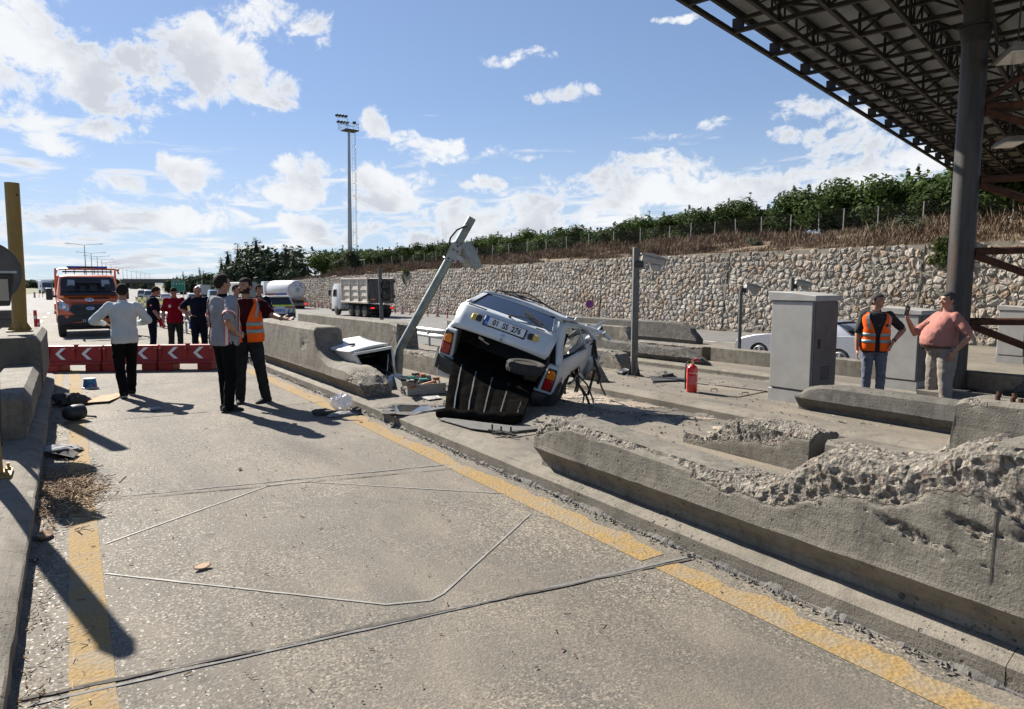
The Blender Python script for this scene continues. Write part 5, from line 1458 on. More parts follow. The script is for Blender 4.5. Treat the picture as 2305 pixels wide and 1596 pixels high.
def police():
 X,Y,Z=fw(628,40.5)
 rt=thing('police_car','white police car with red and blue roof light bar seen from behind','car',(X,Y,Z),R(-6))
 up=[(4.4,.6),(4.2,.85),(3.3,1.0),(2.0,1.02),(.35,1.03),(.05,.98),(.0,.70),(.02,.55)]
 outline_car(rt,up,(.85,3.5),.35,4.45,.92,M['vanwhite'])
 hx=greenhouse(rt,[(3.3,.98),(2.5,1.50),(1.9,1.60),(.8,1.60),(.42,1.56),(.12,1.0)],.83,.64,1.0,1.6,M['vanwhite'],[[(2.95,1.05),(2.4,1.45),(2.0,1.5),(2.0,1.05)],[(1.9,1.05),(1.9,1.5),(.75,1.48),(.5,1.08)]],M['glass_dark'])
 cross_glass(rt,.12,1.02,.40,1.50,.74,.60,M['glass_dark'],'rear_window')
 MB().box((0,.37,1.60),(1.2,.25,.04)).build('roof_spoiler',M['vanwhite'],rt,bevel=.012)
 for s in (-1,1):
  for y in (.85,3.5):wheel(rt,s*.9,y,.35,.2,s)
  MB().box((s*.62,-.01,.93),(.62,.05,.08)).build('tail_light',M['redlens'],rt,bevel=.01);MB().box((s*.66,-.02,.50),(.42,.05,.20)).build('rear_reflector',M['blackplastic'],rt,bevel=.01)
  for k in range(4):
   MB().add([Vector((s*(.42+k*.13),-.012,.60)),Vector((s*(.50+k*.13),-.012,.60)),Vector((s*(.60+k*.13 if k<3 else .88),-.012,.84)),Vector((s*(.52+k*.13 if k<3 else .84),-.012,.84))],[(0,1,2,3)]).build('chevron_film',M['hivis'] if k % 2 else M['blue'],rt)
 MB().box((0,.06,1.025),(1.5,.02,.10)).build('chevron_film',M['hivis'],rt)
 MB().box((0,.0,.42),(1.70,.12,.22)).build('rear_bumper',M['blackplastic'],rt,bevel=.03)
 MB().box((0,-.02,.745),(.54,.02,.13)).build('number_plate',M['plate_blue'],rt,bevel=.004)
 text('01 A 468',.12,M['white_ink'],rt,plane_m((0,-.032,.745),(1,0,0),(0,0,1)),'plate_lettering',.001,sx=.95)
 lb=MB().box((0,1.5,1.70),(1.25,.28,.10)).build('light_bar',M['blackplastic'],rt,bevel=.02)
 for x,m in ((-.45,'redlens'),(-.15,'redlens'),(.15,'bluelamp'),(.45,'bluelamp')):MB().box((x,1.49,1.705),(.27,.30,.085)).build('beacon',M[m],lb,bevel=.02)
 MB().tube([(0,.7,1.6),(0,.55,1.68)],.02,6).build('aerial',M['blackplastic'],rt)
police()
M['seatgrey']=mat('dark_seat',(.03,.03,.032),None,6,.8)
def recovery_truck():
 p=gp(208,757);rt=thing('recovery_truck','orange highway recovery truck facing the camera with a blue light bar','truck',(p[0]-.02,p[1],p[2]),R(180+1))
 L0=0.0
 prof=[(-1.75,.50),(-1.75,2.06),(-1.55,2.16),(-1.0,2.18),(-.86,2.11),(-.30,1.36),(.02,1.24),(.14,1.05),(.18,.74),(.16,.50)]
 secs=[]
 for f,ins in ((-1,1),(-.96,.25),(-.7,0),(0,-.10),(.7,0),(.96,.25),(1,1)):
  rg=[]
  for y,z in prof:
   hw=1.0 if z<1.3 else 1.0-.14*(z-1.3)/.86;yy=y-(.10*ins+.0 if y>-.9 else 0)-(.10 if abs(f)==1 and y>-.9 else 0);zz=z-(.07 if abs(f) >= .96 and z>2.0 else 0)*(1 if abs(f)==1 else .3)
   rg.append(Vector((f*hw,yy,zz)))
  secs.append(rg)
 MB().loft(secs).build('cab',M['orange'],rt,smooth=35)
 def face(name,pts,m,o=.02,bev=0):
  pr=sorted([(z,y) for y,z in prof if y>-.9]);zs=[a for a,b in pr];yy=[b for a,b in pr]
  f=lambda x,z:float(np.interp(z,zs,yy))+.01-.10*max(0,(abs(x)-.62)/.38)**2
  V=[Vector((x,f(x,z)+o,z+o*.5)) for x,z in pts];V2=[Vector((x,f(x,z)-.05,z)) for x,z in pts];k=len(pts)
  return MB().add(V+V2,[tuple(range(k)),tuple(range(2*k-1,k-1,-1))]+[(i,(i+1) % k,(i+1) % k+k,i+k) for i in range(k)]).build(name,m,rt,bevel=bev)
 face('windscreen',[(-.86,1.42),(.86,1.42),(.80,1.98),(.72,2.05),(-.72,2.05),(-.80,1.98)],M['glass_dark'],.075)
 gm=glass('cab_daylight_tone',(0.30,0.36,0.40),.05)
 face('cab_daylight_patch',[(-.70,1.72),(-.42,1.72),(-.42,1.96),(-.66,1.96)],gm,.082);face('cab_daylight_patch',[(.40,1.74),(.64,1.72),(.60,1.96),(.40,1.96)],gm,.082)  # pale opaque panels paint the daylight seen through the cab onto the windscreen
 for x,w_,z in ((-.60,.20,1.80),(-.16,.24,1.78),(.16,.18,1.74),(.52,.22,1.76)):face('seat',[(x-w_/2,1.55),(x+w_/2,1.55),(x+w_/2*.9,z),(x-w_/2*.9,z)],M['seatgrey'],.088)
 gr=face('grille',[(-.45,.74),(.45,.74),(.62,.92),(.52,1.12),(-.52,1.12),(-.62,.92)],M['blackplastic'],.06)
 for z in (.80,.88,.98,1.05):MB().bar((-.5,.245,z),(.5,.245,z),.012,.02).build('grille_bar',M['steel_dark'],gr)
 face('bonnet_vent',[(-.58,1.335),(-.14,1.335),(-.12,1.36),(-.62,1.36)],M['blackplastic'],.05);face('bonnet_vent',[(.16,1.335),(.58,1.335),(.62,1.36),(.14,1.36)],M['blackplastic'],.05)
 def disc(name,x,y,z,rx,rz,m,tilt=0.0,parent=rt):
  n=20;V=[Vector((x+rx*math.cos(2*math.pi*k/n),y-tilt*rz*math.sin(2*math.pi*k/n),z+rz*math.sin(2*math.pi*k/n))) for k in range(n)];V2=[v+Vector((0,-.03,0)) for v in V]
  return MB().add(V+V2,[tuple(range(n)),tuple(range(2*n-1,n-1,-1))]+[(i,(i+1) % n,(i+1) % n+n,i+n) for i in range(n)]).build(name,m,parent)
 ov=disc('maker_badge',0,.262,1.0,.125,.05,M['chrome'],.1);disc('badge_field',0,.267,1.0,.112,.041,M['plate_blue'],.1,ov)
 text('Ford',.07,M['white_ink'],ov,plane_m((0,.271,1.0),(-1,0,0),(0,0,1)),'badge_lettering',.001)
 em=disc('agency_emblem',0,.012,1.29,.14,.058,M['white_ink'],2.2)
 for q in (-1,1):
  MB().add([Vector((q*.02,.02,1.285)),Vector((q*.10,.03,1.28)),Vector((q*.09,.0,1.30)),Vector((q*.012,-.03,1.325))],[(0,1,2,3)]).build('emblem_mark',M['black_ink'],em)
 text('KARAYOLLARI GENEL MÜDÜRLÜĞÜ',.068,M['black_ink'],rt,plane_m((0,.105,1.19),(-1,0,0),(0,-.45,1)),'lettering',.002,sx=1.05,bold=.001)
 face('bumper',[(-.96,.40),(.96,.40),(1.0,.60),(.97,.76),(.45,.74),(-.45,.74),(-.97,.76),(-1.0,.60)],M['navy_plastic'],.06,.02)
 MB().box((0,.255,.565),(.54,.02,.12)).build('number_plate',M['blackplastic'],rt,bevel=.003)
 text('33  A',.12,M['white_ink'],rt,plane_m((.13,.268,.565),(-1,0,0),(0,0,1)),'plate_lettering',.001)
 MB().box((0,.24,.44),(1.1,.03,.08)).build('air_intake',M['black'],rt)
 for s in (-1,1):
  face('headlight',[(s*.62,.93),(s*.70,.88),(s*.94,.98),(s*.95,1.30),(s*.88,1.26),(s*.64,1.10)],M['lamp_clear'],.055)
  disc('headlamp_bulb',s*.77,.215,1.06,.06,.06,M['chrome'])
  ar=MB().bar((s*.93,-.55,1.42),(s*1.12,-.52,1.42),.06,.08).build('mirror_arm',M['blackplastic'],rt)
  MB().box((s*1.17,-.53,1.50),(.20,.14,.42)).build('door_mirror',M['blackplastic'],rt,bevel=.04,seg=2)
  wheel(rt,s*.97,-.55,.36,.24,s,False);wheel(rt,s*.97,-3.9,.36,.24,s,False)
  MB().tube([(s*.95,-.1,2.36-.0),(s*.95,-1.9,2.36),(s*.97,-2.0,1.3)],.035,8).build('bed_hoop',M['orange'],rt,smooth=40)
  MB().box((s*1.0,-3.4,1.02),(.10,3.8,.22)).build('bed_rail',M['orange'],rt,bevel=.015)
  MB().box((s*.93,-1.35,1.62),(.02,.5,.45)).build('side_window',M['glass_dark'],rt)
  for k in range(2):MB().box((s*1.03,-2.2-k*1.4,.78),(.06,.10,.10)).build('marker_lamp',M['amber'],rt)
  MB().box((s*.9,-2.3,.62),(.22,.9,.4)).build('tool_box',M['steel_dark'],rt,bevel=.02)
 MB().tube([(-.95,-.1,2.2),(-.92,-.1,2.33),(-.84,-.1,2.37),(.84,-.1,2.37),(.92,-.1,2.33),(.95,-.1,2.2)],.03,8).build('bed_hoop',M['orange'],rt,smooth=40)
 for x in (-.7,-.45,-.2,.1,.4,.65):MB().bar((x,-.15,2.20),(x,-.12,2.36),.03).build('hoop_post',M['orange'],rt)
 MB().box((0,-.14,2.28),(1.5,.06,.05)).build('work_lamp_rail',M['blackplastic'],rt)
 lb=MB().box((0,-.3,2.44),(1.22,.26,.07)).build('light_bar',M['blackplastic'],rt,bevel=.015)
 for x in (-.40,.40):MB().box((x,-.29,2.445),(.40,.27,.062)).build('beacon',M['bluelamp'],lb,bevel=.012)
 MB().box((0,-3.4,.95),(2.0,3.8,.10)).build('flat_bed',M['steel_dark'],rt,bevel=.01);MB().box((0,-2.6,.70),(.8,4.6,.25)).build('chassis',M['black'],rt)
 MB().box((0,-1.85,1.6),(1.9,.06,1.1)).build('headboard',M['orange'],rt)
 MB().box((0,-.8,.38),(1.6,1.6,.25)).build('underbody',M['black'],rt)
recovery_truck()
M['tipper']=mat('rusty_pale_tipper_body',(0.50,0.46,0.39),(0.38,0.22,0.13),1.6,0.75,bump=.2,lo=.5,hi=.72)
M['tipper_dark']=mat('soiled_tipper_tailgate',(0.13,0.12,0.11),(0.09,0.08,0.07),3,.8)
def lorry_cab(rt,y0,hw,zt,paint,parent=None):
 "cab with its back at y0, front at y0+2.0; cab body, windows, mirrors, lamps"
 P=[(y0,.75),(y0,zt-.25),(y0+.35,zt),(y0+1.35,zt),(y0+1.75,zt-.35),(y0+1.98,1.75),(y0+2.05,1.5),(y0+2.05,.55),(y0+.3,.55)]
 MB().prism(P,-hw,hw,'x').build('cab',paint,rt,bevel=.06,seg=2,smooth=40)
 cross_glass(rt,y0+1.99,1.78,y0+1.78,zt-.42,hw*.92,hw*.88,M['glass_dark'],'windscreen',.02)
 for s in (-1,1):
  MB().add([(s*(hw+.01),y0+.75,1.75),(s*(hw+.01),y0+1.75,1.75),(s*(hw+.01),y0+1.55,zt-.55),(s*(hw+.01),y0+.75,zt-.5)],[(0,1,2,3)]).build('side_window',M['glass_dark'],rt)
  a=MB().tube([(s*hw,y0+1.7,zt-.5),(s*(hw+.28),y0+1.85,zt-.45),(s*(hw+.28),y0+1.85,1.75)],.02,5).build('mirror_arm',M['black'],rt)
  MB().box((s*(hw+.27),y0+1.85,2.1),(.22,.10,.55)).build('door_mirror',M['blackplastic'],rt,bevel=.03)
  MB().box((s*hw*.75,y0+2.06,.85),(.35,.05,.2)).build('headlight',M['lamp_clear'],rt,bevel=.02)
 MB().box((0,y0+2.07,1.2),(hw*1.3,.03,.55)).build('grille',M['blackplastic'],rt);MB().box((0,y0+2.02,.5),(hw*2,.2,.35)).build('bumper',M['blackplastic'],rt,bevel=.04)
def tipper():
 X,Y,Z=fw(858,60.0);rt=thing('tipper_lorry','dusty four-axle tipper lorry with a rust-streaked ribbed body driving away','lorry',(X,Y,Z),R(5))
 z0,z1,L=1.32,3.45,5.6;hw=1.22
 fl=MB();fl.box((0,L/2,z0),(2*hw-.04,L,.12));fl.build('body_floor',M['tipper_dark'],rt)
 for s in (-1,1):
  for k in range(3):
   ya,yb=.18+k*(L-.3)/3,.18+(k+1)*(L-.3)/3-.06
   zs=[z0+.05,z0+.35,z0+.55,z0+.95,z0+1.1,z0+1.5,z0+1.65,z1-.15];xs=[.06,.0,.07,.02,.09,.03,.09,.05]
   V=[];
   for z,x in zip(zs,xs):V+=[(s*(hw-.02-.0+x*.9),ya+.06,z),(s*(hw-.02+x*.9),yb-.06,z)]
   F=[(2*i,2*i+1,2*i+3,2*i+2) for i in range(len(zs)-1)]
   o=MB().add(V,F).build('side_panel',M['tipper'],rt);md=o.modifiers.new('t','SOLIDIFY');md.thickness=.03
  for k in range(4):MB().box((s*(hw+.06),.15+k*(L-.3)/3,(z0+z1)/2),(.10,.11,z1-z0)).build('side_post',M['tipper'],rt,bevel=.01)
  MB().box((s*(hw+.05),L/2,z1-.05),(.16,L,.14)).build('top_rail',M['tipper'],rt,bevel=.02);MB().box((s*(hw+.05),L/2,z0-.02),(.14,L,.16)).build('bottom_rail',M['tipper'],rt,bevel=.02)
 tg=MB().box((0,.02,(z0+z1)/2),(2*hw,.06,z1-z0-.1)).build('tailgate',M['tipper_dark'],rt)
 for x in (-1.1,-.55,0,.55,1.1):MB().box((x,-.05,(z0+z1)/2),(.12,.09,z1-z0-.2)).build('tailgate_rib',M['tipper_dark'],tg)
 for x in (-.85,.85):MB().box((x,-.06,z0+.28),(.62,.03,.12)).build('warning_board',M['amber'],tg)
 for s in (-1,1):
  for z in (z0+.5,z1-.3):MB().box((s*(hw+.06),-.06,z),(.12,.14,.22)).build('hinge',M['steel_dark'],tg)
 MB().box((0,L+.02,(z0+z1)/2),(2*hw,.08,z1-z0)).build('front_board',M['tipper'],rt)
 MB().box((0,L/2+1,.95),(.9,L+2,.3)).build('chassis',M['black'],rt)
 lorry_cab(rt,L+.35,1.22,2.95,M['vanwhite'])
 for y in (.95,2.35,3.7,L+1.3):
  for s in (-1,1):wheel(rt,s*1.22,y,.52,.55 if y<3 else .32,s,False)
 MB().box((0,-.05,.82),(2.4,.12,.20)).build('rear_light_bar',M['black'],rt)
 for x in (-1.02,-.84,.84,1.02):MB().box((x,-.13,.84),(.14,.04,.12)).build('tail_light',M['redlens_lit'],rt)
 MB().box((0,.2,.45),(2.2,.5,.06)).build('mud_guard',M['black'],rt)
 for s in (-1,1):MB().box((s*1.0,4.6,.85),(.4,.9,.5)).build('fuel_tank',M['steel_pole'],rt,bevel=.08)
m_,nt_,b_=new_mat('lit_brake_lamp');b_.inputs['Base Color'].default_value=(.5,.01,.01,1);b_.inputs['Emission Color'].default_value=(1,.03,.02,1);b_.inputs['Emission Strength'].default_value=.6
M['redlens_lit']=m_
tipper()
def tanker():
 X,Y,Z=fw(668,88.0);rt=thing('gas_tanker','white gas tanker lorry with a round red-lettered end driving away','lorry',(X,Y,Z),R(3))
 n=28;L=9.5;rr=1.22;zc=2.45
 rg=[[Vector((q*math.cos(2*math.pi*j/n),y,zc+q*math.sin(2*math.pi*j/n))) for j in range(n)] for y,q in ((-.32,.25),(-.24,.75),(-.1,1.06),(.15,1.22),(L-.3,1.22),(L,.95),(L+.15,.3))]
 MB().loft(rg).build('tank',M['vanwhite'],rt,smooth=40)
 text('LPG',.52,M['redlet'],rt,plane_m((0.08,-.225,zc+.66),(1,0,0),(0,.32,1)),'lettering',.01,bold=.012)
 MB().tube([(0,-.30,zc),(0,-.38,zc)],[.28,.26],16).build('manhole',M['offwhite'],rt)
 for k in range(22):
  a=2*math.pi*k/22;
  if 3.9<a<5.5:continue
  MB().bar((1.10*math.cos(a-.09),-.05,zc+1.10*math.sin(a-.09)),(1.10*math.cos(a+.09),-.05,zc+1.10*math.sin(a+.09)),.06,.08,up=(0,1,0)).build('rim_mark',M['redlet'],rt)
 def diamond(x,z,r):MB().add([(x-r,-.26,z),(x,-.26,z-r),(x+r,-.26,z),(x,-.26,z+r)],[(0,1,2,3)]).build('hazard_sign',M['redlet'],rt)
 diamond(.55,zc+.3,.14)
 MB().box((0,-.12,.95),(2.2,.10,1.05)).build('rear_panel',M['offwhite'],rt);diamond(-.55,1.1,.28)
 MB().box((.6,-.19,1.1),(.55,.02,.38)).build('hazard_plate',M['amber'],rt)
 for x in (-1.0,1.0):MB().box((x,-.15,.62),(.35,.08,.18)).build('tail_light',M['redlens_lit'],rt)
 for y in (1.0,2.3,3.6,L+1.6):
  for s in (-1,1):wheel(rt,s*1.22,y,.5,.4,s,False)
 MB().box((0,L/2,.95),(1.0,L+2,.35)).build('chassis',M['black'],rt)
 MB().box((0,-.05,.45),(2.3,.12,.14)).build('under_run_bar',M['redlens'],rt)
 lorry_cab(rt,L+.5,1.22,3.55,M['vanwhite'])
M['redlet']=mat('red_lettering',(0.42,0.02,0.02),None,5,.5)
tanker()
M['tarp']=mat('grey_green_tarpaulin',(0.22,0.25,0.235),(0.30,0.32,0.30),1.5,.8,bump=.4,bscale=4)
def box_lorry(label,x,w,rz,L,hw,z0,z1,mbox,mcab,tarp=False,name='lorry',facing=False):
 X,Y,Z=fw(x,w);rt=thing(name,label,'lorry',(X,Y,Z),rz)
 mb=MB();n=9
 rings=[]
 for i in range(n):
  y=L*i/(n-1);sag=(.06*(i % 2) if tarp else 0);rings.append([Vector((sx*(hw-(.05 if tarp and zz>2.4 else 0)),y,zz-(sag if zz>2.4 else 0))) for sx,zz in ((-1,z0),(-1,z1-.15),(-.9,z1),(.9,z1),(1,z1-.15),(1,z0))])
 mb.loft(rings);mb.build('cargo_cover' if tarp else 'cargo_box',mbox,rt)
 MB().box((0,-.03,(z0+z1)/2),(hw*1.9,.05,z1-z0-.2)).build('rear_door',mbox,rt)
 for s in (-1,1):
  for y in (.9,2.1,L+1.2):wheel(rt,s*hw*.98,y,.48,.4,s,False)
  MB().box((s*hw*.8,-.06,z0-.15),(.3,.05,.14)).build('tail_light',M['redlens'],rt)
 MB().box((0,L/2+.8,.85),(.9,L+1.5,.3)).build('chassis',M['black'],rt)
 lorry_cab(rt,L+.25,hw*.97,min(z1,3.4),mcab)
 return rt
box_lorry('lorry under a sagging grey-green tarpaulin, behind the man in the orange vest',562,112,R(2),8.5,1.25,1.1,3.75,M['tarp'],M['vanwhite'],True)
box_lorry('plain white box lorry far down the motorway, above the bald man',462,165,R(-3),6.5,1.2,1.0,3.3,M['vanwhite'],M['vanwhite'])
r=box_lorry('oncoming silver lorry with a blue trailer, right of the bent yellow pole',97,196,R(186),9.0,1.25,1.0,3.7,mat('pale_blue_trailer',(.42,.50,.60),None,2,.5),M['silver'])
r=box_lorry('oncoming blue and white lorry partly behind the orange truck',134,226,R(184),8.0,1.25,1.0,3.7,M['vanwhite'],M['plate_blue'])
def van(label,x,w,rz,paint=None,h=1.95,L=4.6,estate=False):
 X,Y,Z=fw(x,w);rt=thing('van' if not estate else 'car',label,'van' if not estate else 'car',(X,Y,Z),rz,'queued traffic on the motorway')
 paint=paint or M['vanwhite'];zr=h
 outline_car(rt,[(L-.05,.6),(L-.2,.85),(L-1.1,1.0),(.08,1.02),(.0,.6)],(.8,L-.9),.33,L,.88,paint)
 greenhouse(rt,[(L-1.1,.98),(L-1.75,zr-.12),(L-2.2,zr),(.35,zr),(.14,zr-.1),(.06,1.0)],.85,.70,1.0,zr,paint,[[(L-1.5,1.1),(L-1.9,zr-.25),(L-2.5,zr-.2),(L-2.5,1.1)],[(L-2.6,1.1),(L-2.6,zr-.2),(.5,zr-.22),(.4,1.1)]],M['glass_dark'])
 cross_glass(rt,.085,1.08,.15,zr-.2,.72,.62,M['glass_dark'],'rear_window',.02)
 for s in (-1,1):
  for y in (.8,L-.9):wheel(rt,s*.86,y,.33,.2,s,False)
  MB().box((s*.78,.03,.95),(.12,.08,.4)).build('tail_light',M['redlens'],rt)
 MB().box((0,0,.45),(1.6,.12,.2)).build('bumper',M['blackplastic'],rt)
 return rt
van('white van in the motorway queue just right of the orange truck',318,150,R(-4))
van('second white van in the queue, left of the navy-shirted man in red gloves',334,128,R(-4),h=2.0)
van('white van with dark windows behind the bald man',434,118,R(-3),h=1.85)
van('white estate car glimpsed over the striped guardrail banner',372,132,R(-4),M['silver'],1.45,4.4,True)
van('blue and white van by the white box lorry',480,140,R(-3),mat('blue_white_van',(.30,.45,.66),None,2,.3),2.3,5.2)
van('pale car in the queue beside the striped banner',352,165,R(-4),None,1.5,4.3,True)
# ---------------- people ----------------
def skin_mat(name,c,c2):
 m,nt,b=new_mat(name);k=NB(nt);v=k.coord('Object');n=k.noise(v,14,5,.6)
 k.l(k.mix(k.ramp(n,.35,.65),c,c2),b.inputs['Base Color']);b.inputs['Roughness'].default_value=.5
 b.inputs['Subsurface Weight'].default_value=.08;b.inputs['Subsurface Radius'].default_value=(.012,.005,.003)
 k.l(k.bump(k.noise(v,160,3),.15,.002),b.inputs['Normal']);return m
M['skin']=skin_mat('skin_tan',(0.36,0.19,0.125),(0.29,0.145,0.095))
M['skin2']=skin_mat('skin_olive',(0.31,0.165,0.105),(0.25,0.125,0.08))
M['hair']=mat('dark_hair',(0.016,0.013,0.011),(0.03,0.025,0.02),60,.85,stretch=(1,1,.3),spec=.15,bump=.6,bscale=120)
M['hair_grey']=mat('greying_hair',(0.022,0.021,0.02),(0.085,0.082,0.08),70,.85,stretch=(1,1,.3),spec=.15,bump=.6,bscale=120)
M['eye']=mat('dark_eye',(0.02,0.015,0.012),None,9,.15)
def cloth(name,c,c2=None,sc=5,bs=70,rough=.9):return mat(name,c,c2 or tuple(x*.72 for x in c),sc,rough,bump=.12,bscale=bs,spec=.12)
M['white_shirt']=cloth('white_shirt',(0.54,0.58,0.57),(0.45,0.49,0.48));M['black_trousers']=cloth('black_trousers',(0.007,0.007,0.008));M['navy']=cloth('navy_cotton',(0.008,0.011,0.023))
M['crimson']=cloth('crimson_polo',(0.24,0.006,0.018));M['olive_trousers']=cloth('dark_olive_trousers',(0.030,0.032,0.027));M['grey_shirt']=cloth('grey_work_shirt',(0.27,0.27,0.28),(0.22,0.22,0.23))
M['hiorange']=cloth('orange_hi_vis',(0.85,0.13,0.018),(0.72,0.10,0.015));M['silver_tape']=mat('silver_tape',(0.24,0.33,0.34),(0.20,0.28,0.29),30,.35,.3);M['white_tape']=mat('white_reflective_tape',(.62,.62,.64),(.52,.52,.55),40,.4)
M['maroon']=cloth('maroon_tee',(0.045,0.006,0.008));M['charcoal']=cloth('charcoal_jeans',(0.015,0.015,0.016),(0.028,.028,.03),9);M['jeans']=cloth('grey_blue_jeans',(0.15,0.165,0.21),(0.10,0.11,0.145),7)
M['pink']=cloth('pink_polo',(0.36,0.165,0.138),(0.31,0.138,0.115));M['beige']=cloth('beige_trousers',(0.25,0.22,0.19),(0.20,0.175,0.15));M['shoe']=mat('black_shoe',(0.012,0.012,0.013),(0.02,.02,.02),9,.75,spec=.2)
M['print']=mat('black_printed_shirt',(0.012,0.014,0.016),(0.07,0.09,0.095),22,.9,lo=.60,hi=.68);M['leather']=mat('brown_leather',(0.08,0.035,0.02),None,9,.5);M['redglove']=cloth('red_glove',(0.40,0.012,0.03));M['soleW']=mat('pale_sole',(.45,.44,.42),None,9,.6)
M['phone']=mat('phone_back',(0.10,0.11,0.12),(0.20,0.21,0.22),20,.15,.5)
def remesh(mb,name,m,parent,vox,smooth_it=6,wr=0.0,wsc=9.0,seed=0,stretch=(1,1,1)):
 me=mb.mesh(name,m);o=link(name+'_src',me)
 md=o.modifiers.new('r','REMESH');md.mode='VOXEL';md.voxel_size=vox;md.use_smooth_shade=True
 sm_=o.modifiers.new('s','SMOOTH');sm_.iterations=smooth_it;sm_.factor=.5
 dg=bpy.context.evaluated_depsgraph_get();dg.update()
 me2=bpy.data.meshes.new_from_object(o.evaluated_get(dg));bpy.data.objects.remove(o);bpy.data.meshes.remove(me)
 me2.name=name
 if not me2.materials:me2.materials.append(m)
 n=len(me2.vertices);co=np.zeros(n*3,np.float32);me2.vertices.foreach_get('co',co);co=co.reshape(-1,3).astype(float)
 if wr:
  nr=np.zeros(n*3,np.float32);me2.vertices.foreach_get('normal',nr);nr=nr.reshape(-1,3)
  S=np.array(stretch);d=fbm(co*S,wsc,3,seed,.55);d=np.abs(d)*1.2-.35
  co=co+nr*(d*wr)[:,None];me2.vertices.foreach_set('co',co.reshape(-1).astype(np.float32));me2.update()
 me2.polygons.foreach_set('use_smooth',[True]*len(me2.polygons))
 return link(name,me2,parent)
def limb(mb,pts,rad,n=12,flat=1.0):
 "tapered limb with extra rings so that it bends softly"
 P=[Vector(p) for p in pts];out=[P[0]];rr=[rad[0]]
 for i in range(len(P)-1):
  for t in (.33,.66,1.0):out.append(P[i].lerp(P[i+1],t));rr.append(rad[i]+(rad[i+1]-rad[i])*t)
 mb.tube(out,rr,n);mb.ell(P[0],rad[0]*.98,10,8);mb.ell(P[-1],rad[-1]*.98,10,8)
 for p,r in zip(P[1:-1],rad[1:-1]):mb.ell(p,r*.99,10,8)
class Torso:
 def __init__(s,sc,fat=0.0,lean=(0,0),sh=.185,twist=0):
  z=[.80,.86,.95,1.02,1.10,1.20,1.30,1.38,1.43,1.47,1.50]
  rx=[.135,.165,.172,.162,.150,.158,.172,sh-.003,sh-.02,.095,.062];ry=[.085,.115,.122,.112,.106,.115,.122,.112,.090,.066,.058];cy=[0,-.005,-.005,.0,.003,.006,.006,-.004,-.012,-.016,-.014]
  f=[0,.2,.55,.95,1.0,.8,.4,.15,.1,.05,0]
  s.z=np.array(z)*sc;s.rx=(np.array(rx)+np.array(f)*fat*.25)*sc;s.ry=(np.array(ry)+np.array(f)*fat)*sc;s.cy=(np.array(cy)+np.array(f)*fat*.75)*sc;s.lean=lean;s.sc=sc
 def bend(s,p):
  k=max(0,p[2]-.92*s.sc);return Vector((p[0]+s.lean[0]*k,p[1]+s.lean[1]*k,p[2]-(s.lean[0]**2+s.lean[1]**2)*k*.4))
 def at(s,z,th,off=0.0):
  rx=float(np.interp(z,s.z,s.rx))+off;ry=float(np.interp(z,s.z,s.ry))+off;cy=float(np.interp(z,s.z,s.cy));c,q=math.cos(th),math.sin(th);e=.82
  return s.bend(Vector((rx*math.copysign(abs(c)**e,c),cy+ry*math.copysign(abs(q)**e,q),z)))
 def loft(s,mb,z0,z1,off,n=24):
  zs=[z0]+[z for z in s.z if z0<z<z1]+[z1];mb.loft([[s.at(z,2*math.pi*j/n,off) for j in range(n)] for z in zs])
def hand(mb,w,d,nrm,s,side,curl=.35,spread=.10,L=1.0):
 "palm and five fingers at wrist w, pointing d, palm facing nrm; thumb on the given side"
 d=Vector(d).normalized();nrm=Vector(nrm);nrm=(nrm-d*nrm.dot(d)).normalized();a=d.cross(nrm)*side
 w=Vector(w);pl=.092*s
 k=[w+d*.0,w+d*pl*.5,w+d*pl]
 rings=[]
 for t,hw,th in ((0,.026,.019),(.35,.036,.017),(.75,.042,.015),(1.0,.040,.012)):
  c=w+d*pl*t;rings.append([c+a*hw*s*math.cos(q)+nrm*th*s*math.sin(q) for q in [2*math.pi*i/10 for i in range(10)]])
 mb.loft(rings)
 for i,(o,ln) in enumerate(((.030,.070),(.011,.080),(-.010,.074),(-.029,.058))):
  b=w+d*pl*.92+a*o*s;dr=(d+a*spread*(o/.03)+nrm*curl*.35).normalized();m_=b+dr*ln*.5*s;dr2=(dr+nrm*curl).normalized();m2=m_+dr2*ln*.32*s;dr3=(dr2+nrm*curl).normalized()
  mb.tube([b-dr*.01*s,b,m_,m2,m2+dr3*ln*.24*s],[.0095*s,.0092*s,.0086*s,.008*s,.0062*s],8)
 b=w+d*pl*.22+a*.028*s;t1=b+(d*.55+a*.75+nrm*.25)*.042*s;t2=t1+(d*.85+a*.35+nrm*.3)*.034*s
 mb.tube([b-a*.012*s,b,t1,t2],[.013*s,.0125*s,.0105*s,.0075*s],8)
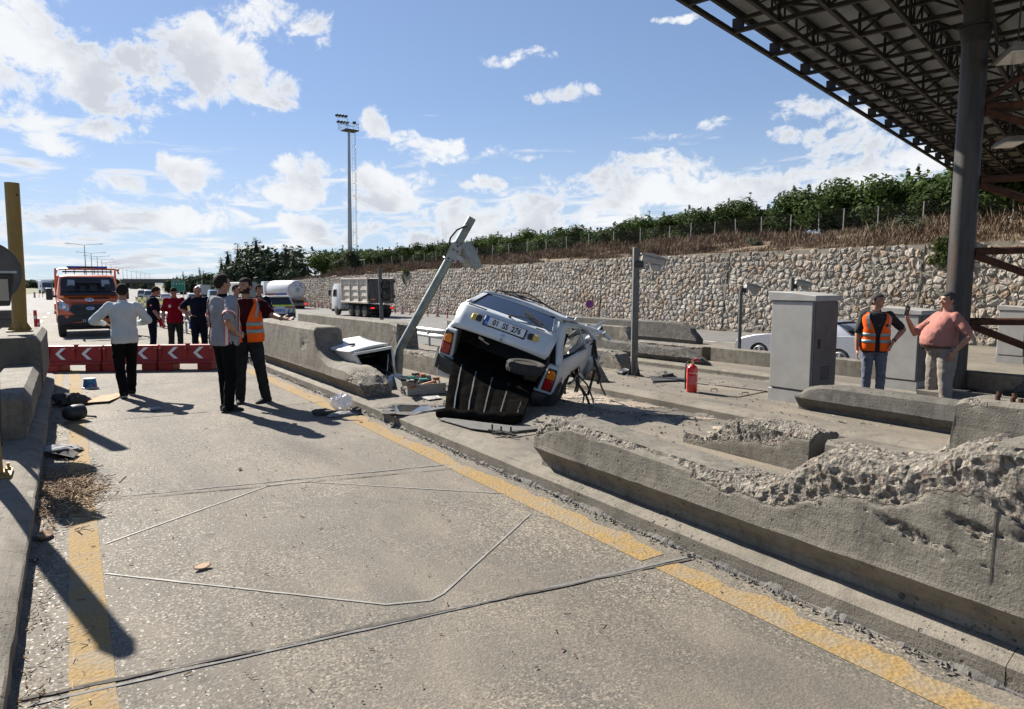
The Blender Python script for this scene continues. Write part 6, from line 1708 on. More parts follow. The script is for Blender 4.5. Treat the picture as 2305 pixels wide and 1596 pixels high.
def person(label,loc,bearing,h,arms,legs=None,top='white_shirt',bottom='black_trousers',sleeve='short',fat=0.0,lean=(0,0),head=(0,0),hair='hair',bald=False,beard=None,vest=None,skin='skin',vox=.009,stripes=None,collar=None,gloves=None,hem=.86,shoe='shoe',tucked=False,belt=None,extra=None,seed=1,sole=None):
 s=h/1.75;rt=thing('person',label,'person',tuple(loc),-bearing);T=Torso(s,fat,lean)
 lg={'L':((-.09,0,.93),(-.10,.02,.50),(-.105,-.02,.085)),'R':((.09,0,.93),(.10,.02,.50),(.105,-.02,.085))}
 if legs:lg.update(legs)
 S=lambda p:Vector(p)*s
 neck=T.bend(S((0,-.012,1.49)))
 hy,hp=head
 HM=Matrix.Translation(neck) @ Matrix.Rotation(hy,4,'Z') @ Matrix.Rotation(hp,4,'X') @ Matrix.Scale(s,4)
 hv=lambda p:HM @ Vector(p)
 body=MB()
 T.loft(body,.84*s,1.50*s,-.032*s)
 body.tube([neck-Vector((0,0,.05*s)),hv((0,.006,.05)),hv((0,.018,.11))],[.062*s,.056*s,.055*s],14)
 E=lambda c,r:body.ell(hv(c),tuple(x*s for x in r),18,12,T=HM.to_3x3().normalized())
 E((0,.012,.165),(.076,.096,.093));E((0,.036,.105),(.060,.066,.066));E((0,.070,.125),(.052,.040,.050));E((0,.080,.062),(.027,.022,.020));E((0,.093,.178),(.055,.014,.012))
 for q in (-1,1):E((q*.042,.074,.122),(.024,.024,.024));E((q*.079,.004,.135),(.010,.021,.032));E((q*.030,.090,.150),(.016,.010,.010))
 body.tube([hv((0,.098,.166)),hv((0,.110,.145)),hv((0,.123,.122)),hv((0,.104,.112))],[.010*s,.011*s,.015*s,.008*s],8)
 E((0,.117,.119),(.019,.012,.010));E((0,.099,.092),(.024,.010,.006));E((0,.097,.081),(.021,.010,.006))
 sh={'L':T.bend(S((-.172,-.01,1.405))),'R':T.bend(S((.172,-.01,1.405)))}
 for sd_,A in arms.items():
  el,wr=T.bend(S(A[0])),T.bend(S(A[1]));sg=-1 if sd_=='L' else 1
  limb(body,[sh[sd_],sh[sd_].lerp(el,.45),el,el.lerp(wr,.35),wr],[.052*s,.049*s,.042*s,.042*s,.027*s])
  if not (gloves and sd_ in gloves):hand(body,wr,A[2] if len(A)>2 and A[2] else (wr-el),A[3] if len(A)>3 and A[3] else (0,.3,-1),s*1.02,sg if not (len(A)>4 and A[4]=='flip') else -sg,curl=A[5] if len(A)>5 else .35)
 for sd_,Lg in lg.items():
  hp_,kn,an=[S(p) for p in Lg[:3]];limb(body,[hp_,hp_.lerp(kn,.4),kn,kn.lerp(an,.35),an],[.062*s,.058*s,.044*s,.044*s,.036*s])
 remesh(body,'body',M[skin],rt,vox,4)
 for q in (-1,1):
  MB().ell(hv((q*.030,.099,.152)),(.0095*s,.005*s,.0055*s),8,6).build('eye',M['eye'],rt,smooth=60)
  MB().tube([hv((q*.013,.106,.171)),hv((q*.032,.107,.175)),hv((q*.052,.092,.170))],[.004*s,.0045*s,.003*s],6).build('eyebrow',M[hair],rt)
 hm=MB();n,k=26,14;V=[];F=[]
 def keep(p):
  if bald:return (p.z<.19 and p.y<.02 and p.z>.095)
  return p.z>.205-.92*max(0,.078-p.y) and not (p.y>.088 and p.z<.225) and p.z>.075 if p.y<.03 else p.z>.208
 for i in range(k+1):
  a=-math.pi/2+math.pi*i/k
  for j in range(n):V.append(Vector((.081*math.cos(a)*math.cos(2*math.pi*j/n),.010+.1015*math.cos(a)*math.sin(2*math.pi*j/n),.166+.100*math.sin(a))))
 for i in range(k):
  for j in range(n):
   f=(i*n+j,i*n+(j+1) % n,(i+1)*n+(j+1) % n,(i+1)*n+j);c=sum((V[q] for q in f),Vector())/4
   if keep(c):F.append(f)
 NV=np.array([tuple(v) for v in V]);nn=fbm(NV,22,3,seed)*.004;NV=NV+(NV-np.array([0,.01,.16]))*nn[:,None]*8
 ho=MB().add([hv(v) for v in NV],F).build('hair',M[hair],rt,smooth=60);md=ho.modifiers.new('t','SOLIDIFY');md.thickness=.010*s;md.offset=0
 if beard:
  bm_=MB();Vb=[];Fb=[]
  for i in range(9):
   for j in range(15):
    a=-math.pi*.06+math.pi*1.12*j/14;z=.045+.075*i/8;r=1.0+(.02 if i<3 else 0)
    Vb.append(hv((.0665*r*math.cos(a),.030+.073*r*math.sin(a)*(1 if i>1 else .93),z+(.055 if j in (0,14) else .02 if j in (1,13) else 0)*(i/8))))
  for i in range(8):
   for j in range(14):
    if 4 <= i <= 5 and 5 <= j <= 8:continue
    Fb.append((i*15+j,i*15+j+1,(i+1)*15+j+1,(i+1)*15+j))
  bo=bm_.add(Vb,Fb).build('beard',M[beard],rt,smooth=60);md=bo.modifiers.new('t','SOLIDIFY');md.thickness=.008*s;md.offset=0
 tr=MB();T.loft(tr,.83*s,(1.0 if tucked else .97)*s,.006*s)
 for sd_,Lg in lg.items():
  hp_,kn,an=[S(p) for p in Lg[:3]];an2=an+Vector((0,0,-.03*s))
  limb(tr,[hp_+Vector((0,0,-.02*s)),hp_.lerp(kn,.45),kn,kn.lerp(an,.5),an2],[.098*s+fat*.3,.090*s+fat*.32,.072*s+fat*.2,.068*s+fat*.2,.062*s+fat*.15])
 remesh(tr,'trousers',M[bottom],rt,.012,3,.008,6,seed,(1,1,1.6))
 st=MB();T.loft(st,hem*s,1.465*s,.021*s)
 st.ell(T.bend(S((0,-.02,1.43))),(.12*s,.075*s,.05*s))
 for sd_,A in arms.items():
  el,wr=T.bend(S(A[0])),T.bend(S(A[1]))
  if sleeve=='long':limb(st,[sh[sd_],sh[sd_].lerp(el,.5),el,el.lerp(wr,.5),wr],[.080*s,.070*s,.062*s,.052*s,.042*s])
  else:limb(st,[sh[sd_],sh[sd_].lerp(el,.42),sh[sd_].lerp(el,.78)],[.078*s,.070*s,.068*s])
 remesh(st,'shirt',M[top],rt,.011,3,.014,6.5,seed+3,(1,1,.8))
 if collar:
  n=20;rg=[]
  for zz,rr,dy in ((-.035,.072,.0),(.012,.066,.004),(.016,.060,.004)):
   rg.append([neck+Vector((rr*s*math.cos(a),(rr*.95*math.sin(a)+dy)*s,zz*s+(-.03*s if math.sin(a)>.7 else 0))) for a in [2*math.pi*j/n for j in range(n)]])
  MB().loft(rg,cap=False).build('collar',M[collar],rt,smooth=60)
 if belt:
  n=28;MB().loft([[T.at(z*s,2*math.pi*j/n,.022*s) for j in range(n)] for z in (.965,1.0)],cap=False).build('belt',M[belt],rt,smooth=60)
 for sd_,Lg in lg.items():
  an=S(Lg[2]);yaw_=Lg[3] if len(Lg)>3 else (-.18 if sd_=='R' else .18);pit=Lg[4] if len(Lg)>4 else 0
  Mx=Matrix.Translation((an.x,an.y,an.z-.085*s)) @ Matrix.Rotation(yaw_,4,'Z') @ Matrix.Rotation(pit,4,'X')
  rg=[]
  for y,w_,z_ in ((-.085,.022,.045),(-.075,.036,.075),(-.03,.040,.095),(.03,.042,.085),(.09,.047,.060),(.145,.046,.045),(.185,.034,.032),(.20,.015,.02)):
   rg.append([Mx @ (Vector((w_*math.cos(q),y,max(.0,z_*.5+z_*.55*math.sin(q))))*s) for q in [2*math.pi*i/12 for i in range(12)]])
  so=MB().loft(rg).build('shoe',M[shoe],rt,smooth=60)
  rg=[[Mx @ (Vector((w_*math.cos(q),y+ry_*math.sin(q)+.05,z))*s) for q in [2*math.pi*i/16 for i in range(16)]] for (w_,ry_,y,z) in ((.048,.150,.0,.0),(.050,.152,0,.018))]
  MB().loft(rg).build('sole',M[sole] if sole else M['black'],so)
 if vest:
  zs=np.linspace(.80*s if vest=='long' else .87*s,1.455*s,16);n=48
  def vgrid(name,zs,off,mm,th0,th1,arm=True,thick=.006):
   V=[];F=[];ths=np.linspace(th0,th1,n)
   gap=lambda z:.10+.55*max(0,(z/s-1.12)/.34)**1.2
   for z in zs:
    for th in ths:
     u=(th-th0)/(th1-th0);g=gap(z);t2=math.pi/2+g+u*(2*math.pi-2*g);V.append(T.at(min(z,1.455*s),t2,off*s+(.012*s if z<1.2*s else 0)))
   for i in range(len(zs)-1):
    for j in range(n-1):
     c=V[i*n+j];zc=zs[i]/s
     if arm and abs(c.x)>.135*s and 1.16<zc<1.405:
      if abs(c.y+.01)<.062*s:continue
     F.append((i*n+j,i*n+j+1,(i+1)*n+j+1,(i+1)*n+j))
   o=MB().add(V,F).build(name,mm,rt,smooth=60);md=o.modifiers.new('t','SOLIDIFY');md.thickness=thick;md.offset=1;return o
  vgrid('vest',zs,.034,M['hiorange'],0,1)
  for z0 in (1.02,1.12):vgrid('reflective_tape',np.array([z0-.026,z0,z0+.026])*s,.0415,M['silver_tape'],0,1,thick=.003)
  for q in (-1,1):
   for front in (1,-1):
    V=[];k=9
    for i in range(k):
     z=(1.15+.29*i/(k-1))*s;th=(math.pi/2 if front>0 else -math.pi/2)-q*front*(.62+.02*i)
     a=T.at(z,th,.043*s);b=T.at(z,th+.22,.043*s);V+=[a,b]
    MB().add(V,[(2*i,2*i+1,2*i+3,2*i+2) for i in range(k-1)]).build('reflective_tape',M['silver_tape'],rt)
 if stripes:stripes(rt,T,s,sh,arms)
 if gloves:
  for sd_,mm in gloves.items():
   A=arms[sd_];el,wr=T.bend(S(A[0])),T.bend(S(A[1]));g=MB();hand(g,wr,A[2] if len(A)>2 and A[2] else (wr-el),A[3] if len(A)>3 and A[3] else (0,.3,-1),s*1.12,-1 if sd_=='L' else 1,curl=.3);g.tube([el.lerp(wr,.80),wr,wr+(wr-el).normalized()*.03],[.034*s,.034*s,.034*s],10)
   remesh(g,'glove',M[mm],rt,.006,3)
 if extra:extra(rt,T,s,hv,arms)
 return rt
def wr_band(rt,T,s,A,m='black',name='wristwatch',w=.02):
 el,wr=T.bend(Vector(A[0])*s),T.bend(Vector(A[1])*s);d=(wr-el).normalized();p=wr-d*.02
 MB().tube([p-d*w/2,p+d*w/2],.033*s,14).build(name,M[m],rt,smooth=50)
def patch(rt,T,s,z,th,w,h,m,name='badge',off=.024,shape=4,sx=None):
 c=T.at(z*s,th,off*s);u=(T.at(z*s,th+.05,off*s)-T.at(z*s,th-.05,off*s)).normalized();v=Vector((0,0,1));n=u.cross(v)
 if shape==4:pts=[c+u*a*w/2+v*b*h/2 for a,b in ((-1,-1),(1,-1),(1,1),(-1,1))]
 else:pts=[c+u*w/2*math.cos(2*math.pi*k/shape)+v*h/2*math.sin(2*math.pi*k/shape) for k in range(shape)]
 k=len(pts);c2=(c-T.at(z*s,th,0)).normalized()*.003
 return MB().add([p+c2 for p in pts]+[p-c2*2 for p in pts],[tuple(range(k)),tuple(range(2*k-1,k-1,-1))]+[(i,(i+1) % k,(i+1) % k+k,i+k) for i in range(k)]).build(name,m,rt)
def flag(rt,p,u,v,n,w=.055):
 "red arm patch with a crescent and star"
 o=MB().add([p-u*w*.6-v*w*.4,p+u*w*.6-v*w*.4,p+u*w*.6+v*w*.4,p-u*w*.6+v*w*.4],[(0,1,2,3)]).build('arm_flag',M['redpaint'],rt)
 pts=[p+n*.002-u*w*.12+(u*math.cos(a)+v*math.sin(a))*w*.2 for a in np.linspace(.6,2*math.pi-.6,12)]+[p+n*.002-u*w*.05+(u*math.cos(a)+v*math.sin(a))*w*.16 for a in np.linspace(2*math.pi-.7,.7,12)]
 MB().add(pts,[tuple(range(24))]).build('crescent',M['white_ink'],o)
 MB().add([p+n*.002+u*w*.26+(u*math.cos(a)+v*math.sin(a))*(w*.10 if i % 2==0 else w*.04) for i,a in enumerate(np.linspace(0,2*math.pi,11)[:-1])],[tuple(range(10))]).build('star',M['white_ink'],o)
DOWN=((-.24,.0,1.13),(-.25,.08,.88))
def mir(a):return tuple((-p[0],)+tuple(p[1:]) if p is not None and not isinstance(p,(str,float)) else p for p in a)
def brg(x):return YAW+math.atan((x-CXP)/1545.0)
# 1 man in the white shirt, walking away
p=gp(288,893)
person('man in a white shirt and black trousers walking away towards the red barriers',p,R(-4),1.72,{'L':((-.40,.02,1.19),(-.24,.24,1.14)),'R':((.34,.02,1.18),(.20,.24,1.12))},
    {'L':((-.085,0,.92),(-.09,.03,.49),(-.07,-.16,.10),.05,-.18),'R':((.085,0,.92),(.09,.14,.50),(.08,.20,.085),-.05)},'white_shirt','black_trousers','long',.01,collar='white_shirt',vox=.008,hem=.84,seed=11,head=(-.1,-.05),sole='soleW')
# 2 firefighter in navy with red gloves
def ex2(rt,T,s,hv,arms):
 el=T.bend(Vector(arms['R'][0])*s);q=T.bend(Vector((.235,-.02,1.28))*s)
 flag(rt,q+Vector((.035,0,0)),Vector((0,1,0)),Vector((0,0,1)),Vector((1,0,0)))
p=gp(346,803)
person('man in navy uniform with red gloves standing in profile beyond the red barriers',p,R(98),1.73,{'R':((.245,.06,1.14),(.23,.22,.90),(0.05,.3,-1),(-1,0,0)),'L':((-.24,.04,1.14),(-.22,.15,.90))},None,'navy','navy',gloves={'R':'redglove','L':'redglove'},head=(.25,-.45),lean=(0,.10),extra=ex2,seed=21,hem=.9,collar='navy',fat=.015)
# 3 man in a crimson polo
def ex3(rt,T,s,hv,arms):patch(rt,T,s,1.27,math.pi/2-.62,.06,.075,M['white_tape'],'chest_emblem',shape=14)
p=gp(398,803)
person('young man in a crimson polo shirt holding a blue glove, looking down beyond the barriers',p,R(178),1.71,{'R':((.255,.02,1.13),(.27,.06,.87),(0,.1,-1),(-1,0,0)),'L':((-.24,.06,1.12),(-.27,.22,.93),(-.4,.5,-.8),(1,0,0))},None,'crimson','olive_trousers',head=(-.15,-.5),collar='navy',extra=ex3,seed=31,hem=.86,fat=-.005)
# 4 balding man in navy, hand on hip
p=gp(452,806)
person('balding man in dark navy with a hand on his hip, behind the barriers',p,R(190),1.74,{'R':((.40,-.02,1.20),(.17,.10,1.03),(-.9,.5,-.1),(0,.4,-1)),'L':((-.24,.04,1.12),(-.22,.16,.90))},None,'navy','navy',head=(-.1,-.45),bald=True,hair='hair',lean=(0,.10),seed=41,collar='navy',fat=.03,hem=.9)
# 5 man in grey shirt with reflective stripes, seen from behind
def stripes5(rt,T,s,sh,arms):
 def band(th0,z0,z1,w,mm,off):
  k=14;V=[]
  for i in range(k):
   z=(z0+(z1-z0)*i/(k-1))*s;r=float(np.interp(z,T.z,T.rx));V+=[T.at(z,th0-w/r/2,off*s),T.at(z,th0+w/r/2,off*s)]
  MB().add(V,[(2*i,2*i+1,2*i+3,2*i+2) for i in range(k-1)]).build('shirt_stripe',mm,rt)
 for th in (.62,math.pi-.62,-.62,math.pi+.62):
  band(th,.87,1.44,.062,M['hiorange'],.029);band(th,.87,1.44,.036,M['white_tape'],.031)
 for sd_ in 'LR':
  el=T.bend(Vector(arms[sd_][0])*s);a=sh[sd_].lerp(el,.55);b=sh[sd_].lerp(el,.70);d=(b-a)
  MB().tube([a,b],.079*s,18,cap=False).build('shirt_stripe',M['hiorange'],rt,smooth=60);MB().tube([a+d*.25,b-d*.25],.0815*s,18,cap=False).build('shirt_stripe',M['white_tape'],rt,smooth=60)
p=gp(512,925)
person('man in a grey shirt with orange reflective stripes, hand on hip, seen from behind',p,R(62),1.83,{'R':((.33,-.20,1.16),(.205,.03,1.00),(-.2,.9,-.15),(-1,0,-.2)),'L':((-.26,.02,1.13),(-.24,.12,.90))},
    {'L':((-.09,.02,.93),(-.10,.05,.50),(-.10,.06,.085)),'R':((.09,-.02,.93),(.095,.0,.50),(.09,-.05,.085))},'grey_shirt','black_trousers',collar='black_trousers',stripes=stripes5,vox=.008,head=(-.15,.0),seed=51,hem=.85,fat=.012)
# 6 bearded man in the orange vest, arm held out
A6={'L':((-.37,.14,1.24),(-.52,.33,1.20),(-.95,.25,-.05),(.15,.5,.8),None,.12),'R':((.25,-.02,1.13),(.24,.06,.88))}
p=gp(563,906)
person('bearded man in an orange reflective vest over a maroon shirt, pointing with outstretched arm',p,R(203),1.79,A6,
    {'R':((.09,0,.93),(.10,.04,.50),(.13,.0,.085),.1),'L':((-.09,0,.93),(-.16,.05,.50),(-.22,.0,.085),-.55)},'maroon','charcoal',vest='short',beard='hair',head=(-.45,.0),vox=.0075,fat=.035,seed=61,belt='black',hem=.95,tucked=False,extra=lambda rt,T,s,hv,arms:wr_band(rt,T,s,arms['L']))
# 7 partly hidden man
p=gp(537,812)
person('man in dark uniform almost hidden behind the man in the orange vest',p,R(150),1.74,{'R':DOWN and mir(DOWN),'L':DOWN},None,'navy','navy',seed=71,head=(.2,-.1),vox=.011)
# 8 officer
def ex8(rt,T,s,hv,arms):
 patch(rt,T,s,1.28,math.pi/2-.55,.055,.075,M['redlet'],'chest_badge',shape=8)
 q=T.bend(Vector((-.235,-.0,1.30))*s);flagp=MB().tube([q+Vector((-.03,0,0)),q+Vector((-.038,0,0))],.035,14).build('arm_badge',M['white_tape'],rt)
p=gp(588,808)
person('officer in a dark polo with a red chest badge by the curved barrier',p,R(182),1.74,{'R':mir(DOWN),'L':((-.26,-.02,1.14),(-.30,.10,.92))},None,'navy','navy',head=(.45,.0),collar='navy',extra=ex8,seed=81,fat=.01)
# 9 man in an orange vest between the cabinets
A9={'R':((.25,-.01,1.12),(.26,.05,.87),(0,.15,-1),(-1,.2,0),None,.7),'L':((-.40,-.05,1.20),(-.235,.09,1.02),(.45,.35,-.85),(.6,-.5,.2))}
pv=gp(1962,912,.15)
def ex9(rt,T,s,hv,arms):wr_band(rt,T,s,arms['L']);patch(rt,T,s,1.27,math.pi/2+.55,.05,.05,M['black_ink'],'vest_badge',.046,14);patch(rt,T,s,1.12,math.pi/2-.16,.03,.055,M['plate_blue'],'pen_tab',.050)
person('man in an orange vest and jeans, hand on hip, between the grey cabinets',pv,brg(1962)+R(180-12),1.76,A9,None,'print','jeans',vest='short',hair='hair_grey',head=(.75,.0),vox=.0075,seed=91,collar='print',hem=.84,extra=ex9)
# 10 man in the pink polo photographing
pp=gp(2112,934,.15)
A10={'R':((.36,.20,1.14),(.30,.38,1.38),(-.1,.1,1),(-.8,-.6,.1),None,.55),'L':((-.36,-.12,1.16),(-.27,.02,.93),(.25,.3,-.9),(1,0,0))}
person('heavy man in a pink polo shirt and beige trousers holding up a phone',pp,brg(2112)+R(180+56),1.80,A10,{'L':((-.11,0,.93),(-.13,.02,.50),(-.15,-.02,.085)),'R':((.11,0,.93),(.13,.04,.50),(.14,.03,.085))},'pink','beige',hair='hair_grey',fat=.10,head=(.05,.0),vox=.0075,seed=101,collar='pink',belt='leather',hem=.985,tucked=True,lean=(0,-.06))
bpy.context.view_layer.update()
def phone():
 rt10=[o for o in bpy.data.objects if o.get('label','').startswith('heavy man')][0]
 s=1.80/1.75;T=Torso(s,.10,(0,-.06));w=rt10.matrix_world @ (T.bend(Vector(A10['R'][1])*s)+Vector((-.03,.02,.10)))
 o=thing('phone','grey mobile phone held up by the man in the pink shirt','phone',tuple(w),-(brg(2112)+R(180+56)))
 MB().box((0,0,0),(.012,.072,.148),Matrix.Rotation(R(12),4,'X')).build('phone_body',M['phone'],o,bevel=.004)
 MB().box((-.007,0,0),(.002,.066,.138),Matrix.Rotation(R(12),4,'X')).build('screen',M['glass_dark'],o)
 MB().box((.008,.015,.05),(.005,.025,.028),Matrix.Rotation(R(12),4,'X')).build('camera_bump',M['blackplastic'],o)
phone()
def blueglove():
 r3=[o for o in bpy.data.objects if o.get('label','').startswith('young man')][0]
 s=1.71/1.75;w=r3.matrix_world @ (Vector(A3L)*s+Vector((-.05,.06,-.09)))
 mb=MB();mb.ell((0,0,0),(.06,.04,.05),12,8)
 for a in range(4):mb.tube([(0,0,0),(.04*math.cos(a*1.3),.03*math.sin(a*1.3),-.06),(.06*math.cos(a*1.3+.3),.03,-.11-.01*a)],[.016,.013,.008],7)
 o=remesh(mb,'rubber_glove',M['blueglove'],None,.007,2,.012,30,5);o.location=w;tag(o,'crumpled bright blue glove in the hand of the man in crimson','glove')
A3L=(-.27,.22,.93)
M['blueglove']=mat('blue_nitrile',(0.02,0.12,0.62),(0.02,0.09,.5),9,.4)
blueglove()
# ---------------- street furniture and debris ----------------
rp=random.Random(77)
# red water-filled barriers with white chevrons
def plastic_barriers():
 a=Vector(gp(112,836));b=Vector(gp(486,831));d=(b-a);L=d.length/3;d.normalize();ang=math.atan2(d.y,d.x)
 labs=['red plastic barrier with two white chevrons, end unit beside the yellow line','red plastic barrier behind the legs of the man in the white shirt','red plastic barrier with white chevrons behind the man in the grey shirt']
 for k in range(3):
  p=a+d*(L*(k+.5));t=thing('plastic_barrier',labs[k],'barrier',(p.x,p.y,g1(p.x,p.y)),ang,'red plastic barriers across the lane')
  hw=L/2-.012;mb=MB()
  sec=[(-.19,.14),(-.19,.18),(-.12,.22),(-.085,.40),(-.075,.50),(-.055,.52),(.055,.52),(.075,.50),(.085,.40),(.12,.22),(.19,.18),(.19,.14)]
  mb.prism(sec,-hw,hw,'x')
  for x in (-hw+.15,hw-.15):mb.prism([(-.19,.0),(.19,.0),(.19,.14),(-.19,.14)],x-.14,x+.14,'x')
  mb.build('barrier_shell',M['red'],t,bevel=.012)
  for x in (-hw+.03,0,hw-.03):MB().box((x,-.10,.33),(.05,.06,.26)).build('locking_rib',M['red'],t,bevel=.01)
  for x in (-.25,.25):
   c=Vector((x,-.094,.36));w_,h_=.10,.115
   pts=[(-w_,0),(.015,h_),(w_,h_),(-.025,0),(w_,-h_),(.015,-h_)]
   V=[c+Vector((px,-.022*(1-pz/h_)*.5-.012,pz)) for px,pz in pts]
   MB().add(V,[(0,1,2,3),(0,3,4,5)]).build('chevron',M['white_ink'],t)
  MB().cyl((0,0,.52),(0,0,.545),.05,n=14).build('filler_cap',M['red'],t)
plastic_barriers()
M['yellowpost']=mat('faded_yellow_post',(0.27,0.165,0.03),(0.21,0.135,0.032),4,.5,bump=.08)
def posts():
 z0=g1(-.62,11.9)+1.045;t=thing('yellow_post','leaning round yellow steel post bolted on top of the tall concrete barrier','post',(-.62,11.9,z0))
 MB().tube([(0,0,0),(.015,.0,.6),(.03,-.02,2.07)],.088,20).build('shaft',M['yellowpost'],t,smooth=40)
 MB().box((0,0,.012),(.30,.30,.024)).build('base_plate',M['yellowpost'],t)
 for a in range(4):MB().prism([(.085,.02),(.15,.02),(.085,.14)],-.006,.006,'y').build('gusset',M['yellowpost'],t).rotation_euler=(0,0,a*math.pi/2)
 MB().cyl((.06,-.06,1.9),(.085,-.085,1.9),.018,n=8).build('bolt',M['steel_dark'],t)
 z0=g1(-.6,6.75)+.175;t=thing('yellow_post','second yellow steel post at the left frame edge on a bolted foot','post',(-.60,6.72,z0))
 MB().tube([(0,0,0),(-.02,0,1.2),(-.06,0,2.35)],.075,20).build('shaft',M['yellowpost'],t,smooth=40);MB().box((0,0,.012),(.26,.26,.024)).build('base_plate',M['yellowpost'],t)
 MB().tube([(-.06,0,2.32),(-.06,0,2.42)],[.082,.05],16).build('cap',M['yellowpost'],t)
 for a,b in ((.10,.10),(.10,-.10),(-.1,.1),(-.1,-.1)):
  MB().cyl((a,b,.02),(a,b,.075),.011,n=8).build('bolt',M['brass'],t);MB().cyl((a,b,.024),(a,b,.042),.02,n=6).build('nut',M['brass'],t)
M['brass']=mat('yellowed_bolt',(.30,.22,.09),None,9,.4,.8)
posts()
def left_sign():
 c=Vector(at(-38,613,7.6));t=thing('round_sign','grey back of a round road sign cut by the left frame edge','sign',tuple(c))
 n=40;v=(Vector((0,0,CAMZ))-c);v.z=0;v.normalize();u=Vector((-v.y,v.x,0));rr=.345
 V=[u*rr*math.cos(2*math.pi*k/n)+Vector((0,0,rr*math.sin(2*math.pi*k/n))) for k in range(n)]
 MB().add([q+v*.01 for q in V]+[q-v*.01 for q in V],[tuple(range(n)),tuple(range(2*n-1,n-1,-1))]+[(i,(i+1) % n,(i+1) % n+n,i+n) for i in range(n)]).build('sign_plate',M['signback'],t)
 MB().tube([V[k]+v*.012 for k in range(n)]+[V[0]+v*.012],.012,6).build('rim',M['signback'],t)
 zg=g1(c.x,c.y)-c.z+.17;q=-u*.16+v*.05
 MB().tube([q+Vector((0,0,zg)),q+Vector((0,0,rr))],.035,12).build('sign_post',M['galv'],t)
 c=Vector(at(-2,650,6.4));t=thing('lane_lantern','dark framed lamp housing cut by the left frame edge','lamp',tuple(c),R(20))
 MB().prism([(-.14,-.16),(.05,-.16),(.10,.14),(-.14,.14)],-.10,.10,'y').build('housing',M['steel_dark'],t,bevel=.01);MB().box((-.02,-.105,-.01),(.12,.01,.2)).build('lens',M['amberdim'],t)
 MB().box((-.02,0,.155),(.27,.22,.02)).build('lid',M['galv'],t);MB().cyl((-.06,0,-.16),(-.10,0,g1(c.x,c.y)-c.z+.17),.03,n=10).build('stand',M['steel_dark'],t)
 c=Vector(at(15,706,15.5));t=tag(MB().box((0,0,0),(.9,.4,.22)).build('concrete_block',M['conc_grey'],None,bevel=.05,seg=2),'smooth grey concrete block end seen left of the bent yellow post','block');t.location=(c.x-.15,c.y,c.z-.02)
 t2=MB().box((0,0,0),(.86,.36,1)).build('block_stem',M['conc_grey'],t);t2.location=(0,0,-.61)
M['signback']=mat('sign_back_grey',(.10,.096,.09),(.08,.077,.073),3,.6,.2);M['amberdim']=mat('lamp_lens_beige',(.34,.33,.27),None,4,.3)
left_sign()
# ---------------- cameras on poles ----------------
def camera_unit(t,T,m='offwhite',pre=''):
 "sun-shielded traffic camera with a smaller flash box below; local: looks along +X"
 def b(name,mb,mm,bev=.012,par=None):
  o=mb.build(name,mm,par if par is not None else t,bevel=bev,seg=2,smooth=40);
  if par is None:o.matrix_local=T
  return o
 mb=MB();mb.prism([(-.10,-.07),(-.12,.03),(-.08,.085),(.08,.085),(.12,.03),(.10,-.07)],-.24,.20,'x')
 h=b('camera_housing',mb,M[m])
 mb=MB();mb.prism([(-.27,.088),(.30,.030),(.30,.052),(-.05,.125),(-.27,.115)],-.135,.135,'y');b('sun_shield',mb,M[m],.006,h)
 MB().box((.205,0,.0),(.02,.17,.11)).build('lens_window',M['black'],h,bevel=.005)
 mb=MB();mb.prism([(-.02,-.20),(.13,-.20),(.18,-.08),(-.06,-.08)],-.085,.085,'y');b('flash_box',mb,M[m],.012,h)
 MB().box((-.19,0,-.12),(.08,.10,.12)).build('bracket',M['galv'],h)
 return h
def cam_pole(label,x,yb,dz,yt,r,sq=False,base=True,camz=.26,turn=0.0,m='steel_pole',dep=None):
 P=Vector(gp(x,yb,dz)) if dep is None else Vector((fw(x,dep)[0],fw(x,dep)[1],fw(x,dep)[2]+dz));dd=math.hypot(P.x,P.y)
 w=float(np.dot(np.array(P)-CP,CF));h=(yb-yt)/FPX*w if dep is None else (CAMZ-(yt-HZP)/FPX*w-P.z)
 t=thing('camera_pole',label,'camera pole',tuple(P),0,'traffic cameras on grey poles')
 mb=MB();mb.box((0,0,h/2),(2*r,2*r,h),-YAW) if sq else mb.tube([(0,0,0),(0,0,h)],r,16);mb.build('pole',M[m],t,bevel=.008 if sq else 0,smooth=40)
 if base:
  MB().box((0,0,.01),(.34,.34,.02),-YAW).build('base_plate',M['steel_dark'],t)
  for a in range(4):
   o=MB().prism([(r*.9,.02),(r*2.1,.02),(r*1.6,.14),(r*.9,.34)],-.006,.006,'y').build('gusset',M['steel_dark'],t);o.rotation_euler=(0,0,a*math.pi/2-YAW)
 a=-YAW+turn
 T=Matrix.Translation((0,0,h-camz)) @ Matrix.Rotation(a,4,'Z') @ Matrix.Translation((.36,0,0)) @ Matrix.Rotation(R(9),4,'Y')
 camera_unit(t,T)
 br=MB().box((r*.9,0,h-camz-.07),(.16,.20,.14),0).build('clamp_box',M['steel_dark'],t,bevel=.01);br.rotation_euler=(0,0,a)
 MB().tube([(r,0,h-camz-.12),(r+.16,0,h-camz-.16),(r+.28,0,h-camz-.07)],.009,6).build('cable',M['black'],t)
 return t
cam_pole('tall grey camera pole with a flared foot behind the wrecked car, camera aimed right',1427,846,.15,560,.062,True)
cam_pole('thin camera pole standing behind the scraped barrier, left of the grey cabinet',1663,812,.15,645,.055,camz=.05,base=False)
cam_pole('camera pole top showing just above the large grey cabinet',1783,0,.15,625,.055,True,dep=21.5,base=False,camz=.2)
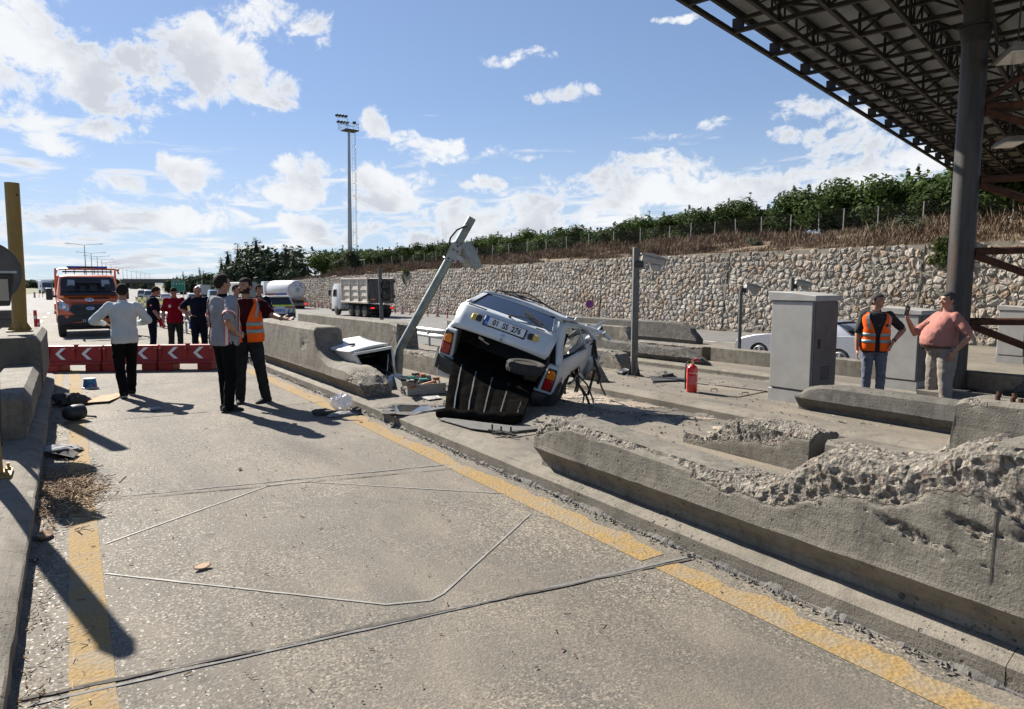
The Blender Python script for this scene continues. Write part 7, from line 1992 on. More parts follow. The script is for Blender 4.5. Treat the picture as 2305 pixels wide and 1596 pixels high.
def leaning():
 d=11.2;A,B,C_=Vector(at(893,846,d+.1)),Vector(at(899,787,d)),Vector(at(1063,490,d-.25));A.z=g1(A.x,A.y)+.1
 t=thing('leaning_pole','bent grey steel pole knocked over beside the smashed cabinet','pole',tuple(A));q=lambda v:v-A
 m_=B.lerp(C_,.04)
 MB().tube([q(A),q(A.lerp(B,.75)),q(B),q(m_),q(B.lerp(C_,.5)),q(C_)],[.085,.078,.064,.070,.070,.068],20).build('pole',M['pole_green'],t,smooth=40)
 ax=(C_-B).normalized();sd_=ax.cross(Vector(CF)).normalized()
 if sd_.dot(Vector(CR))<0:sd_=-sd_
 nr=sd_.cross(ax).normalized()
 if nr.dot(Vector(CF))>0:nr=-nr
 P=B.lerp(C_,.735)
 MB().add([q(P)+ax*a+sd_*b+nr*c for c in (.06,.10) for a,b in ((-.15,-.05),(.15,-.08),(.17,.11),(-.12,.13))],[(3,2,1,0),(4,5,6,7),(0,1,5,4),(1,2,6,5),(2,3,7,6),(3,0,4,7)]).build('mounting_plate',M['offwhite'],t)
 for s_ in (-.12,.17):MB().tube([q(P)+ax*s_+sd_*.10*math.cos(a)+nr*.10*math.sin(a) for a in np.linspace(0,2*math.pi,17)],.010,5).build('band_clamp',M['galv'],t)
 for a,b in ((-.1,.0),(-.1,.08),(.06,.0),(.06,.07),(.14,.03)):MB().cyl(q(P)+ax*a+sd_*b+nr*.10,q(P)+ax*a+sd_*b+nr*.125,.014,n=8).build('bolt',M['black'],t)
 MB().bar(q(P)+sd_*.10+nr*.08,q(P)+sd_*.26+nr*.10-ax*.02,.09,.07).build('mounting_arm',M['offwhite'],t)
 MB().tube([q(P)+ax*.5+nr*.09,q(P)+ax*.36-sd_*.11+nr*.06,q(P)+ax*.2-sd_*.15,q(P)+ax*.10-sd_*.12+nr*.03],.016,7).build('cable',M['black'],t)
 cdir=(Vector(at(1070,603,d))-Vector(at(1040,552,d))).normalized();oc=Vector(at(1057,578,d-.15))-A
 z=nr*.35+sd_*.8;z=(z-cdir*z.dot(cdir)).normalized();y=z.cross(cdir)
 T=Matrix((cdir,y,z)).transposed().to_4x4();T.translation=oc
 camera_unit(t,T @ Matrix.Scale(.80,4))
leaning()
# ---------------- cabinets ----------------
def cabinet(label,x,y,h,dz=.15,dep=None,w=.75,dpt=.64):
 "standing square to the lanes; x, y: foot of the far front corner"
 A=Vector(gp(x,y,dz)) if dep is None else Vector((*fw(x,dep)[:2],0))
 u=Vector((.03,-1,0)).normalized();v=Vector((-u.y,u.x,0))
 c=A+u*w/2+v*dpt/2;z=g1(c.x,c.y)+dz;t=thing('roadside_cabinet',label,'cabinet',(c.x,c.y,z),math.atan2(u.y,u.x),'grey equipment cabinets')
 MB().box((0,0,.11),(w,dpt,.22)).build('plinth',M['cabinet'],t,bevel=.006)
 MB().box((0,0,.22+(h-.36)/2+.004),(w-.03,dpt-.03,h-.37)).build('cabinet_body',M['cabinet'],t,bevel=.006)
 MB().box((0,-dpt/2+.004,.23+(h-.37)/2),(w-.06,.03,h-.40)).build('front_panel',M['cabinet'],t,bevel=.006)
 dr=MB().box((w/2-.006,0,.23+(h-.37)/2),(.03,dpt-.05,h-.40)).build('door',M['cabshade'],t,bevel=.006)
 for i in range(6):
  for j in range(5):MB().box((w/2+.012,(j-2)*.05,.42+i*.035),(.006,.034,.012)).build('vent_slot',M['cablack'],dr)
 MB().box((w/2+.02,-dpt*.30,h*.55),(.03,.03,.14)).build('handle',M['blackplastic'],dr,bevel=.006)
 MB().bar((w/2-.015,-dpt/2-.012,.24),(w/2-.015,-dpt/2-.012,h-.15),.02,.012).build('corner_seal',M['cablack'],t)
 MB().prism([(-w/2-.03,h-.14),(w/2+.03,h-.14),(w/2+.03,h-.06),(0.0,h-.015),(-w/2-.03,h)],-dpt/2-.03,dpt/2+.03,'y').build('roof_cap',M['cabinet'],t,bevel=.008)
 return t
M['cabshade']=mat('cabinet_door_shaded',(0.115,0.105,0.098),(0.09,0.082,0.076),3,.55,bump=.05)  # shade of the cabinet's end face put in as a darker tone
cabinet('tall dusty grey roadside cabinet standing right of the fire extinguisher',1727,899,1.74)
cabinet('pale grey roadside cabinet between the man in the orange vest and the man in pink',1988,848,1.66,dep=13.7)
cabinet('distant dark grey cabinet behind the rusty braces at the right edge',2252,0,1.75,dep=21.0)
def smashed():
 o0=Vector(at(800,850,10.7));t=thing('smashed_cabinet','white equipment cabinet torn open on its side with cables spilling out','cabinet',tuple(o0));q=lambda x,y,d:Vector(at(x,y,d))-o0
 TL,TR,BR,BL=q(797,797,10.35),q(882,782,10.75),q(888,852,10.75),q(836,866,10.35)
 back=q(731,786,11.25)-TL+Vector((0,0,.02));bk=[p+back*f for p,f in ((TL,1),(TR,1),(BR,.9),(BL,.9))]
 def slab(name,a,b,c,d,m,th=.02):
  n=(b-a).cross(d-a).normalized()*th
  return MB().add([a,b,c,d,a-n,b-n,c-n,d-n],[(0,1,2,3),(7,6,5,4),(0,4,5,1),(1,5,6,2),(2,6,7,3),(3,7,4,0)]).build(name,m,t)
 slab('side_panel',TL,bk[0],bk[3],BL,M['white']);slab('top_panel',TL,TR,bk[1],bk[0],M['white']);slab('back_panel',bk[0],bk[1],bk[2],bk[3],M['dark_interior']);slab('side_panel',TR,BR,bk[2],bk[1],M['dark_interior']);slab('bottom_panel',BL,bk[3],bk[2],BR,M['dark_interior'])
 for a,b in ((TL,TR),(TR,BR),(BR,BL),(BL,TL)):MB().bar(a,b,.05,.04).build('door_frame',M['white'],t,bevel=.004)
 for f in (.3,.62):MB().bar(TL.lerp(BL,f)+back*.4,TR.lerp(BR,f)+back*.4,.02).build('mounting_rail',M['steel_dark'],t)
 a,b,c,d=q(727,776,11.2),q(809,757,11.7),q(879,773,10.85),q(792,791,10.35)
 V=[];n=9
 for i in range(n):
  for j in range(n):
   p=a.lerp(b,i/(n-1)).lerp(d.lerp(c,i/(n-1)),j/(n-1));p.z+=.05*math.sin(math.pi*j/(n-1))*-.6+.02*math.sin(3*i/(n-1));V.append(p)
 o=MB().add(V,[(i*n+j,i*n+j+1,(i+1)*n+j+1,(i+1)*n+j) for i in range(n-1) for j in range(n-1)]).build('lid',M['white'],t,smooth=40);md=o.modifiers.new('t','SOLIDIFY');md.thickness=.03
 MB().box(tuple(a.lerp(d,.55).lerp(b.lerp(c,.55),.35)+Vector((0,0,.015))),(.10,.05,.03),.4).build('lid_latch',M['blackplastic'],t)
 for k in range(9):
  s0=TR.lerp(BR,.1+.09*k)+back*.1;e=q(882+rp.uniform(-8,26),858+rp.uniform(-6,10),10.5)
  m1=s0.lerp(e,.4)+Vector((rp.uniform(-.15,.1),rp.uniform(-.1,.1),rp.uniform(-.25,.05)))
  pts=[s0,s0.lerp(m1,.5)+Vector((0,0,-.05)),m1,m1.lerp(e,.5)+Vector((0,0,-.08)),e]
  MB().tube(pts,.008,6).build('cable',M[('white_ink','copper','black')[k % 3]],t,smooth=60)
 MB().tube([q(845,825,10.7),q(880,842,10.5),q(905,862,10.3)],.022,8).build('conduit',M['blackplastic'],t,smooth=60)
M['copper']=mat('orange_cable',(.36,.12,.04),None,9,.5)
smashed()
def tray():
 A,B,C_,D_=[Vector(gp(x,y,.16)) for x,y in ((884,869),(917,891),(1004,885),(970,866))]
 t=thing('metal_tray','upturned grey sheet-metal tray of broken electronics lying by the smashed cabinet','tray',tuple(A));q=lambda p:p-A
 up=Vector((0,0,.15))
 for a,b in ((A,B),(B,C_),(C_,D_),(D_,A)):MB().add([q(a),q(b),q(b)+up,q(a)+up,q(a)+(C_+A-2*a)*.01,q(b)+(C_+A-2*b)*.01,q(b)+(C_+A-2*b)*.01+up,q(a)+(C_+A-2*a)*.01+up],[(0,1,2,3),(7,6,5,4),(0,3,7,4),(1,5,6,2),(2,6,7,3),(0,4,5,1)]).build('tray_side',M['cabinet'],t)
 MB().add([q(p)+Vector((0,0,.01)) for p in (A,B,C_,D_)],[(0,1,2,3)]).build('tray_floor',M['steel_dark'],t)
 MB().add([q(Vector(gp(902,858,.40))),q(Vector(gp(905,868,.30))),q(Vector(gp(972,880,.22))),q(Vector(gp(935,862,.34)))],[(0,1,2,3)]).build('bent_plate',M['cabinet'],t)
 for k in range(14):
  p=A.lerp(C_,rp.uniform(.2,.9)).lerp(D_,rp.uniform(0,.5));MB().box(tuple(q(p)+Vector((0,0,rp.uniform(.1,.2)))),(rp.uniform(.04,.14),rp.uniform(.03,.09),rp.uniform(.01,.05)),rp.uniform(0,3)).build('circuit_part',M[('blackplastic','green_pcb','white','copper','steel_dark')[k % 5]],t)
 tag(MB().tube([gp(922,872,.30),gp(950,866,.27),gp(980,858,.34)],.018,8).build('plastic_conduit',M['copper'],None,smooth=50),'orange-brown plastic conduit lying over the metal tray','pipe')
 for k in range(6):
  c=Vector(gp(925,872,.25));pts=[c+Vector((.13*math.cos(a+k)*rp.uniform(.6,1.2),.13*math.sin(a+k)*rp.uniform(.6,1.2),.08*math.sin(a*1.7+k))) for a in np.linspace(0,4.5,12)]
  MB().tube([q(p) for p in pts],.008,5).build('loose_wire',M['black'],t,smooth=60)
M['green_pcb']=mat('green_circuit',(.03,.30,.22),None,9,.4)
tray()
def crumple(name,label,cat,c,r,m,seed,amp=.35,sub=24,flat=.6,rz=0.0):
 rnd=np.random.default_rng(seed);mb=MB();mb.ell((0,0,0),(1,1,1),sub,sub//2)
 P=np.array(mb.v);n1=fbm(P,1.7,4,seed,.6);n2=np.abs(fbm(P,3.1,3,seed+5))
 P=P*(1+amp*n1-amp*.6*n2)[:,None]*np.array(r);P[:,2]=np.maximum(P[:,2],-r[2]*flat);P[:,2]+=r[2]*flat
 mb.v=[tuple(p) for p in P];o=mb.build(name,m,None,smooth=38);o.location=tuple(c);o.rotation_euler=(0,0,rz);return tag(o,label,cat)
m_,nt_,b_=new_mat('clear_film');b_.inputs['Base Color'].default_value=(.80,.80,.82,1);b_.inputs['Roughness'].default_value=.18;b_.inputs['Alpha'].default_value=.62;M['film']=m_
crumple('plastic_bag','clear white plastic bag on the yellow line by the kerb','bag',gp(768,922),(.13,.12,.13),M['film'],3,.4)
crumple('rag','grey folded cloth lying under the clear plastic bag','rag',gp(772,936),(.22,.09,.035),M['cloth_grey'],5,.3)
crumple('rag','black torn strap and cloth left of the plastic bag on the lane','rag',gp(730,934),(.13,.07,.05),M['cloth_dark'],7,.45)
crumple('rag','black torn scrap against the kerb right of the plastic bag','rag',gp(800,932),(.09,.07,.06),M['cloth_dark'],9,.5)
crumple('plastic_film','translucent crumpled film among the spilled cables','plastic',gp(892,868,.16),(.13,.10,.12),M['film'],11,.4)
crumple('rag','grey cloth lying along the left kerb by the yellow line','rag',gp(135,1020),(.24,.11,.05),M['cloth_grey'],13,.4,rz=.3)
crumple('rag','black crumpled bag on the flattened cardboard by the left kerb','bag',gp(160,912),(.20,.16,.12),M['cloth_dark'],15,.4)
def mirror():
 p=gp(170,947);t=thing('wing_mirror','broken black car mirror housing lying by the yellow line','car part',tuple(p),.5)
 rg=[[Vector((x,.10*r*math.cos(a),.105+.10*r*math.sin(a))) for a in [2*math.pi*i/20 for i in range(20)]] for x,r in ((-.14,.3),(-.12,.7),(-.06,.95),(.02,1.0),(.08,.95),(.10,.9))]
 MB().loft(rg).build('housing',M['blackplastic'],t,smooth=50);MB().ell((.10,0,.105),(.012,.085,.085),18,8).build('mirror_glass',M['glass_dark'],t,smooth=60)
 MB().tube([(.05,.06,.06),(.16,.03,.03),(.25,-.02,.012)],.012,8).build('arm',M['blackplastic'],t)
mirror()
def bucket():
 p=gp(203,874);t=thing('plastic_tub','printed blue plastic tub upside down on its white lid','tub',tuple(p))
 n=24;cone=lambda z0,r0,z1,r1:[[Vector((r*math.cos(2*math.pi*j/n),r*math.sin(2*math.pi*j/n),z)) for j in range(n)] for z,r in ((z0,r0),(z1,r1))]
 MB().loft(cone(.025,.105,.155,.088)).build('tub_body',M['tubprint'],t,smooth=40);MB().loft([[Vector((r*math.cos(2*math.pi*j/n),r*math.sin(2*math.pi*j/n),z)) for j in range(n)] for z,r in ((0,.115),(.0,.122),(.022,.122),(.026,.108))]).build('lid',M['white'],t,smooth=40)
 MB().loft([[Vector((r*math.cos(2*math.pi*j/n),r*math.sin(2*math.pi*j/n),z)) for j in range(n)] for z,r in ((.156,.090),(.170,.090),(.172,.07))]).build('tub_rim',M['white'],t,smooth=40)
m_,nt_,b_=new_mat('printed_tub');k_=NB(nt_);v_=k_.coord('Object');col_=k_.mix(k_.ramp(k_.noise(v_,18,2),.48,.52),(.04,.22,.45),(.02,.08,.30));col_=k_.mix(k_.ramp(k_.noise(v_,11,2),.60,.63),col_,(.55,.12,.06));k_.l(col_,b_.inputs['Base Color']);b_.inputs['Roughness'].default_value=.3;M['tubprint']=m_
bucket()
def flat_sheet(name,label,cat,pts,m,th,dz=.012,wav=.02,parent=None):
 "thin torn sheet lying on the ground, outline given as photo positions"
 Q=[Vector(gp(x,y,dz)) for x,y in pts];c=sum(Q,Vector())/len(Q);V=[];F=[];n=len(Q);K=4
 for k in range(K):
  f=1-k/K
  for i,q in enumerate(Q):p=c.lerp(q,f);V.append(p-c+Vector((0,0,wav*(rp.random()-.2)*(1.4 if k==0 else .7))))
 V.append(Vector((0,0,wav*.5)))
 for k in range(K-1):
  for i in range(n):F.append((k*n+i,k*n+(i+1) % n,(k+1)*n+(i+1) % n,(k+1)*n+i))
 for i in range(n):F.append(((K-1)*n+i,(K-1)*n+(i+1) % n,K*n))
 o=MB().add(V,F).build(name,m,parent);o.location=tuple(c);md=o.modifiers.new('t','SOLIDIFY');md.thickness=th;md.offset=1
 return tag(o,label,cat) if label else o
flat_sheet('cardboard','flattened tan cardboard sheet lying behind the feet of the man in white','cardboard',[(118,898),(150,893),(215,897),(270,884),(276,889),(245,905),(200,908),(150,910),(116,908)],M['cardboard'],.008,.02,.03)
flat_sheet('cardboard','dark folded cardboard flap against the left kerb','cardboard',[(116,886),(140,890),(178,899),(150,904),(118,900)],M['wood'],.01,.03,.08)
flat_sheet('cardboard','small grey card in the shadow of the man in white','cardboard',[(333,918),(358,916),(368,920),(342,924)],M['cloth_grey'],.006,.012,.01)
flat_sheet('rubber_mat','thin dark sheet crumpled at the foot of the left kerb','mat',[(110,1018),(140,1012),(178,1022),(165,1032),(120,1030)],M['cloth_dark'],.006,.02,.05)
flat_sheet('metal_plate','loose checker plate lying under the boot mat of the wreck','plate',[(986,944),(1003,941),(1180,962),(1238,960),(1236,964),(1130,975),(1060,966)],M['steel_pole'],.008,.17,.004)
for k,(lab,pts) in enumerate((('steel cover plate with two lifting handles in front of the large cabinet',[(1575,873),(1600,866),(1722,874),(1728,880),(1662,893),(1572,884)]),('thin steel cover plate lying at the foot of the tall camera pole',[(1462,849),(1545,853),(1546,857),(1470,860)]))):
 o=flat_sheet('cover_plate',lab,'plate',pts,M['island'] if k==0 else M['steel_dark'],.02,.165,.002)
 if k==0:
  for (x,y) in ((1608,878),(1678,886)):
   p=Vector(gp(x,y,.19))-o.location;MB().tube([p+Vector((-.06,.02,-.02)),p+Vector((-.05,.02,.02)),p+Vector((.05,-.01,.02)),p+Vector((.06,-.01,-.02))],.008,6).build('lifting_handle',M['black'],o)
flat_sheet('concrete_slab','broken slab of surfacing lying by the tall camera pole','slab',[(1478,845),(1500,836),(1512,842),(1516,848),(1490,850)],M['conc_grey'],.04,.17,.06)
for lab,pts in (('dark metal flap lying near the dark end of the barrier',[(1385,836),(1405,833),(1420,838),(1400,842)]),('small wedge of grey metal by the camera pole foot',[(1500,845),(1512,842),(1518,848)])):flat_sheet('scrap_metal',lab,'scrap',pts,M['steel_dark'],.012,.18,.05)
flat_sheet('bent_bar_plate','small grey plate with a wire loop beside the puddle','plate',[(945,895),(985,893),(995,897),(965,901)],M['cabinet'],.01,.165,.01)
def brick():
 p=gp(1494,969);t=tag(MB().box((0,0,.035),(.21,.10,.065)).build('wooden_block',M['wood'],None,bevel=.004),'small brown wooden block lying in the shadow on the second lane','block');t.location=tuple(p);t.rotation_euler=(0,0,-.45)
 tag(MB().bar(gp(1515,968,.02),gp(1540,973,.02),.03,.015).build('iron_bar',M['steel_dark']),'flat dark bar beside the wooden block','bar')
 tag(MB().tube([gp(1120,968,.19),gp(1150,975,.19),gp(1200,968,.19),gp(1260,962,.19)],.012,6).build('steel_rod',M['steel_dark']),'long thin steel rod on the island in front of the wreck','rod')
 t=thing('bolt_frame','bolted black anchor frame lying on the island near the boot mat','frame',tuple(gp(1125,974,.17)))
 o=Vector(t.location)
 for a,b in (((1100,968),(1160,980)),((1108,975),(1165,974))):MB().bar(Vector(gp(*a,.19))-o,Vector(gp(*b,.19))-o,.02).build('bar',M['steel_dark'],t)
 for a in ((1108,972),(1128,977),(1150,978)):q=Vector(gp(*a,.17))-o;MB().cyl(q,q+Vector((0,0,.08)),.010,n=8).build('anchor_bolt',M['steel_dark'],t)
brick()
def extinguisher():
 p=gp(1557,883,.15);t=thing('fire_extinguisher','red fire extinguisher standing alone on the second island','fire extinguisher',tuple(p),-YAW)
 n=28;lat=lambda L:[[Vector((r*math.cos(2*math.pi*j/n),r*math.sin(2*math.pi*j/n),z)) for j in range(n)] for z,r in L]
 MB().loft(lat([(0,.075),(.012,.084),(.03,.088),(.39,.088),(.42,.082),(.445,.06),(.46,.034),(.47,.03)])).build('cylinder',M['redpaint'],t,smooth=40)
 MB().loft(lat([(.468,.026),(.50,.026),(.505,.02),(.53,.02)])).build('valve',M['yellowlens'],t,smooth=40)
 MB().bar((-.02,0,.535),(.10,0,.575),.022,.010).build('handle',M['redpaint'],t);MB().bar((-.02,0,.515),(.11,0,.515),.022,.012).build('carry_handle',M['redpaint'],t)
 MB().tube([(-.02,0,.51),(-.07,-.02,.52),(-.11,-.02,.47),(-.118,-.02,.30),(-.112,-.015,.06)],.013,10).build('hose',M['black'],t,smooth=60)
 def lab(name,a0,a1,z0,z1,m,o=.0008):
  k=8;V=[]
  for i in range(k+1):
   a=a0+(a1-a0)*i/k
   for z in (z0,z1):V.append(Vector(((.088+o)*math.cos(a),(.088+o)*math.sin(a),z)))
  MB().add(V,[(2*i,2*i+2,2*i+3,2*i+1) for i in range(k)]).build(name,m,t)
 M['labelred']=mat('label_red',(.50,.012,.014),(.60,.10,.10),90,.4)
 lab('instruction_label',-2.5,-.9,.13,.29,M['labelred'])
 for k in range(7):lab('label_line',-2.3,-1.25-.12*(k % 3),.155+k*.018,.160+k*.018,M['labelpale'],.0016)
 for z in (.16,.30):lab('label_mark',-1.02,-.84,z,z+.022,M['white_ink'],.0016)
 lab('label_mark',-.55,-.25,.26,.32,M['white_ink'],.0016)
 o=text('G çağdaş',.036,M['white_ink'],t,Matrix.Rotation(R(90),4,'X'),'lettering',.0004)
 for v in o.data.vertices:
  a=-math.pi/2-.1+v.co.x/.088;z=v.co.z+.335;r=.0890-v.co.y*.2;v.co=(r*math.cos(a),r*math.sin(a),z)
 MB().tube([(0,-.026,.49),(0,-.04,.49)],.014,10).build('pressure_gauge',M['white'],t)
M['labelpale']=mat('label_print',(.62,.30,.30),None,9,.5)
extinguisher()
def puddle():
 c=Vector(gp(936,921,.15));rt=thing('broken_pothole','water-filled hole in the island paving with a dark crumbled rim','puddle',tuple(c))
 n=40;V=[];
 for k,(rr,z) in enumerate(((1.22,.006),(1.05,.016),(.92,.008),(.84,.005))):
  for j in range(n):
   a=2*math.pi*j/n;q=1+.16*math.sin(3*a+1)+.10*math.sin(7*a)+rp.uniform(-.07,.07);V.append((.42*rr*q*math.cos(a),.27*rr*q*math.sin(a),z+rp.uniform(0,.012)*(k in (1,2))))
 MB().add(V,[(k*n+j,k*n+(j+1) % n,(k+1)*n+(j+1) % n,(k+1)*n+j) for k in range(3) for j in range(n)]).build('crumbled_rim',M['kerb_dark'],rt)
 m,nt,b=new_mat('standing_water');b.inputs['Base Color'].default_value=(.035,.035,.035,1);b.inputs['Roughness'].default_value=.03;b.inputs['IOR'].default_value=1.33;b.inputs['Specular IOR Level'].default_value=.8
 MB().add([Vector((.42*.93*(1+.12*math.sin(3*a+1))*math.cos(a),.27*.93*(1+.12*math.sin(3*a+1))*math.sin(a),.007)) for a in [2*math.pi*j/n for j in range(n)]],[tuple(range(n))]).build('water',m,rt)
 rt.rotation_euler=(0,0,-.45)
puddle()
# bolt stubs and tie holes
for (x,y) in ((2249,893),(2246,902),(2284,897),(2280,908),(2298,910)):
 d=cam_ray(x,y);P=CP+d*((g1(5.35,2)+.97-CAMZ)/d[2])
 MB().tube([Vector(P)-Vector((0,0,.02)),Vector(P)+Vector((.008,.004,.035))],.016,10).build('bolt_stub',M['rust'],BB)
for (x,y,X) in ((1400,1041,3.262),(1410,1120,3.34),(1752,1150,3.262),(1470,1150,3.34),(2030,1342,3.34),(1645,1236,3.34)):
 P=Vector(onX(x,y,X));MB().tube([P+Vector((-.003,0,0)),P+Vector((.02,0,0))],.016,12).build('tie_hole',M['crackdark'],NB1)
for y in (1.25,2.75):MB().bar((3.250,y,g1(3.3,y)+.35),(3.258,y,g1(3.3,y)+(.74 if y<2 else .40)),.008,.012).build('cast_joint',M['crackdark'],NB1)
# ---------------- guardrails ----------------
def guardrail(label,pts,post_step,h=.72,kind='w',m='galv',gap=None):
 P=[Vector((x,y,g1(x,y))) for x,y in pts];t=thing('guardrail',label,'guardrail',tuple(P[0]));o=P[0]
 prof=[(0,-.155),(.035,-.14),(.06,-.09),(.03,-.03),(.0,0),(.03,.03),(.06,.09),(.035,.14),(0,.155)]
 rings=[]
 for i,p in enumerate(P):
  d=(P[min(i+1,len(P)-1)]-P[max(i-1,0)]).normalized();nr=Vector((d.y,-d.x,0)).normalized()*(1 if Vector((d.y,-d.x,0)).dot(Vector(CF))<0 else -1)
  rings.append([p-o+nr*a+Vector((0,0,h-.155+b)) for a,b in prof])
 mb=MB();mb.loft(rings,cap=False,close=False);b=mb.build('rail',M[m],t,smooth=50);md=b.modifiers.new('t','SOLIDIFY');md.thickness=.006
 acc=0
 for a,c in zip(P[:-1],P[1:]):
  L=(c-a).length;s_=-acc
  while s_+post_step<L+1e-3:
   s_+=post_step;q=a.lerp(c,max(0,s_)/L)-o;MB().box(tuple(q+Vector((0,0,h/2-.1))),(.10,.06,h+.1),math.atan2((c-a).y,(c-a).x)).build('rail_post',M[m],t);MB().box(tuple(q+Vector((0,0,h-.155))),(.10,.12,.18)).build('spacer',M[m],t)
  acc=L-s_
 return t,o
guardrail('dented grey guardrail behind the curved barrier with a free end near the wreck',[(9.15,17.2),(9.3,19),(9.6,22.5),(9.95,26),(10.15,28.5),(10.4,29.0),(10.8,29.1),(11.2,28.7)],2.0)
A_,B_=gp(472,763),gp(299,724);t_,o_=guardrail('grey double guardrail carrying a black and yellow banner behind the uniformed men',[(A_[0]+.35,A_[1]-2.5),(A_[0],A_[1]),(B_[0],B_[1]),(B_[0]+.2,B_[1]+14)],1.5)
def banner():
 P0_,P1_=Vector(A_),Vector(B_);L=(P1_-P0_).length;d=(P1_-P0_).normalized();
 t=thing('striped_banner','black and yellow striped banner hung along the guardrail','banner',tuple(P0_));k=20;off=Vector((.18,.10,0))
 for i in range(k):
  for j in range(4):
   a0,a1=L*i/k,L*(i+1)/k-.03;z0,z1=.72+j*.14,.72+(j+1)*.14-.005
   wob=.02*math.sin(i*1.7)
   MB().add([d*a0+off+Vector((0,wob,z0)),d*a1+off+Vector((0,-wob,z0)),d*a1+off+Vector((0,-wob,z1)),d*a0+off+Vector((0,wob,z1)),d*a0+off+Vector((.01,wob+.01,z0)),d*a1+off+Vector((.01,.01-wob,z0)),d*a1+off+Vector((.01,.01-wob,z1)),d*a0+off+Vector((.01,wob+.01,z1))],[(0,1,2,3),(7,6,5,4),(0,4,5,1),(1,5,6,2),(2,6,7,3),(3,7,4,0)]).build('banner_panel',M['bannery'] if (i+j) % 2 else M['blackplastic'],t)
 for i in range(0,k+1,2):MB().bar(d*(L*i/k)+off+Vector((.02,.02,.3)),d*(L*i/k)+off+Vector((.02,.02,1.30)),.03).build('banner_post',M['steel_dark'],t)
M['bannery']=mat('acid_yellow_banner',(.42,.42,.03),(.34,.34,.03),5,.5)
banner()
# ---------------- delineators ----------------
def striped(w,h,n,z0,up=True):
 "diagonal red and white boards as separate faces: (white quads, red quads)"
 out=([],[])
 return out
M['boardred']=mat('reflective_red',(.50,.015,.02),(.42,.015,.02),6,.4);M['boardwhite']=mat('reflective_white',(.66,.66,.66),(.55,.55,.55),6,.4)
def board_proto(h=.85,w=.26,both=True):
 t=thing('delineator_board','x','traffic marker',(0,0,0));MB().box((0,0,.22+h/2-.2),(w,.04,h)).build('board',M['boardwhite'],t,bevel=.01)
 for k in range(4):
  z=.06+k*h/4;pts=[(-w/2+.004,z),(w/2-.004,z+.13),(w/2-.004,min(z+.13+h/8,h+.0)),(-w/2+.004,z+h/8)]
  for s_ in (-1,1):MB().add([(x,s_*.0225,zz) for x,zz in pts],[(0,1,2,3)]).build('stripe',M['boardred'],t)
 MB().box((0,0,.03),(.4,.24,.06)).build('rubber_foot',M['black'],t,bevel=.01);return t
def post_proto():
 t=thing('delineator_post','x','traffic marker',(0,0,0));MB().tube([(0,0,0),(0,0,.78)],.05,10).build('post',M['boardred'],t,smooth=40);MB().tube([(0,0,.5),(0,0,.6)],.052,10,cap=False).build('band',M['boardwhite'],t)
 MB().tube([(0,0,0),(0,0,.04)],.13,10).build('rubber_foot',M['black'],t);return t
BPR=board_proto();PPR=post_proto();first=[True,True]
def put_mark(kind,x,y,label,group,sc=1.0,rz=0.0):
 p=gp(x,y);i=0 if kind=='b' else 1;src=BPR if kind=='b' else PPR
 if first[i]:o=src;first[i]=False;o.location=tuple(p);o.rotation_euler=(0,0,rz);o['label']=label
 else:o=dup(src,tuple(p),rz,label)
 o.scale=(sc,sc,sc);o['group']=group
gw='red and white markers along the stone wall'
for x,y,lab in ((985,713,'striped marker board just left of the wrecked car'),(906,707,'striped marker board right behind the tipper lorry'),(942,709,'striped marker board half hidden by the leaning pole'),(1031,716,'striped marker board at the corner of the raised tailgate'),(744,696,'striped marker board by the cab of the tipper lorry'),(725,694,'striped marker board next left of the tipper cab board'),(709,693,'striped marker board midway between tanker and tipper'),(692,691,'striped marker board next right of the tanker')):
 put_mark('b',x,y,lab,gw,1.0,-.15)
for x,y,lab in ((1007,716,'slim red marker post beside the board left of the wreck'),(963,712,'slim red marker post right of the leaning pole'),(923,708,'slim red marker post left of the leaning pole'),(890,705,'slim red marker post right of the tipper lorry tail'),(736,695,'slim red marker post by the tipper lorry mirror'),(717,693.5,'slim red marker post second left of the tipper lorry'),(700,692,'slim red marker post third left of the tipper lorry'),(684,690,'slim red marker post nearest the tanker'),(1361,724,'slim red marker post top over the barrier left of the camera pole'),(1489,729,'slim red marker post top over the barrier right of the camera pole')):
 put_mark('p',x,y,lab,gw)
gl_='red and white markers left of the bent post'
for x,y,lab in ((13,684,'striped marker board nearest the left frame edge'),(27,679,'wide striped marker board left of the bent post'),(37,676,'striped marker board close left of the bent post'),(78,670,'striped marker board right of the bent post, below the oncoming lorry'),(107,668,'striped marker board below the tail of the oncoming lorry'),(120,667,'striped marker board by the mirror of the orange truck')):put_mark('b',x,y,lab,gl_,1.25,.1)
for x,y,lab in ((46,674,'thin post touching the bent yellow post'),(88,669,'thin post below the oncoming lorry'),(96,669,'second thin post below the oncoming lorry')):put_mark('p',x,y,lab,gl_)
for x,y,sc,lab in ((82,752,1.15,'red and white marker post standing between bent post and orange truck'),(89,757,.8,'short red marker post in front of the taller one by the orange truck')):put_mark('p',x,y,lab,gl_,sc)
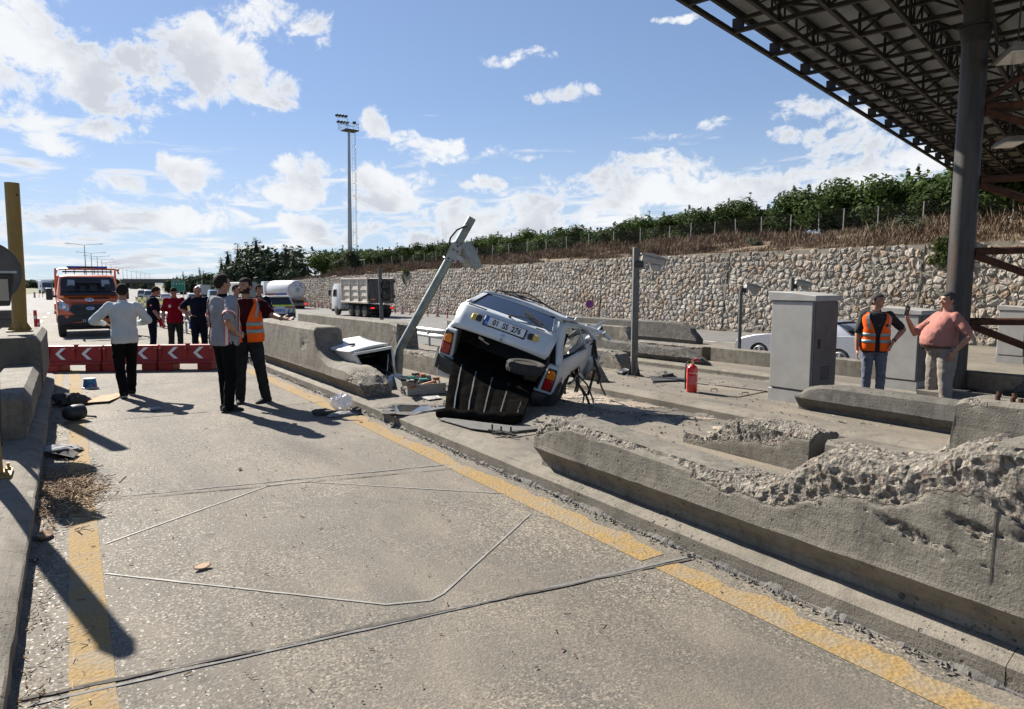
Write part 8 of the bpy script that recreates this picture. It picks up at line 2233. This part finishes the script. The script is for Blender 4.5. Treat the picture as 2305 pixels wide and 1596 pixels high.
# ---------------- traffic light, sign, lamps, mast ----------------
def signal():
 X,Y,Z=fw(857,20.0);t=thing('traffic_light','dark two-lamp traffic light on a grey pole in front of the tipper lorry','traffic light',(X,Y,Z),-YAW)
 MB().tube([(.03,0,0),(-.02,0,2.42)],.055,12).build('pole',M['steel_pole'],t,smooth=40)
 h=MB().box((.16,-.02,1.78),(.28,.22,.62)).build('signal_housing',M['blackplastic'],t,bevel=.02)
 for z in (1.63,1.93):
  MB().cyl((.16,-.13,z),(.16,-.135,z),.10,n=20).build('signal_lens',M['glass_dark'],h);MB().tube([(.16,-.13,z),(.16,-.26,z-.01)],.115,18,cap=False).build('hood',M['blackplastic'],h)
 MB().bar((-.0,-.02,2.0),(.1,-.02,2.0),.05).build('bracket',M['steel_dark'],t)
signal()
def nostop():
 b=YAW+math.atan((1329-CXP)/1545);y=31.9/(math.tan(b)+.041);P=Vector((wall_x(y)-.75,y,g1(31.5,y)));t=thing('no_stopping_sign','round blue no-stopping sign with red border and cross at the foot of the wall','sign',tuple(P),-YAW)
 w=float(np.dot(np.array(P)-CP,CF));zc=CAMZ-(684-HZP)/FPX*w-P.z;r=9.3/FPX*w
 MB().cyl((0,0,0),(0,0,zc+r*.8),.035,n=8).build('sign_post',M['galv'],t)
 disc=lambda rr,yy:[(rr*math.cos(2*math.pi*k/28),yy,zc+rr*math.sin(2*math.pi*k/28)) for k in range(28)]
 f=MB().add(disc(r,-.04)+disc(r,-.06),[tuple(range(28)),tuple(range(55,27,-1))]+[(i,(i+1) % 28,(i+1) % 28+28,i+28) for i in range(28)]).build('sign_face',M['boardred'],t)
 MB().add(disc(r*.80,-.066),[tuple(range(28))]).build('blue_field',M['signblue'],f)
 for s_ in (-1,1):MB().bar((-r*.56*s_,-.070,zc-r*.56),(r*.56*s_,-.070,zc+r*.56),r*.17,.006,up=(0,1,0)).build('cross_bar',M['boardred'],f)
M['signblue']=mat('sign_blue',(.015,.07,.36),None,6,.4)
nostop()
def mast():
 w=112.0;b=cam_ray(789,HZP);X,Y=(b*w)[:2];z0=far_z(613,w);z1=far_z(302,w)-0.0;h=z1-z0;t=thing('floodlight_mast','tall grey floodlight mast with a caged ladder and a lamp platform','floodlight mast',(X,Y,z0),-YAW)
 q=FPX/w
 lean=lambda z:.32*z/h
 MB().tube([(lean(z),0,z) for z in np.linspace(-1,h,5)],[.42,.37,.31,.25,.20],16).build('mast_shaft',M['galv'],t,smooth=40)
 lad=MB();x0,x1=.58,.98
 for x in (x0+.02,x0+.42):lad.tube([(x+lean(h)*.0+.05,-.1,0.8),(x-.10+lean(h),-.1,h)],.018,5)
 lad.build('ladder_rail',M['galv'],t)
 for k in range(42):
  z=.9+k*(h-1)/42;xx=x0+.07-.15*z/h+lean(z);MB().bar((xx,-.1,z),(xx+.40,-.1,z),.018).build('rung',M['galv'],t)
 for k in range(10):
  z=2.5+k*(h-3)/10;xx=x0+.3-.15*z/h+lean(z);MB().tube([(xx+.42*math.cos(a),-.1+.35*math.sin(a),z) for a in np.linspace(-1.9,1.9,9)],.016,4).build('cage_hoop',M['galv'],t)
 for a in (-.7,.7):MB().tube([(x0+.3+.42*math.cos(a),-.1+.35*math.sin(a),2.5),(x0+.15+.42*math.cos(a)+lean(h),-.1+.35*math.sin(a),h-.4)],.02,4).build('cage_bar',M['galv'],t)
 p=MB().box((.3+lean(h)*.6,0,h),(2.3,1.9,.14),R(40)).build('platform',M['steel_dark'],t)
 c=Vector((.3+lean(h)*.6,0,h));cs=[c+Matrix.Rotation(R(40),3,'Z') @ Vector((a*1.1,b_*.9,0)) for a,b_ in ((-1,-1),(1,-1),(1,1),(-1,1))]
 for i in range(4):MB().bar(cs[i],cs[i]+Vector((0,0,1.0)),.05).build('rail_stanchion',M['galv'],t);MB().bar(cs[i]+Vector((0,0,1.0)),cs[(i+1) % 4]+Vector((0,0,1.0)),.05).build('hand_rail',M['galv'],t);MB().bar(cs[i]+Vector((0,0,.5)),cs[(i+1) % 4]+Vector((0,0,.5)),.03).build('hand_rail',M['galv'],t)
 for z,x in ((h+1.3,-.75),(h+2.3,-.95)):
  MB().bar((x-.6,-.6,z-.25),(x+1.0,.4,z-.25),.06).build('lamp_frame',M['galv'],t);MB().bar((x+1.0,.4,h),(x+1.0,.4,z-.2),.05).build('lamp_frame',M['galv'],t);MB().bar((x-.3,-.45,h),(x-.3,-.45,z-.2),.05).build('lamp_frame',M['galv'],t)
  for k in range(4):MB().box((x-.45+k*.42,-.55+k*.25,z),(.50,.60,.22),Matrix.Rotation(R(-20),4,'Y')).build('floodlight',M['steel_dark'],t,bevel=.03)
 MB().box((1.1,.6,h+1.35),(.5,.4,.4)).build('floodlight',M['steel_dark'],t,bevel=.03)
 MB().box((.15,-.6,.55),(.9,.5,1.0)).build('junction_box',M['white'],t,bevel=.02)
mast()
def bank_lamp():
 w=108.0;b=cam_ray(821,HZP);X,Y=(b*w)[:2];z0=far_z(610,w)-.5;t=thing('small_lamp','small white lamp on a thin post at the edge of the bank by the mast','lamp',(X,Y,z0),-YAW)
 MB().cyl((0,0,0),(0,0,2.2),.07,n=8).build('post',M['offwhite'],t);MB().box((-.3,0,2.25),(.8,.3,.14),Matrix.Rotation(R(-8),4,'Y')).build('lamp_head',M['white'],t,bevel=.03)
bank_lamp()
def street_lamp():
 t=thing('street_lamp','nearest and tallest twin-armed street lamp above the orange truck','street lamp',(0,0,0),0,'street lamps along the motorway')
 MB().tube([(0,0,0),(0,0,12)],[.16,.08],8).build('column',M['galv'],t,smooth=40)
 for s_ in (-1,1):
  MB().tube([(0,0,11.9),(s_*1.5,0,12.1),(s_*3.3,0,12.25)],.055,6).build('arm',M['galv'],t,smooth=40);MB().box((s_*3.7,0,12.28),(1.0,.3,.14),Matrix.Rotation(R(-4*s_),4,'Y')).build('lamp_head',M['galv'],t,bevel=.03)
 return t
lamps_=[(195,549,178),(209,568,221),(222,576,249),(232,583,279),(241,590,318),(252,594,346),(278,602,419),(287,605,455),(297,609,513),(308,611,549),(317,613,589),(327,615,620),(338,616,650)]
SL=street_lamp()
ordw=['nearest','second','third','fourth','fifth','sixth','seventh','eighth','ninth','tenth','eleventh','twelfth','last']
for i,(x,y,w) in enumerate(lamps_):
 b=cam_ray(x,HZP);X,Y=(b*w)[:2];zt=far_z(y,w)
 lab='nearest and tallest twin-armed street lamp above the orange truck' if i==0 else '%s twin-armed street lamp counted away from the orange truck%s' % (ordw[i],', smallest on the horizon' if i==12 else '')
 o=SL if i==0 else dup(SL);o.location=(X,Y,zt-12.28);o.rotation_euler=(0,0,-R(4));o['label']=lab
def gantry():
 w=150.0;b=cam_ray(401,HZP);X,Y=(b*w)[:2];t=thing('direction_sign','green motorway lane sign with four white arrows beyond the queue','sign',(X,Y,g1(X,Y)),-YAW+.3)
 z0,z1=far_z(656,w)-g1(X,Y),far_z(632,w)-g1(X,Y)
 MB().box((0,0,(z0+z1)/2),(2.7,.08,z1-z0)).build('sign_panel',M['signgreen'],t);MB().box((0,-.045,(z0+z1)/2),(2.55,.01,z1-z0-.12)).build('sign_face',M['signgreen2'],t)
 for k in range(4):
  x=-.95+k*.62;a=MB();a.bar((x,-.06,z1-.25),(x,-.06,z1-.62),.09,.02);a.add([(x-.16,-.06,z1-.58),(x+.16,-.06,z1-.58),(x,-.06,z1-.82)],[(0,1,2)]);a.build('lane_arrow',M['white_ink'],t)
 for x in (-1.0,1.0):MB().cyl((x,.1,-.5),(x,.1,z1),.08,n=8).build('sign_post',M['galv'],t)
M['signgreen']=mat('sign_green_edge',(.35,.50,.42),None,5,.5);M['signgreen2']=mat('sign_green',(.01,.20,.12),(.01,.16,.10),5,.4)
gantry()
def overpass():
 w=400.0;a=cam_ray(286,HZP)*w;b=cam_ray(440,HZP)*w;z=far_z(634,w);t=thing('overpass','grey concrete road bridge crossing the motorway in the far distance','bridge',(a[0],a[1],0));q=Vector((b[0]-a[0],b[1]-a[1],0))
 MB().bar((0,0,z),q+Vector((0,0,z)),9,1.5).build('bridge_deck',M['conc_grey'],t);MB().bar((0,0,z+1.2),q+Vector((0,0,z+1.2)),8.4,.8).build('parapet',M['steel_pole'],t)
 for f in (.1,.35,.6,.9):MB().box(tuple(q*f+Vector((0,0,(z-3)/2))),(1.5,6,z+2),math.atan2(q.y,q.x)).build('pier',M['conc_grey'],t)
overpass()
# ---------------- loose stuff ----------------
def scatter(name,n,fn,m,mk):
 vs=[];fs=[]
 for i in range(n):
  x,y,z=fn();v,f=mk();k=len(vs);vs+=[(x+a,y+b,z+c) for a,b,c in v];fs+=[tuple(q+k for q in g) for g in f]
 me=bpy.data.meshes.new(name);me.from_pydata(vs,[],fs);me.materials.append(m);return tag(link(name,me),kind='stuff')
def chip(l0,l1,w,t):
 def f():
  L,W=rp.uniform(l0,l1),rp.uniform(.5,1.2)*w;M_=Euler((rp.uniform(-.5,.5),rp.uniform(-.5,.5),rp.uniform(0,6.3))).to_matrix();v=[M_ @ Vector((a*L/2,b*W/2,c*t/2)) for a,b,c in ((-1,-1,-1),(1,-1,-1),(1,1,-1),(-1,1,-1),(-1,-1,1),(1,-1,1),(1,1,1),(-1,1,1))]
  return [tuple(q) for q in v],[(3,2,1,0),(4,5,6,7),(0,1,5,4),(1,2,6,5),(2,3,7,6),(3,0,4,7)]
 return f
def crumb(r0,r1):
 def f():
  r=rp.uniform(r0,r1);p=[Vector((rp.gauss(0,1),rp.gauss(0,1),rp.gauss(0,1))).normalized()*r for _ in range(3)];v=[Vector((r,0,0)),Vector((-.6*r,.8*r,0)),Vector((-.5*r,-.9*r,0)),Vector((.1*r,0,r*.9))];Mz=Matrix.Rotation(rp.uniform(0,6.3),3,'Z');v=[Mz @ (q+0.3*p[0]*rp.random()) for q in v]
  return [tuple(q) for q in v],[(0,1,2),(0,3,1),(1,3,2),(2,3,0)]
 return f
def pile():
 a=rp.gauss(0,1);b=rp.gauss(0,1);x=-.10+.13*a;y=6.55+.42*b
 x=max(-.28,x);return x,y,.018+.03*math.exp(-(a*a+b*b))*rp.random()
M['chip']=mat('straw_and_bark',(.28,.18,.10),(.10,.065,.04),30,.9);M['chip_pale']=mat('pale_straw',(.50,.40,.26),(.36,.27,.16),30,.85)
scatter('straw_litter',900,pile,M['chip'],chip(.02,.10,.008,.004));scatter('straw_litter',350,pile,M['chip_pale'],chip(.02,.09,.007,.003))
def alongkerb():
 y=rp.uniform(2.4,10.5);return -.28+abs(rp.gauss(0,.10)),y,.012
scatter('straw_litter',420,alongkerb,M['chip'],chip(.008,.035,.005,.003))
def near_left():return rp.uniform(-.28,-.02),2.6+abs(rp.gauss(0,.5)),.012
scatter('straw_litter',90,near_left,M['chip_pale'],chip(.012,.06,.004,.003))
def lane():
 return rp.uniform(-.2,3.1),2.3+12*rp.random()**1.3,.008
scatter('grit',700,lane,M['black'],crumb(.002,.007));scatter('straw_litter',120,lane,M['chip'],chip(.01,.05,.006,.003))
m_,nt_,b_=new_mat('glass_crumbs');b_.inputs['Base Color'].default_value=(.75,.78,.78,1);b_.inputs['Roughness'].default_value=.08;b_.inputs['Specular IOR Level'].default_value=1.0;b_.inputs['Metallic'].default_value=.4;M['crumb']=m_
def lane2():return rp.uniform(-.25,2.9),2.4+13*rp.random(),.007
scatter('glass_crumbs',2000,lane2,M['crumb'],crumb(.001,.0032))
def wreckside():
 x=3.7+rp.random()*3.7;y=4.6+5.5*rp.random();return x,y,g1(x,y)+(.16 if x<5.9 else .01)
scatter('rubble_bits',260,wreckside,M['steel_dark'],crumb(.005,.02));scatter('rubble_bits',260,wreckside,M['conc'],crumb(.006,.03));scatter('glass_crumbs',900,wreckside,M['crumb'],crumb(.003,.008))
def isl2():
 x=7.9+rp.random()*3;y=4.5+8*rp.random();return x,y,g1(x,y)+.16
scatter('rubble_bits',300,isl2,M['conc_grey'],crumb(.005,.018));scatter('glass_crumbs',700,isl2,M['crumb'],crumb(.003,.009));scatter('rubble_bits',60,isl2,M['steel_dark'],chip(.02,.07,.02,.006))
def footk():
 y=rp.uniform(1.2,14);return 3.17+abs(rp.gauss(0,.03))*-1+.03,y,.012
scatter('rubble_bits',900,footk,M['kerb_dark'],crumb(.004,.016))
# spilled absorbent sand on the second lane
def sand():
 n,q=200,70;X,Y=np.meshgrid(np.linspace(5.96,7.52,q),np.linspace(4.3,10.8,n));Q=np.stack([X,Y,X*0],-1)
 f=fbm(Q,1.3,6,6,.62)+.15-.5*np.abs((X-6.75)/.8)**2-.7*np.clip(5.6-Y,0,9)+.25*np.clip(Y-7,0,2)
 Z=G(X,Y)+.003+.016*np.clip(f,0,.6)+.004*np.abs(fbm(Q,14,3,8));V=np.stack([X,Y,Z],-1).reshape(-1,3).tolist();F=[]
 for i in range(n-1):
  for j in range(q-1):
   if f[i,j]>0:F.append((i*q+j,i*q+j+1,(i+1)*q+j+1,(i+1)*q+j))
 me=bpy.data.meshes.new('spilled_sand');me.from_pydata(V,[],F);me.materials.append(M['sand']);tag(link('spilled_sand',me),kind='stuff')
sand()
for lab,(x,y),L,rz,m in (('curled brown dry leaf lying inside the marked loop',(455,1279),.10,.2,'cardboard'),('reddish splinter lying near the first joint of the lane',(540,1057),.06,1,'rust'),('dark bent bracket lying by the left kerb near the camera',(65,1268),.10,.1,'steel_dark'),('curved strip of pale bark lying beside the left yellow line',(100,1210),.16,1.2,'chip'),('orange bottle scrap on the yellow line below the plastic bag',(812,950),.06,.5,'copper'),('dark stone lying on the lane at the bottom centre',(1208,1503),.02,0,'black')):
 p=Vector(gp(x,y,.006));mb=MB();k=7;V=[]
 for i in range(k):
  t=i/(k-1);w=.28*L*math.sin(math.pi*(.08+.84*t));V+=[Vector((L*(t-.5),-w,.03*L+.25*L*(t-.5)**2)),Vector((L*(t-.5),w,.10*L+.25*L*(t-.5)**2))]
 o=mb.add(V,[(2*i,2*i+2,2*i+3,2*i+1) for i in range(k-1)]).build('litter_scrap',M[m]);md=o.modifiers.new('t','SOLIDIFY');md.thickness=.08*L;o.location=tuple(p);o.rotation_euler=(0,0,rz);tag(o,lab,'litter')
